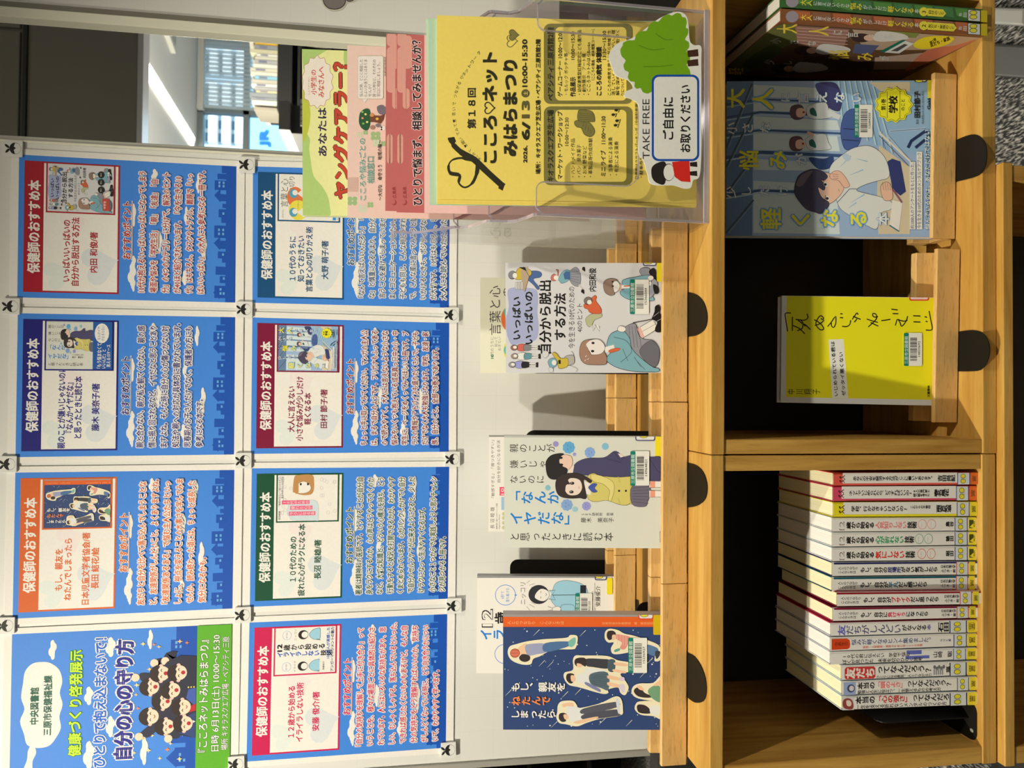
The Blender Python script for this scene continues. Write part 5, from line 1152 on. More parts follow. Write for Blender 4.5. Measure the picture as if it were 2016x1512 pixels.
faceout('pale book with two drawn teenagers back to back, front row', .8525, ZS1, ((992.5, 857), (1302.5, 859.5), (992.5, 1078), (1302.5, 1079.5)), .015, cover_pair, (900, 760), 3.733,
    backcol=c(208, 206, 182), spinecol=c(150, 148, 132), stick=(('barcode_label', lambda g, S: lib_label(g, S, 1272, 478, 1410, 731, '14964821', 3)), ('yellow_tape', tape(1455, 1530, 366, 515)), ('class_label', corner_label(1308, 1455, 366, 402))))
faceout('dark blue starry book with cut-out pupils and an orange edge, front row', .8520, ZS1, ((990.5, 1209), (1302, 1210), (990.5, 1436.5), (1301.5, 1437)), .015, cover_stars, (900, 1112), 3.733,
    backcol=c(50, 66, 104), spinecol=c(160, 148, 136), stick=(('barcode_label', lambda g, S: lib_label(g, S, 1256, 534, 1394, 792, '15236927', 4)), ('yellow_tape', tape(1440, 1520, 366, 512, (200, 170, 20))), ('class_label', corner_label(1330, 1442, 366, 398, (200, 70, 50)))))
faceout('white book with a smiling boy in a pale blue shirt, back row', 1.0480, ZS1, ((939.5, 1133.5), (1209, 1135), (937.5, 1325.5), (1208, 1327)), .014, cover_calm, (900, 1112), 3.733,
    backcol=c(230, 226, 212), spinecol=c(120, 116, 110), stick=(('barcode_label', lambda g, S: lib_label(g, S, 868, 208, 992, 440, '17693120', 5)), ('yellow_tape', tape(1100, 1140, 96, 216)), ('class_label', corner_label(1010, 1100, 84, 112))))
def cover_tired(g, S):
    poly(g, S, [(230, 362), (1180, 362), (1180, 1072), (228, 1072)], c(228, 224, 204)); rect(g, S, 230, 362, 1180, 374, c(140, 136, 124)); K = c(70, 64, 58)
    text(g, S, '「敏感すぎる」「傷つきやすい」', 275, 822, 272, 398, 24, K, 0); text(g, S, '自分を好き今になる方法'.replace('今', ''), 318, 708, 316, 398, 24, K, 0); text(g, S, '長 沼 睦 雄', 274, 1048, 274, 890, 30, K, 0)
    text(g, S, '精神科医 十勝むつみのクリニック院長', 298, 1050, 298, 862, 13, K, 0); text(g, S, 'Naganuma Mutsuo', 315, 1050, 315, 942, 12, K, 0)
    rect(g, S, 312, 805, 420, 742, c(226, 70, 96)); text(g, S, '10', 345, 798, 345, 752, 26, c(236, 200, 190), .02); rect(g, S, 325, 910, 420, 815, c(150, 180, 200))
    for y in (1040, 1005, 970, 940): ell(g, S, 340, y, 10, 14, c(190, 186, 120), 10)
faceout('pale book peeping out behind the one with two teenagers, back row', 1.0480, ZS1, ((962.5, 857.5), (1209, 858.5), (961.5, 1046.5), (1208, 1048)), .014, cover_tired, (900, 760), 3.733, backcol=c(228, 224, 206), spinecol=c(120, 116, 104))
def cover_words(g, S):
    poly(g, S, [(170, 547), (1180, 547), (1180, 1247), (170, 1247)], c(222, 216, 180)); K = c(60, 56, 50); LG = c(120, 112, 96)
    text(g, S, '言葉と心', 322, 968, 318, 606, 84, K, 0); text(g, S, '10代のうちに', 270, 1142, 270, 982, 26, LG, 0); text(g, S, '10', 270, 1142, 270, 1112, 26, c(20, 120, 84), .03); text(g, S, '知って', 298, 1056, 298, 982, 24, LG, 0); text(g, S, 'おきたい', 322, 1084, 322, 982, 22, LG, 0)
    ell(g, S, 410, 850, 88, 104, c(226, 112, 54), 24); ell(g, S, 400, 800, 58, 50, c(84, 176, 150), 18); ell(g, S, 420, 1080, 80, 95, c(226, 214, 60), 24); ell(g, S, 400, 1080, 58, 50, c(84, 176, 150), 18)
    text(g, S, 'の', 400, 690, 400, 620, 70, K, 0)
faceout('cream book peeping out behind the one with the seated girl, back row', 1.0480, ZS1, ((945.5, 546.5), (1209, 547), (945.5, 734), (1208, 735)), .014, cover_words, (900, 400), 3.733, backcol=c(222, 216, 182), spinecol=c(190, 184, 150))

ZS2 = -.6912 + .0172
# the top of the large book passes behind the cabinet's front edge
faceout('large blue classroom book with a boy leaning on his hand, in the cabinet', .8298, ZS2, ((1431, 160), (1836, 158.5), (1429, 464), (1834, 466.5)), .015, cover_class, (1416, 140), 3.706,
    backcol=c(120, 146, 170), spinecol=c(120, 140, 160), stick=(('barcode_label', lambda g, S: lib_label(g, S, 982, 248, 1115, 486, '12684350', 6)), ('yellow_tape', tape(1516, 1562, 66, 200, (214, 200, 40))), ('class_label', corner_label(1420, 1512, 70, 84, (40, 36, 40)))))
def cover_yellow(g, S):
    Y_, K = c(236, 214, 26), c(28, 24, 18)
    poly(g, S, [(405, 338), (1440, 345), (1432, 1076), (398, 1054)], c(218, 214, 196)); poly(g, S, [(446, 345), (1440, 358), (1412, 1032), (440, 1014)], Y_)
    poly(g, S, [(1420, 480), (1440, 480), (1430, 1036), (1408, 1034)], c(218, 214, 196))
    poly(g, S, [(722, 634), (822, 630), (852, 1020), (748, 1018)], c(222, 218, 202))
    W_ = [4, 6, 5]
    def st(*ps): line(g, S, ps, 7, K, True)
    st((452, 580), (440, 500), (438, 460), (474, 458))                                     # opening mark
    st((484, 576), (484, 530), (484, 482)); st((486, 540), (530, 560), (566, 596)); st((515, 575), (548, 560), (560, 530), (604, 568)); st((520, 505), (572, 545)); st((556, 524), (535, 500)); st((505, 500), (560, 505), (586, 490), (580, 462))
    st((628, 502), (660, 520), (684, 545), (690, 565), (668, 568), (645, 545), (640, 520), (655, 490), (672, 476), (690, 490), (684, 502), (672, 492)); st((632, 540), (668, 528), (694, 505))
    st((716, 548), (740, 520), (764, 484)); st((740, 520), (744, 545), (758, 552), (770, 528), (772, 490), (768, 478))
    st((812, 545), (840, 548), (862, 535), (870, 505)); st((798, 488), (820, 490)); st((800, 462), (816, 464))
    st((880, 500), (900, 470), (912, 458), (918, 470)); st((885, 480), (935, 500)); st((892, 518), (905, 505), (910, 495))
    st((975, 498), (1020, 512), (1050, 520)); st((985, 550), (1010, 528), (1040, 494), (1036, 466), (1016, 462), (1018, 480), (1040, 486), (1048, 478)); st((1000, 520), (1052, 545))
    st((1072, 508), (1100, 505), (1132, 500))
    st((1165, 540), (1178, 500), (1195, 520), (1205, 545), (1225, 528), (1240, 500), (1246, 478)); st((1180, 500), (1220, 512), (1245, 505)); st((1146, 462), (1185, 462)); st((1138, 432), (1180, 438))
    st((1282, 476), (1330, 478)); st((1284, 516), (1330, 518)); st((1358, 482), (1374, 486)); st((1365, 512), (1378, 516))
    st((1388, 444), (1398, 500), (1408, 566), (1366, 570))
    vtext(g, S, '中川翔子', 448, 978, 668, 978, 38, K, .0); text(g, S, '文藝春秋', 1392, 1014, 1392, 936, 16, K, .02)
    text(g, S, 'いじめられている君は', 786, 1006, 762, 646, 26, K, .02); text(g, S, 'ゼッタイ悪くない', 836, 1004, 816, 716, 26, K, .02)
    poly(g, S, rrect(1256, 345, 1388, 376, 12, 3), c(206, 60, 40)); poly(g, S, rrect(1264, 345, 1380, 368, 9, 3), c(224, 190, 176))
faceout('bright yellow hardcover with handwritten black lettering, in the cabinet', .8262, ZS2, ((1539.5, 582), (1842, 586), (1537, 792.5), (1839, 798.5)), .0145, cover_yellow, (1416, 480), 3.36,
    backcol=c(216, 212, 196), spinecol=c(222, 202, 24), pagecol=c(150, 146, 120), hard=True, stick=(('barcode_label', lambda g, S: lib_label(g, S, 1218, 590, 1338, 808, '14820692', 7)),))

# ------------------------------------------------------------ the two standing volumes at the right end, turned to show spine and cover
def volume(label, x0, x1, y0, dep, ztop, col, tone, cover=None, spine=None):
    zb = -.6912; dx = .07                                   # they stand slightly skew
    f = lambda x, y: x + (y - y0) * dx
    lean = -.0045                                                    # the top leans a little to the left
    t = thing('book', label, 'book', ((x0 + x1) / 2, y0 + dep / 2, zb))
    def bl_(g, xa, xb, ya, yb, za, zc, cc):
        v = [(f(x, y) + (z - zb) / .264 * lean, y, z) for x in (xa, xb) for y in (ya, yb) for z in (za, zc)]
        g.add(v, [(0, 1, 3, 2), (4, 6, 7, 5), (0, 4, 5, 1), (2, 3, 7, 6), (0, 2, 6, 4), (1, 5, 7, 3)], cc)
    g = G(); bl_(g, x0, x0 + .0008, y0 + .001, y0 + dep, zb, ztop, col)
    if cover: cover(g)
    g.make('front_cover', GLOSS, parent=t)
    g = G(); bl_(g, x1 - .0008, x1, y0 + .001, y0 + dep, zb, ztop, col); g.make('back_cover', GLOSS, parent=t)
    g = G(); bl_(g, x0, x1, y0 - .0004, y0 + .001, zb, ztop, col); spine(g); g.make('spine', GLOSS, parent=t)
    g = G(); bl_(g, x0 + .001, x1 - .001, y0 + .0015, y0 + dep - .002, zb + .001, ztop - .001, c(190, 182, 160)); g.make('pages', PAGES, parent=t)
def spine_art(Y, top, y_at, num, sub_, cols, px_w):
    def f(g):
        S = Px((0, Y - .0006, 0), o=(1416, 0), k=3.36)
        base, yel, wh = c(*cols[0]), c(224, 208, 60), c(206, 206, 190)
        def P(x, o_): return (x, y_at(x) + o_)
        for i in range(9):
            x = 480 + i * 135; poly(g, S, [P(x, -px_w * .48), P(x + 120, -px_w * .48), P(x + 130, px_w * .2 + 8 * (i % 3)), P(x + 10, px_w * .1)], c(*cols[1 + i % 2]))
        ell(g, S, 482, y_at(482), 42, px_w * .46, c(150, 140, 140), 16)
        def v(s_, xa, xb, w_, col): vtext(g, S, s_, xa, y_at(xa), xb, y_at(xb), w_, col, .012)
        v('大人', 536, 616, px_w * .52, yel); v('に言えない小さな', 618, 862, px_w * .36, wh); v('悩み', 864, 946, px_w * .56, yel); v('が少しだけ', 950, 1110, px_w * .36, wh); v('軽くなる', 1112, 1288, px_w * .5, yel); v('本', 1288, 1322, px_w * .36, wh)
        ell(g, S, 1352, y_at(1352), 30, px_w * .36, yel, 16); q = y_at(1450); e_ = 1500 if num == '3' else 1570
        poly(g, S, [P(1376, -px_w * .3), P(e_ - 20, -px_w * .3), P(e_, 0), P(e_ - 20, px_w * .3), P(1376, px_w * .3)], yel)
        v(num, 1335, 1370, px_w * .5, K_); v(sub_, 1382, e_ - 16, px_w * .36, K_)
        v('監修', 1584, 1604, px_w * .3, wh); v('田', 1612, 1638, px_w * .4, wh)
        x0, x1 = 1642, 1728
        poly(g, S, [P(x0, -px_w * .46), P(x1, -px_w * .46), P(x1, px_w * .46), P(x0, px_w * .46)], c(30, 28, 26)); poly(g, S, [P(x0 + 4, -px_w * .42), P(x1 - 4, -px_w * .42), P(x1 - 4, px_w * .42), P(x0 + 4, px_w * .42)], c(200, 198, 180))
        for o_ in (-.22, .12): ell(g, S, 1680, y_at(1680) + o_ * px_w, 26, px_w * .19, c(60, 60, 30), 14); ell(g, S, 1680, y_at(1680) + o_ * px_w, 22, px_w * .15, c(214, 202, 60), 14)
        poly(g, S, [P(1730, -px_w * .47), P(1772, -px_w * .47), P(1772, px_w * .47), P(1730, px_w * .47)], c(190, 168, 30))
    return f
def orange_cover(g):
    S = Px((.4405 - .0002, .7762, -.6912), (-1, .07, -.01705), (1416, 0), 3.36)
    clipto(S, [(.4405 + (y - .7762) * .07 + (z + .6912) / .264 * -.0045, y, z) for y, z in ((.7765, -.691), (.7765, -.4275), (.940, -.4275), (.940, -.691))])
    poly(g, S, [(60, 400), (400, 155), (1750, 246), (1300, 462), (60, 510)], c(96, 70, 44))
    blob(g, S, [(80, 400), (250, 260), (400, 165), (520, 175), (520, 260), (400, 330), (300, 380), (280, 440), (150, 480)], c(96, 100, 50)); blob(g, S, [(160, 420), (330, 300), (420, 330), (330, 400), (220, 450)], c(70, 80, 36))
    poly(g, S, [(500, 170), (860, 195), (820, 330), (520, 300)], c(150, 110, 90))
    for k in range(6): line(g, S, [(515, 185 + k * 20), (850, 206 + k * 22)], 5, c(190, 150, 130))
    poly(g, S, [(880, 195), (1750, 250), (1500, 330), (960, 330)], c(176, 150, 120)); poly(g, S, [(1060, 200), (1330, 220), (1300, 250), (1080, 240)], c(120, 130, 60))
    poly(g, S, [(900, 290), (1060, 300), (1000, 360), (880, 350)], c(84, 90, 120)); poly(g, S, [(560, 370), (1380, 380), (1290, 440), (900, 450), (560, 440)], c(80, 56, 40)); poly(g, S, [(1030, 380), (1450, 340), (1290, 458), (1020, 460)], c(176, 150, 124))
    blob(g, S, [(1380, 330), (1560, 300), (1700, 262), (1480, 370), (1280, 455), (1240, 450)], c(190, 110, 80))
    for x, y in ((600, 330), (450, 450), (980, 245)):
        ell(g, S, x - 40, y + 5, 66, 30, c(60, 42, 36), 16); ell(g, S, x + 10, y + 5, 34, 20, c(214, 172, 140), 14); blob(g, S, [(x + 40, y - 5), (x + 90, y - 40), (x + 240, y - 20), (x + 260, y + 12), (x + 120, y + 30), (x + 50, y + 22)], c(206, 202, 186))
    for s_, x, y, w_, col in (('大', 450, 190, 66, 1), ('人', 660, 205, 66, 1), ('に', 782, 215, 34, 0), ('言', 880, 230, 38, 0), ('え', 1020, 236, 34, 0), ('な', 1118, 240, 34, 0), ('い', 1230, 248, 30, 0), ('小', 372, 270, 36, 0), ('さ', 492, 278, 32, 0), ('な', 610, 286, 32, 0),
                           ('悩', 790, 362, 66, 1), ('み', 962, 374, 56, 1), ('が', 1092, 384, 32, 0), ('少', 330, 408, 34, 0), ('し', 452, 414, 30, 0), ('だ', 560, 420, 30, 0), ('け', 660, 426, 30, 0), ('軽', 110, 470, 50, 1)):
        vtext(g, S, s_, x - w_ * 1.1, y, x + w_ * 1.1, y, w_, c(224, 196, 60) if col else c(196, 196, 180), .015)
    poly(g, S, [(1060, 340), (1210, 262), (1232, 266), (1090, 345)], c(20, 110, 86)); poly(g, S, [(1092, 345), (1232, 268), (1290, 285), (1190, 352)], c(210, 210, 196)); poly(g, S, [(1135, 335), (1225, 288), (1248, 295), (1180, 338)], c(80, 76, 74))
    blob(g, S, [(1285, 290), (1340, 250), (1420, 236), (1520, 238), (1555, 256), (1500, 296), (1400, 320), (1310, 318)], c(226, 206, 40)); text(g, S, '第2巻', 1400, 292, 1440, 262, 20, K_, .03); text(g, S, '友だち・家族', 1400, 310, 1530, 262, 26, K_, .04)
volume('orange-brown volume turned to show its cover, right end of the cabinet', .4405, .4548, .7762, .165, -.4275, c(130, 80, 44), None, orange_cover,
    spine_art(.7762, 0, lambda x: 105 + (x - 405) * (200 - 105) / 1390, '2', '友だち・家族のこと', ((150, 84, 50), (176, 100, 60), (140, 96, 66)), 84))
volume('green volume between the orange-brown one and the cabinet side', .4572, .4735, .7775, .165, -.4275, c(60, 100, 50), None, None,
    spine_art(.7775, 0, lambda x: 5 + (x - 405) * (112 - 5) / 1390, '3', '自分のこと', ((60, 110, 50), (84, 134, 60), (70, 120, 70)), 84))

# ------------------------------------------------------------ the spine-out row
SPX = 4.383
ZB3, ZT3 = -.6898, -.5020
def zcrop(a): return float(onY(1500 + a / SPX, 1100, .788)[2])
def standing(label, L0, R0, dy, top, cols, art, pages=CREAMP, fwd=0.0, depth=.128):
    """L0: where the spine's two long sides show at its head, R0: at its foot (crop rows); cols: spine ground, side"""
    Ys = .788 - fwd
    def X(a, yy): return float(onY(1500 + a / SPX, 900 + yy / SPX, Ys)[0])
    xr0, xl0, xr1, xl1 = X(620, L0[0]), X(620, L0[1]), X(1880, R0[0]), X(1880, R0[1])
    # widths from the foot, heads shifted by the lean
    TLp, TRp, BLp, BRp = (xl0 + .0003, Ys, top), (xr0 - .0002, Ys, top), (xl1 + .0003, Ys, ZB3), (xr1 - .0002, Ys, ZB3)
    t = thing('book', label, 'book', ((xl1 + xr1) / 2, Ys + depth / 2, ZB3))
    q = [np.array(p) for p in (TLp, TRp, BRp, BLp)]
    n = np.array([0, 1, 0])
    def slab(g, q, a, b_, col, fs=None):
        v = [p + n * a for p in q] + [p + n * b_ for p in q]
        g.add(v, [(0, 1, 2, 3), (7, 6, 5, 4), (0, 4, 5, 1), (1, 5, 6, 2), (2, 6, 7, 3), (3, 7, 4, 0)], col)
    g = G(); r_ = .0007
    # gently rounded spine: bevel the two long edges
    w_ = q[1] - q[0]; k = .10
    prof = [(0, .0025), (.04, .0008), (.12, 0), (.88, 0), (.96, .0008), (1, .0025)]
    vt = [q[0] + (q[1] - q[0]) * a + n * d for a, d in prof]; vb = [q[3] + (q[2] - q[3]) * a + n * d for a, d in prof]
    m = len(prof); g.add(vt + vb, [(i, i + 1, m + i + 1, m + i) for i in range(m - 1)], c(*cols[0]))
    S = Qd(q[0], q[1], q[3], q[2])
    zlo = min(zcrop(1880), -.6899)
    SB = Af(S, lambda a, b_: (1 - b_, (top - zcrop(a)) / (top - zlo)))
    SB.bs = 120.; art(g, SB); g.make('spine', GLOSS, parent=t)
    for s_, nm in ((0, 'back_cover'), (1, 'front_cover')):
        a, b_ = (q[0], q[3]) if s_ == 0 else (q[1], q[2]); e = w_ / np.linalg.norm(w_) * (r_ if s_ == 0 else -r_)
        g = G(); slab(g, [a, a + e, b_ + e, b_], .0025, depth, c(*cols[1 + s_])); g.make(nm, GLOSS, parent=t)
    e = w_ / np.linalg.norm(w_) * .0009; d = np.array([0, 0, .0012])
    g = G(); slab(g, [q[0] + e - d, q[1] - e - d, q[2] - e, q[3] + e], .004, depth - .002, pages); g.make('pages', PAGES, parent=t)
def foot(g, S, x0=1702, x1=1808, edge=(60, 76, 120), tp=(228, 204, 40), xt=None, tx1=1872):
    ovals(g, S, x0, .03, x1, .97, edge); xt = xt or x1 + 6
    rect(g, S, xt, .02, tx1, .98, c(*tp)); vtext(g, S, '図書館', xt + 14, .5, tx1 - 10, .5, .4, c(90, 70, 30), 0)
def kk(g, S, x=690, col=(60, 30, 30)):
    for s_ in (.32, .62): line(g, S, [(x - 22, s_ + .12), (x, s_), (x + 18, s_ + .14)], 7, c(*col)); line(g, S, [(x, s_), (x + 20, s_ - .12)], 7, c(*col)); ell(g, S, x - 22, s_, 8, .07, c(*col), 10)
def pop(col, title, tx0, tx1, au, a0, a1, extra=None):
    def f(g, S):
        rect(g, S, 690 if title[0] != '学' else 700, 0, 1700, .82, c(234, 228, 202)); kk(g, S)
        vtext(g, S, title, tx0, .44, tx1, .44, .34, K_, .012); vtext(g, S, au, a0, .46, a1, .46, .44, K_, .03)
        if extra: vtext(g, S, extra[0], extra[1], .34, extra[2], .34, .20, K_, .01); vtext(g, S, extra[3], extra[1], .60, extra[2], .60, .20, K_, .01)
        foot(g, S, 1698, 1810, (60, 80, 130), (216, 100, 30) if col else (228, 204, 40), tx1=1874)
    return f
def twelve(word, col, w1, au, circ):
    def f(g, S):
        cc = c(*col)
        text(g, S, '12', 716, .86, 716, .30, 52, c(90, 40, 40), .03, c(90, 40, 40), .03); text(g, S, '12', 714, .83, 714, .34, 46, c(236, 232, 212), .0)
        vtext(g, S, '歳から始める', 730, .54, 975, .54, .42, K_, .025); vtext(g, S, word, 985, .54, w1, .54, .46, cc, .02); vtext(g, S, '技術', w1 + 4, .54, w1 + 90, .54, .42, K_, .025)
        for x in (circ, circ + 82):
            ell(g, S, x, .5, 38, .36, cc, 18); ell(g, S, x, .5, 34.5, .325, c(236, 232, 212), 18); text(g, S, 'なるほど', x - 2, .72, x - 2, .30, 8, cc, 0)
        vtext(g, S, au, 1605, .5, 1675, .5, .34, K_, .02)
        foot(g, S, 1684, 1798, (60, 76, 120)); rect(g, S, 1812, .2, 1850, .8, c(60, 70, 20)); poly(g, S, [(1815, .7), (1850, .45), (1850, .8)], c(228, 204, 40))
    return f
def moshi(parts, edge):
    def f(g, S):
        rect(g, S, 620, 0, 1880, .14, c(*edge))
        vtext(g, S, '人とのつながり', 656, .42, 832, .42, .20, K_, .0); vtext(g, S, 'こんなときは', 656, .70, 812, .70, .20, K_, .0)
        x = 850; tot = sum(len(p[0]) for p in parts); e_ = parts[-1][2]
        for s_, col, _ in parts:
            w_ = (e_ - 850) * len(s_) / tot; vtext(g, S, s_, x, .56, x + w_, .56, .36, c(*col) if col else K_, .02); x += w_
        vtext(g, S, '日本児童文学', 1558, .36, 1690, .36, .22, K_, 0); vtext(g, S, 'ふつき・絵', 1560, .68, 1688, .68, .22, K_, 0)
        foot(g, S, 1694, 1800, (200, 70, 60), tx1=1860)
    return f
W0 = (236, 231, 208)
standing('red-ended book, first from the right in the spine-out row', (135, 250), (130, 240), 0, -.5005, ((216, 84, 64), (190, 70, 60), (206, 80, 66)), pop(1, 'あなたの不安を解消する方法がここに書いてあります。', 780, 1495, '吉田尚記', 1525, 1680), fwd=.002)
standing('pink-red-ended book, second from the right in the spine-out row', (252, 385), (245, 378), 0, -.5010, ((206, 70, 92), (180, 60, 80), (200, 70, 90)), pop(1, 'ネットでいじめられたら、どうすればいいの?', 756, 1310, '春名風花', 1505, 1635, ('8人の専門家と', 1320, 1465, '総力戦を考えた')))
standing('yellow-ended book, third from the right in the spine-out row', (390, 520), (382, 512), 0, -.5010, ((226, 208, 30), (200, 190, 60), (214, 200, 60)), pop(0, '学校、行かなきゃいけないの?', 770, 1265, '雨宮処凛', 1518, 1650, ('これからの不登校', 1290, 1468, '')), fwd=.001)
standing('white book with pink title words, fourth from the right in the row', (522, 648), (515, 638), 0, -.5005, (W0, (206, 204, 190), (206, 204, 190)), twelve('人見知りしない', (226, 130, 120), 1262, '鳥谷', 1400), WHITEP)
standing('white book with green title words, in the spine-out row', (650, 778), (640, 760), 0, -.5005, (W0, (196, 206, 190), (206, 210, 190)), twelve('心が折れない', (50, 150, 90), 1238, '鎗田', 1372), WHITEP)
standing('white book with bright red title words, in the spine-out row', (782, 905), (765, 892), 0, -.5005, (W0, (206, 200, 190), (206, 204, 190)), twelve('気にしない', (214, 50, 40), 1246, '堀田', 1395), WHITEP)
standing('white book with a navy edge and navy title words, in the row', (908, 1032), (897, 1018), 0, -.5000, (W0, (46, 50, 90), (40, 44, 84)), moshi((('もし、自分の', None, 0), ('居場所', (40, 50, 110), 0), ('がない気がしたら', None, 1530)), (40, 44, 84)), fwd=.0005)
standing('white book with a teal edge and teal title words, in the row', (1035, 1165), (1020, 1148), 0, -.5000, (W0, (20, 80, 84), (16, 84, 90)), moshi((('もし、自分が', None, 0), ('平凡', (20, 100, 120), 0), ('だと感じたら', None, 1440)), (16, 84, 90)))
standing('white book jutting out a little, with a dark red edge and red title words', (1168, 1295), (1155, 1275), 0, -.5025, (W0, (130, 30, 44), (140, 30, 40)), moshi((('もし、自分が', None, 0), ('ブサイク', (200, 40, 40), 0), ('だと思ったら', None, 1510)), (140, 30, 40)), fwd=.006)
standing('white book with a crimson edge and pinkish title words, in the row', (1300, 1422), (1282, 1390), 0, -.5005, (W0, (160, 30, 60), (130, 24, 50)), moshi((('もし、自分に', None, 0), ('負けそう', (216, 70, 90), 0), ('になったら', None, 1445)), (130, 24, 50)), fwd=.001)
def a11(g, S):
    vtext(g, S, '友だちがしんどい', 655, .54, 1215, .54, .62, c(84, 80, 110), .0); vtext(g, S, '友', 655, .54, 725, .54, .66, c(104, 100, 170), .02); vtext(g, S, 'がなくなる', 1220, .5, 1435, .5, .42, K_, .01); vtext(g, S, '本', 1438, .48, 1475, .48, .4, c(80, 74, 150), .01)
    vtext(g, S, '石田', 1535, .5, 1632, .5, .66, K_, .02); foot(g, S, 1636, 1790, (40, 44, 90)); frame(g, S, 1806, .2, 1855, .8, 4, .035, c(120, 100, 30))
standing('cream book with brushed violet title letters, in the spine-out row', (1432, 1550), (1401, 1514), 0, -.4985, (W0, (200, 196, 186), (196, 60, 80)), a11, WHITEP)
def a12(g, S):
    poly(g, S, [(602, .08), (735, .08), (760, .2), (766, .5), (760, .78), (740, .86), (602, .88)], c(206, 66, 24)); vtext(g, S, '中高生の', 628, .46, 745, .46, .26, c(110, 30, 10), .0)
    vtext(g, S, '悩みが軽くなるヒント集めました。', 775, .38, 1500, .38, .36, c(74, 84, 120), .0); vtext(g, S, '勉強・人間関係・進路の不安に効く53の言葉', 875, .76, 1400, .76, .15, c(206, 90, 50), .0)
    vtext(g, S, 'NHK編', 1552, .46, 1650, .46, .16, c(80, 84, 120), 0)
    foot(g, S, 1672, 1788, (40, 50, 100))
standing('cream book with an orange-red tab at its head, in the spine-out row', (1557, 1680), (1517, 1632), 0, -.4980, (W0, (196, 194, 184), (200, 198, 186)), a12, WHITEP)
def a13(g, S):
    for x0, x1, a, b_ in ((1260, 1392, .05, .38), (1250, 1460, .50, .75)): rect(g, S, x0, a, x1, b_, c(96, 104, 170))
    vtext(g, S, '10代の君に伝えたい 学校で悩む', 695, .36, 1290, .36, .32, K_, .0); vtext(g, S, 'ぼくが見つけた 未来を切りひらく思考', 695, .78, 1400, .78, .30, K_, .0); vtext(g, S, '山崎 聡', 1490, .46, 1660, .46, .46, K_, .0); foot(g, S, 1668, 1780, (60, 90, 150))
standing('white book with violet-blue bars by its title, in the spine-out row', (1682, 1797), (1642, 1745), 0, -.4980, (W0, (200, 198, 186), (204, 202, 190)), a13, WHITEP)
def a14(g, S):
    poly(g, S, [(730, .1), (970, .1), (985, .22), (985, .8), (970, .92), (730, .92), (715, .8), (715, .22)], c(196, 50, 44)); vtext(g, S, '友だち', 722, .52, 982, .52, .60, c(226, 214, 190), .03); vtext(g, S, 'ってなんだろう？', 990, .36, 1480, .36, .48, K_, .01)
    vtext(g, S, 'ひとりになる勇気、人とつながる力', 992, .84, 1480, .84, .18, K_, .0)
    for k in range(5): ell(g, S, 1505 + k * 20, .3 + .1 * (k % 2), 12, .14, c(110, 108, 104), 10); rect(g, S, 1495 + k * 18, .45, 1508 + k * 18, .85, c(150, 148, 140))
    vtext(g, S, '齋藤', 1606, .5, 1638, .5, .4, K_, 0); foot(g, S, 1636, 1786, (40, 40, 50))
standing('book with a red plate at its head, third from the left in the row', (1804, 1937), (1760, 1882), 0, -.5120, (W0, (190, 196, 184), (200, 200, 186)), a14)
def a15(g, S):
    rect(g, S, 706, .05, 812, .98, c(150, 164, 186)); ell(g, S, 770, .5, 34, .3, c(60, 70, 100), 14); ell(g, S, 775, .5, 22, .2, c(214, 200, 190), 12)
    vtext(g, S, '本当の', 826, .34, 982, .34, .44, K_, .02); vtext(g, S, '「頭のよさ」', 984, .34, 1250, .34, .44, c(226, 120, 110), .02); vtext(g, S, 'ってなんだろう？', 1254, .34, 1655, .34, .46, K_, .01)
    vtext(g, S, '勉強と人生に役立つ、一生使えるものの考え方', 826, .80, 1560, .80, .24, K_, .0); foot(g, S, 1702, 1806, (30, 30, 40))
standing('book with a blue picture at its head, second from the left in the row', (1942, 2064), (1892, 2012), 0, -.5125, (W0, (190, 196, 184), (200, 200, 190)), a15)
def a16(g, S):
    rect(g, S, 692, .05, 796, .98, c(206, 200, 186)); blob(g, S, [(700, .7), (700, .3), (730, .12), (770, .2), (790, .5), (785, .9), (730, .9)], c(140, 66, 54)); blob(g, S, [(730, .3), (760, .3), (775, .5), (765, .7), (735, .65)], c(230, 196, 170))
    vtext(g, S, '本当の', 808, .30, 984, .30, .46, K_, .02); vtext(g, S, '「心の強さ」', 986, .30, 1295, .30, .46, c(190, 40, 36), .02); vtext(g, S, 'ってなんだろ', 1300, .30, 1634, .30, .48, K_, .01)
    vtext(g, S, '一生を支える折れないメンタルのつくり方', 810, .78, 1610, .78, .25, K_, .0); foot(g, S, 1636, 1790, (30, 30, 50))
standing('book with a red-haired picture at its head, leftmost in the row', (2070, 2194), (2022, 2140), 0, -.5130, (W0, (196, 200, 190), (200, 200, 190)), a16)

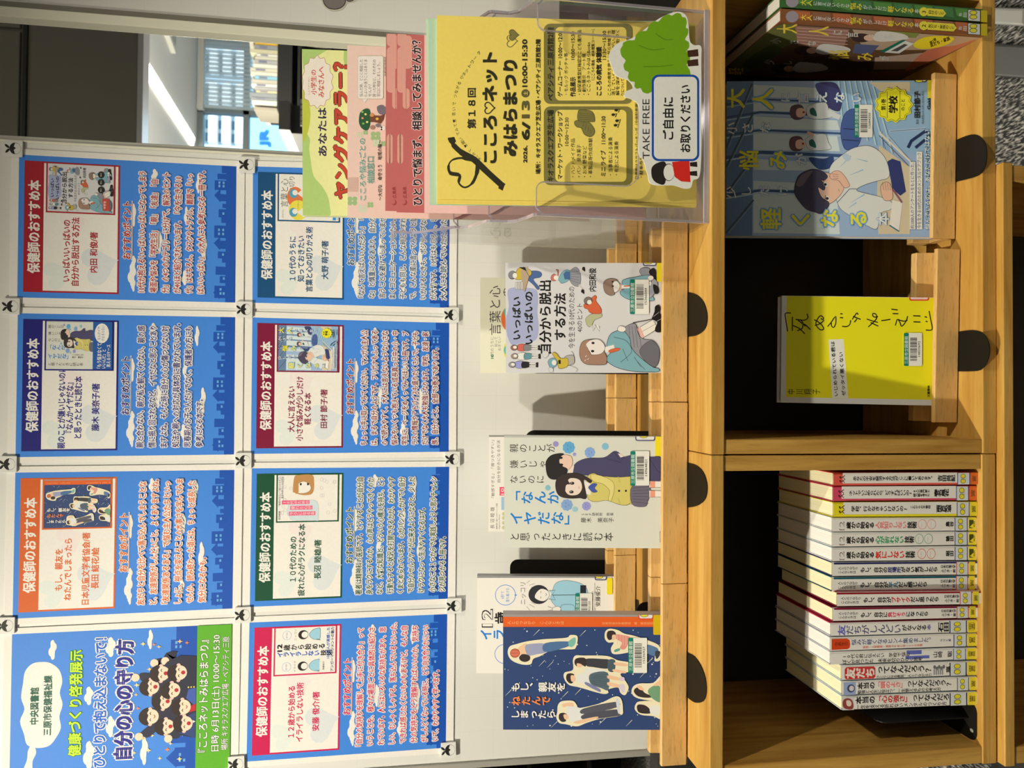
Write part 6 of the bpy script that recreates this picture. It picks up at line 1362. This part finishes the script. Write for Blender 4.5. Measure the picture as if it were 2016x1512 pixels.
# ============================================================ clear acrylic leaflet rack with its leaflets
T5 = .052
def steps():                                       # side profile (y, z)
    return [(.7880, ZT + .001), (.7880, -.146), (.7900, -.142), (.8215, -.128), (.8270, -.118), (.8270, -.098), (.8290, -.094), (.8600, -.076), (.8660, -.066), (.8660, -.060), (.8680, -.056), (.900, -.02), (.9050, -.010), (.9050, .012), (.9070, .016),
            (.955, .016), (.955, ZT + .001)]
rk = thing('leaflet_rack', 'clear acrylic tiered leaflet rack standing on the right of the cabinet', 'leaflet rack', (.325, .87, ZT))
XL_, XR_ = .2035, .4440
for x0 in (XL_ - .0028, XR_):
    g = G(); prism(g, steps(), x0, x0 + .0028, WHT, XS); g.make('side_panel', CLEAR, parent=rk)
    g = G(); pr = steps()[:-1]
    for k in range(len(pr) - 1):
        (a, b_), (a2, b2) = pr[k], pr[k + 1]; d = math.hypot(a2 - a, b2 - b_); nx, nz = (b2 - b_) / d * .0022, -(a2 - a) / d * .0022
        prism(g, [(a, b_), (a2, b2), (a2 + nx, b2 + nz), (a + nx, b_ + nz)], x0 - .0001, x0 + .0029, WHT, XS)
    g.make('polished_edge', CEDGE, parent=rk)
g = G(); box(g, XL_, XR_, .788, .955, ZT + .0006, ZT + .0034); g.make('base', CLEAR, parent=rk)
g = G(); box(g, XL_ - .0028, XR_ + .0028, .7858, .7892, ZT + .0004, ZT + .0062); g.make('front_rim', CEDGE, parent=rk)
def upanel(Y, zb, zt, zc, tab, full=True):
    r = .016
    out = [(XL_, zb), (XR_, zb), (XR_, zt - .006), (XR_ - .006, zt), (XR_ - tab + r * .6, zt)]
    for i in range(7): a = R_(90 + 90 * i / 6); out.append((XR_ - tab + .006 * 0 + r * .6 + r * .6 * math.cos(a), zt - r * .6 + r * .6 * math.sin(a)))
    for i in range(7): a = R_(0 - 90 * i / 6); out.append((XR_ - tab - r + r * math.cos(a), zc + r + r * math.sin(a)))
    for i in range(7): a = R_(270 - 90 * i / 6); out.append((XL_ + tab + r + r * math.cos(a), zc + r + r * math.sin(a)))
    for i in range(7): a = R_(0 + 90 * i / 6); out.append((XL_ + tab - r * .6 + r * .6 * math.cos(a), zt - r * .6 + r * .6 * math.sin(a)))
    out += [(XL_ + .006, zt), (XL_, zt - .006)]
    g = G(); prism(g, out, Y, Y + .0026, WHT, YS); g.make('pocket_front', CLEAR, parent=rk)
    g = G()
    for k in range(2, len(out) - 1):
        (a, b_), (a2, b2) = out[k], out[k + 1]; d = math.hypot(a2 - a, b2 - b_) or 1; nx, nz = -(b2 - b_) / d * .0011, (a2 - a) / d * .0011
        g.add([(a, Y - .0002, b_), (a2, Y - .0002, b2), (a2 + nx, Y - .0002, b2 + nz), (a + nx, Y - .0002, b_ + nz), (a, Y + .0028, b_), (a2, Y + .0028, b2), (a2 + nx, Y + .0028, b2 + nz), (a + nx, Y + .0028, b_ + nz)],
              [(0, 1, 2, 3), (7, 6, 5, 4), (0, 4, 5, 1), (2, 6, 7, 3)], WHT)
    g.make('polished_edge', CEDGE, parent=rk)
upanel(.7885, ZT + .003, -.1445, -.262, .036)
upanel(.8285, ZT + .003, -.0965, -.21, .036)
upanel(.8675, ZT + .003, -.0585, -.17, .036)
upanel(.9065, ZT + .003, .0140, -.10, .036)
g = G(); box(g, XL_, XR_, .9525, .955, ZT + .003, .016); g.make('back_panel', CLEAR, parent=rk)
for y_, z_ in ((.8290, -.296), (.8680, -.240), (.9070, -.190)):
    g = G(); box(g, XL_, XR_, y_ + .002, y_ + .037, z_ - .0025, z_); g.make('pocket_floor', CLEAR, parent=rk)

def leaflet(label, Ytop, tr, tl, h, col, art=None, o=(0, 0), k=1.0, T5=.052, group=None, cat='leaflet'):
    """a sheet leaning back in its pocket: tr, tl are its upper corners in the photograph"""
    z0 = float(onY(tr[0], tr[1], Ytop)[2]); S = Px((0, Ytop, z0), (0, -1, T5))
    TR, TL = S.at(*tr), S.at(*tl)
    r_ = (TR - TL) / np.linalg.norm(TR - TL); dn = np.cross(S.n, r_); dn = dn if dn[2] < 0 else -dn
    BR, BL_ = TR + dn * h, TL + dn * h
    th = .0003; g = G()
    v = [TL, TR, BR, BL_] + [p - S.n * th for p in (TL, TR, BR, BL_)]
    g.add(v, [(0, 1, 2, 3), (7, 6, 5, 4), (0, 4, 5, 1), (1, 5, 6, 2), (2, 6, 7, 3), (3, 7, 4, 0)], col)
    if art: S2 = S.re(o, k); clipto(S2, [TL, TR, BR, BL_]); art(g, S2)
    return g.make('leaflet', PAPER, label=label, cat=cat, group=group)
YEL = c(226, 200, 92)
def art_yellow(g, S):
    K, GR, GK = c(44, 42, 26), c(120, 112, 56), c(92, 86, 46)
    # ribbon heart
    line(g, S, spl([(212, 915), (245, 960), (300, 1010), (380, 1055), (470, 1140), (575, 1235)], False), [16, 34, 40, 42, 40, 44], K); poly(g, S, [(206, 912), (250, 905), (262, 935), (240, 965), (215, 940)], K); poly(g, S, [(560, 1200), (584, 1222), (570, 1262), (540, 1245)], K)
    line(g, S, spl([(400, 1060), (300, 1045), (235, 1060), (212, 1100), (225, 1145), (285, 1160), (280, 1210), (320, 1240), (370, 1210), (400, 1140), (405, 1070)], False), [30, 14, 10, 18, 26, 20, 12, 12, 20, 28, 30], K)
    # curved line of lettering
    s_ = '来てみて！聞いてみて！思いでつながる♡ネットワーク'; n = len(s_)
    arc = spl([(420, 1050), (340, 975), (280, 890), (250, 780), (255, 650), (290, 540), (345, 450), (410, 360)], False, 8); m = len(arc)
    for i, ch in enumerate(s_):
        p = arc[int(i * (m - 2) / (n - 1))]; q = arc[min(int(i * (m - 2) / (n - 1)) + 2, m - 1)]; d = math.hypot(q[0] - p[0], q[1] - p[1]) or 1
        text(g, S, ch, p[0] + 10, p[1], p[0] + 10 + (q[0] - p[0]) / d * 22, p[1] + (q[1] - p[1]) / d * 22, 24, K, 0)
    text(g, S, '第１８回', 392, 850, 392, 585, 54, K, .035)
    text(g, S, 'こころ', 532, 1076, 532, 770, 96, K, .05, None, res=3); text(g, S, 'ネット', 532, 668, 532, 350, 96, K, .05, res=3)
    q = [(480 + 38 * (13 * math.cos(a) - 5 * math.cos(2 * a) - 2 * math.cos(3 * a) - math.cos(4 * a)) / -16, 715 + 38 * math.sin(a) ** 3) for a in [i * math.pi / 14 for i in range(28)]]
    line(g, S, q, 7, K, closed=True)
    text(g, S, 'みはらまつり', 666, 1030, 666, 402, 94, K, .055, res=3)
    for cx, cy2, sc_, fill in ((628, 272, 40, 0), (640, 232, 36, 1)):
        q = [(cx + sc_ * (13 * math.cos(a) - 5 * math.cos(2 * a) - 2 * math.cos(3 * a) - math.cos(4 * a)) / -16, cy2 + sc_ * math.sin(a) ** 3) for a in [i * math.pi / 14 for i in range(28)]]
        if fill: poly(g, S, q, GR)
        line(g, S, q, 4, GK, closed=True)
    text(g, S, '2026.', 734, 1076, 734, 966, 32, K, .04); text(g, S, '6/', 750, 925, 756, 812, 66, K, .04); text(g, S, '13', 750, 778, 750, 672, 62, GK, .05); ell(g, S, 720, 618, 27, 27, GK, 18); text(g, S, '土', 735, 630, 735, 606, 28, YEL, .02); text(g, S, '10:00-15:30', 735, 575, 735, 262, 42, K, .035)
    text(g, S, '場所：キオラスクエア芝生広場・ペアシティ三原西館2階', 820, 1152, 820, 260, 32, K, .03)
    for y0, y1, s2 in ((705, 1225, 'キオラスクエア芝生広場'), (158, 688, 'ペアシティ三原西館2階')):
        poly(g, S, rrect(842, y0, 1428, y1, 42, 5), GR); poly(g, S, rrect(918, y0 + 22, 1388, y1 - 22, 30, 5), YEL); text(g, S, s2, 908, y1 - 22, 908, y0 + 24, 42, K, .04)
    for s2, x, a, b_, h, bd in (('マーケット・ワークショップ', 966, 1185, 738, 34, .04), ('10:00〜12:30', 1008, 965, 778, 30, .02), ('・ハンドメイド作品', 1048, 1172, 918, 28, .01), ('・パン　焼き菓子', 1088, 1172, 958, 28, .01), ('・お米 野菜など', 1126, 1172, 966, 28, .01), ('・革製品等作成体験', 1164, 1172, 914, 28, .01),
                         ('ミニライブ　11:00〜11:30', 1252, 1166, 770, 34, .03), ('・当事者による演奏', 1296, 1160, 908, 28, .01), ('・有志による演奏', 1336, 1160, 936, 28, .01),
                         ('ゲームコーナー 10:00〜12:00', 966, 640, 206, 34, .03), ('・モルック ボッチャ等', 1002, 628, 352, 26, .01), ('作品展示', 1052, 640, 512, 36, .04), ('10:00〜15:30', 1048, 396, 210, 30, .02), ('・幼保連携型紅梅認定こども園作品', 1090, 628, 200, 26, .01), ('・創作展示　アート展', 1120, 628, 356, 26, .01),
                         ('・こころネットみはらBooks', 1150, 628, 282, 26, .01), ('（こころの漫画・絵本閲覧コーナー）', 1178, 532, 196, 22, .01), ('こころの病気 体験談', 1224, 632, 312, 36, .05), ('13:30〜15:30', 1256, 396, 206, 30, .02), ('こころの病気を抱えながら地域で生', 1286, 632, 200, 24, .01), ('活していくことのやりがい、理', 1314, 632, 200, 24, .01), ('解を深め、支えあえる街づく', 1342, 632, 200, 24, .01),
                         ('りについて一緒に考えましょう。', 1374, 632, 300, 24, .01), ('駐車場はクラフトパーキング（立体駐車場）', 1468, 1186, 680, 24, .01), ('・駐車券をお持ちください。', 1496, 1176, 800, 22, .01)):
        text(g, S, s2, x, a, x, b_, h, K, bd)
    blob(g, S, [(1045, 820), (1052, 800), (1100, 800), (1140, 810), (1172, 850), (1175, 885), (1150, 905), (1110, 890), (1090, 850), (1060, 840)], GR, GK, 4); blob(g, S, [(1072, 800), (1068, 745), (1085, 728), (1160, 740), (1178, 800), (1150, 806)], GR, GK, 4)
    for k in range(4): line(g, S, [(1072 + k * 2, 748 + k * 14), (1176, 760 + k * 12)], 3, GK); line(g, S, [(1110 + k * 14, 800 + k * 20), (1096 + k * 18, 850 + k * 12)], 3, GK)
    for x, y in ((1320, 730), (1300, 760), (1325, 800), (1315, 830)): ell(g, S, x, y, 12, 9, K, 10); line(g, S, [(x, y), (x + 24, y - 8), (x + 14, y + 16)], 5, K)
rs = 'こころネット'
for k, (dy, dY) in enumerate(((7, .0016), (4, .0012), (2, .0008))):
    leaflet('%s yellow leaflet from the front, only its edge showing' % ('fourth', 'third', 'second')[k], .8215 + dY, (860 + .4 * k, 32 + k), (860 + .4 * k, 394.5 + dy), .299, YEL, T5=.085)
leaflet('front yellow festival leaflet with a black ribbon heart, in the lowest pocket', .8215, (860, 30), (860.5, 392), .299, YEL, art_yellow, (820, 0), 3.36, T5=.085)
MINT = c(176, 200, 160)
leaflet('mint green sheet, edge showing behind the yellow leaflets', .8245, (843, 36), (846, 404), .297, MINT, T5=.08)
leaflet('mint green sheet, second behind the yellow leaflets', .8255, (838, 38), (849, 400), .297, c(186, 208, 170), T5=.075)
PR, PD, PLt = c(186, 98, 90), c(150, 60, 56), c(222, 168, 148)
def art_red(full):
    def f(g, S):
        x0 = 730 if full else 662
        poly(g, S, [(x0, 212), (x0 + 1200, 170), (x0 + 1200, 1388), (x0 - 4, 1370)], PR)
        poly(g, S, [(905, 100), (3400, 100), (3400, 1480), (905, 1480)], c(226, 180, 164))  # whitish reflection of the acrylic, put into the print as pale pink
        for a in ((0, 210, 60, 300), (0, 305, 55, 600), (20, 230, 95, 445), (35, 570, 80, 705), (0, 865, 38, 1062)):
            poly(g, S, rrect(x0 + a[0], a[1], x0 + a[2], a[3], 24, 4), c(212, 150, 128))
        ell(g, S, x0 + 48, 1310, 16, 18, PD, 14); ell(g, S, x0 + 42, 1306, 13, 14, PR, 12); text(g, S, '広島県', x0 + 62, 1282, x0 + 60, 1208, 24, PD, .03)
        if full: text(g, S, 'ひとりで悩まず、相談してみませんか？', 892, 1326, 884, 262, 62, c(40, 24, 28), .035, c(226, 196, 180), .10, 3)
    return f
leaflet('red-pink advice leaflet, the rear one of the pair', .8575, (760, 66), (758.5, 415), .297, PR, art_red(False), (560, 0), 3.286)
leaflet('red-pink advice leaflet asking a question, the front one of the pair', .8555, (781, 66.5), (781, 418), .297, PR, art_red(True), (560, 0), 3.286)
PK_ = c(222, 190, 166)
def art_pink(g, S):
    GRN_, TEALG = c(150, 178, 118), c(96, 140, 118); K = c(70, 62, 54)
    for x, y, r, col in ((440, 1300, 26, GRN_), (505, 1350, 22, c(196, 200, 164)), (556, 1325, 16, GRN_), (590, 880, 26, GRN_), (525, 858, 12, GRN_), (485, 872, 15, c(200, 200, 160)), (595, 925, 20, c(190, 204, 160)), (640, 930, 15, GRN_)):
        for dx, dy in ((-.6, -.5), (-.6, .5), (.6, -.5), (.6, .5)): ell(g, S, x + dx * r, y + dy * r, r * .62, r * .62, col, 14)
    for k in range(12): line(g, S, [(410 + k * 6, 1148), (410 + k * 6, 1240)], 1, c(200, 164, 140)); line(g, S, [(408, 1150 + k * 8), (478, 1150 + k * 8)], 1, c(200, 164, 140))
    text(g, S, 'こころや悩みごとの', 528, 1296, 524, 896, 42, TEALG, .02, c(230, 226, 206), .06); text(g, S, '相談窓口', 582, 1186, 580, 1014, 46, TEALG, .03, c(230, 226, 206), .05); text(g, S, '〜大切な　命守ろう　地域の輪〜', 632, 1298, 630, 906, 28, K, .01)
    poly(g, S, rrect(474, 362, 640, 640, 14, 4), c(222, 214, 192)); poly(g, S, [(500, 636), (540, 636), (520, 664)], c(222, 214, 192)); line(g, S, rrect(474, 362, 640, 640, 14, 4), 2, c(150, 170, 130), closed=True)
    for i, s_ in enumerate(('悩んだ時、どこに相談した', 'らよいか迷うことはありま', 'せんか？', '困った時など、それぞれの', '窓口に相談しましょう。')):
        e_ = 626 - 20 * len(s_); text(g, S, s_, 508 + i * 28, 626, 508 + i * 28, max(e_, 382), 22, K, .0)
    text(g, S, '令和7年2月作成', 662, 494, 660, 368, 16, K, 0)
    blob(g, S, [(482, 770), (490, 730), (520, 705), (550, 710), (556, 760), (550, 820), (530, 845), (500, 830), (484, 800)], c(40, 84, 50)); 
    for x, y, q in ((505, 765, (220, 130, 110)), (525, 740, (226, 214, 120)), (535, 790, (226, 214, 120)), (510, 800, (120, 170, 80)), (505, 725, (120, 180, 90))): ell(g, S, x, y, 8, 7, c(*q), 10)
    poly(g, S, [(552, 745), (620, 750), (650, 735), (640, 775), (625, 800), (580, 790), (556, 790)], c(110, 66, 46)); ell(g, S, 600, 770, 10, 9, c(220, 180, 60), 10)
    blob(g, S, [(600, 690), (630, 680), (655, 700), (656, 735), (620, 740), (602, 720)], c(110, 104, 108)); ell(g, S, 570, 825, 16, 14, c(160, 120, 96), 12); ell(g, S, 636, 830, 18, 15, c(224, 220, 208), 12); ell(g, S, 628, 824, 6, 6, INK, 8); ell(g, S, 628, 838, 6, 6, INK, 8); ell(g, S, 566, 745, 14, 12, c(200, 140, 80), 12); ell(g, S, 606, 812, 18, 12, c(120, 110, 110), 12)
leaflet('light pink advice-desk leaflet with clover leaves and a tree', .8955, (683.5, 89), (684.5, 428), .297, PK_, art_pink, (560, 0), 3.286)
def art_green(g, S):
    LG, YG, DG_ = c(164, 190, 104), c(216, 214, 140), c(178, 184, 60)
    poly(g, S, [(112, 318), (900, 306), (900, 1400), (118, 1395)], YG)
    blob(g, S, [(112, 900), (135, 860), (165, 900), (160, 960), (170, 1040), (190, 1140), (240, 1200), (280, 1270), (294, 1340), (292, 1396), (200, 1396), (117, 1394), (114, 1200)], LG); poly(g, S, [(112, 318), (290, 316), (200, 370), (150, 420), (122, 450)], LG)
    blob(g, S, [(116, 590), (135, 600), (165, 700), (166, 780), (150, 860), (120, 905)], DG_); poly(g, S, [(385, 312), (440, 311), (440, 460), (392, 440), (382, 380)], LG)
    q = []
    for k in range(14):
        a = 2 * math.pi * k / 14; q += [(212 + 92 * math.cos(a), 530 + 155 * math.sin(a)), (212 + 106 * math.cos(a + .22), 530 + 172 * math.sin(a + .22))]
    q = [(max(a, 116), b_) for a, b_ in q]; poly(g, S, spl(q), c(222, 210, 186)); line(g, S, spl(q), 3, c(170, 110, 90), closed=True)
    R2 = c(184, 60, 56)
    text(g, S, '小学生の', 208, 612, 206, 452, 36, R2, .02); text(g, S, 'みなさんへ', 258, 628, 256, 432, 40, R2, .02); text(g, S, 'しょうがくせい', 164, 612, 164, 500, 12, R2, 0)
    text(g, S, 'あなたは', 276, 1008, 272, 698, 58, c(50, 34, 60), .025, res=3)
    text(g, S, 'ヤングケアラー？', 424, 1282, 412, 406, 100, c(180, 62, 40), .05, c(70, 40, 34), .085, 3)
leaflet('green and cream leaflet for schoolchildren, in the topmost pocket', .9375, (594.5, 96.5), (596, 424), .297, c(216, 214, 140), art_green, (560, 0), 3.286)
leaflet('pale sheet right behind the green and cream leaflet', .9392, (598, 97), (598, 427), .297, c(214, 214, 170))

# the cut-out sign leaning on the rack's front
SG = Px((0, .7850, 0), o=(820, 0), k=3.36)
g = G()
OUT = spl([(1272, 365), (1325, 290), (1420, 255), (1500, 200), (1600, 125), (1690, 84), (1750, 80), (1788, 112), (1800, 180), (1808, 268), (1835, 298), (1882, 306), (1884, 400), (1884, 700), (1884, 1000), (1872, 1165), (1832, 1190), (1815, 1240), (1770, 1246), (1700, 1226), (1600, 1226), (1545, 1210), (1528, 1150), (1500, 1060),
       (1470, 1010), (1474, 850), (1470, 700), (1420, 655), (1375, 640), (1385, 605), (1432, 580), (1400, 530), (1320, 500), (1288, 430)])
f_ = [SG.at(a, b_) for a, b_ in OUT]; b2_ = [p + np.array([0, .0008, 0]) for p in f_]; n = len(f_)
g.add(f_ + b2_, [list(range(n)), list(range(n, 2 * n))[::-1]] + [(i, n + i, n + (i + 1) % n, (i + 1) % n) for i in range(n)], c(222, 218, 198))
GRN2, BRN, REDD = c(112, 158, 20), c(66, 40, 26), c(206, 40, 30)
q = []
base = [(1360, 300), (1440, 262), (1520, 200), (1600, 140), (1690, 100), (1760, 110), (1785, 180), (1780, 260), (1790, 340), (1790, 430), (1800, 520), (1780, 600), (1560, 610), (1480, 585), (1440, 545), (1400, 480), (1380, 400)]
for i, (a, b_) in enumerate(base):
    a2, b3 = base[(i + 1) % len(base)]; cx2, cy3 = sum(p[0] for p in base) / len(base), sum(p[1] for p in base) / len(base); mx_, my_ = (a + a2) / 2, (b_ + b3) / 2; d = math.hypot(mx_ - cx2, my_ - cy3); q += [(a + (a2 - a) * t + (mx_ - cx2) / d * o_, b_ + (b3 - b_) * t + (my_ - cy3) / d * o_) for t, o_ in ((0, -4), (.25, 16), (.5, 20), (.75, 16))]
poly(g, SG, spl(q, True, 2), GRN2)
for k in range(2): poly(g, SG, [(1790, 335 + k * 65), (1862, 325 + k * 65), (1866, 372 + k * 62), (1796, 378 + k * 62)], BRN)
for pts in ([(1470, 300), (1560, 330), (1640, 320)], [(1500, 440), (1600, 440), (1700, 430)], [(1580, 220), (1640, 260), (1700, 260)]): line(g, SG, pts, 5, c(84, 124, 14), True)
blob(g, SG, [(1560, 1180), (1556, 1110), (1600, 1075), (1650, 1080), (1645, 1210), (1600, 1215)], INK); ell(g, SG, 1668, 1140, 40, 58, INK, 18); ell(g, SG, 1670, 1140, 36, 54, c(222, 218, 198), 18)
poly(g, SG, [(1690, 1072), (1805, 1060), (1812, 1205), (1750, 1200), (1708, 1170)], REDD)
for k in range(2): poly(g, SG, [(1808, 1075 + k * 60), (1855, 1070 + k * 60), (1858, 1105 + k * 60), (1810, 1100 + k * 60)], INK)
text(g, SG, 'TAKE FREE', 1548, 1052, 1546, 656, 62, c(50, 46, 44), .0, res=4)
poly(g, SG, rrect(1556, 494, 1870, 1066, 46, 6), c(16, 72, 150)); poly(g, SG, rrect(1570, 508, 1856, 1052, 36, 6), c(222, 218, 202))
text(g, SG, 'ご自由に', 1700, 922, 1700, 645, 70, K_, .03, res=4); text(g, SG, 'お取りください', 1812, 1006, 1812, 564, 68, K_, .03, res=4)
g.make('cutout_sign', PAPER, label='cut-out card sign with a green tree, fixed to the front of the leaflet rack', cat='sign')
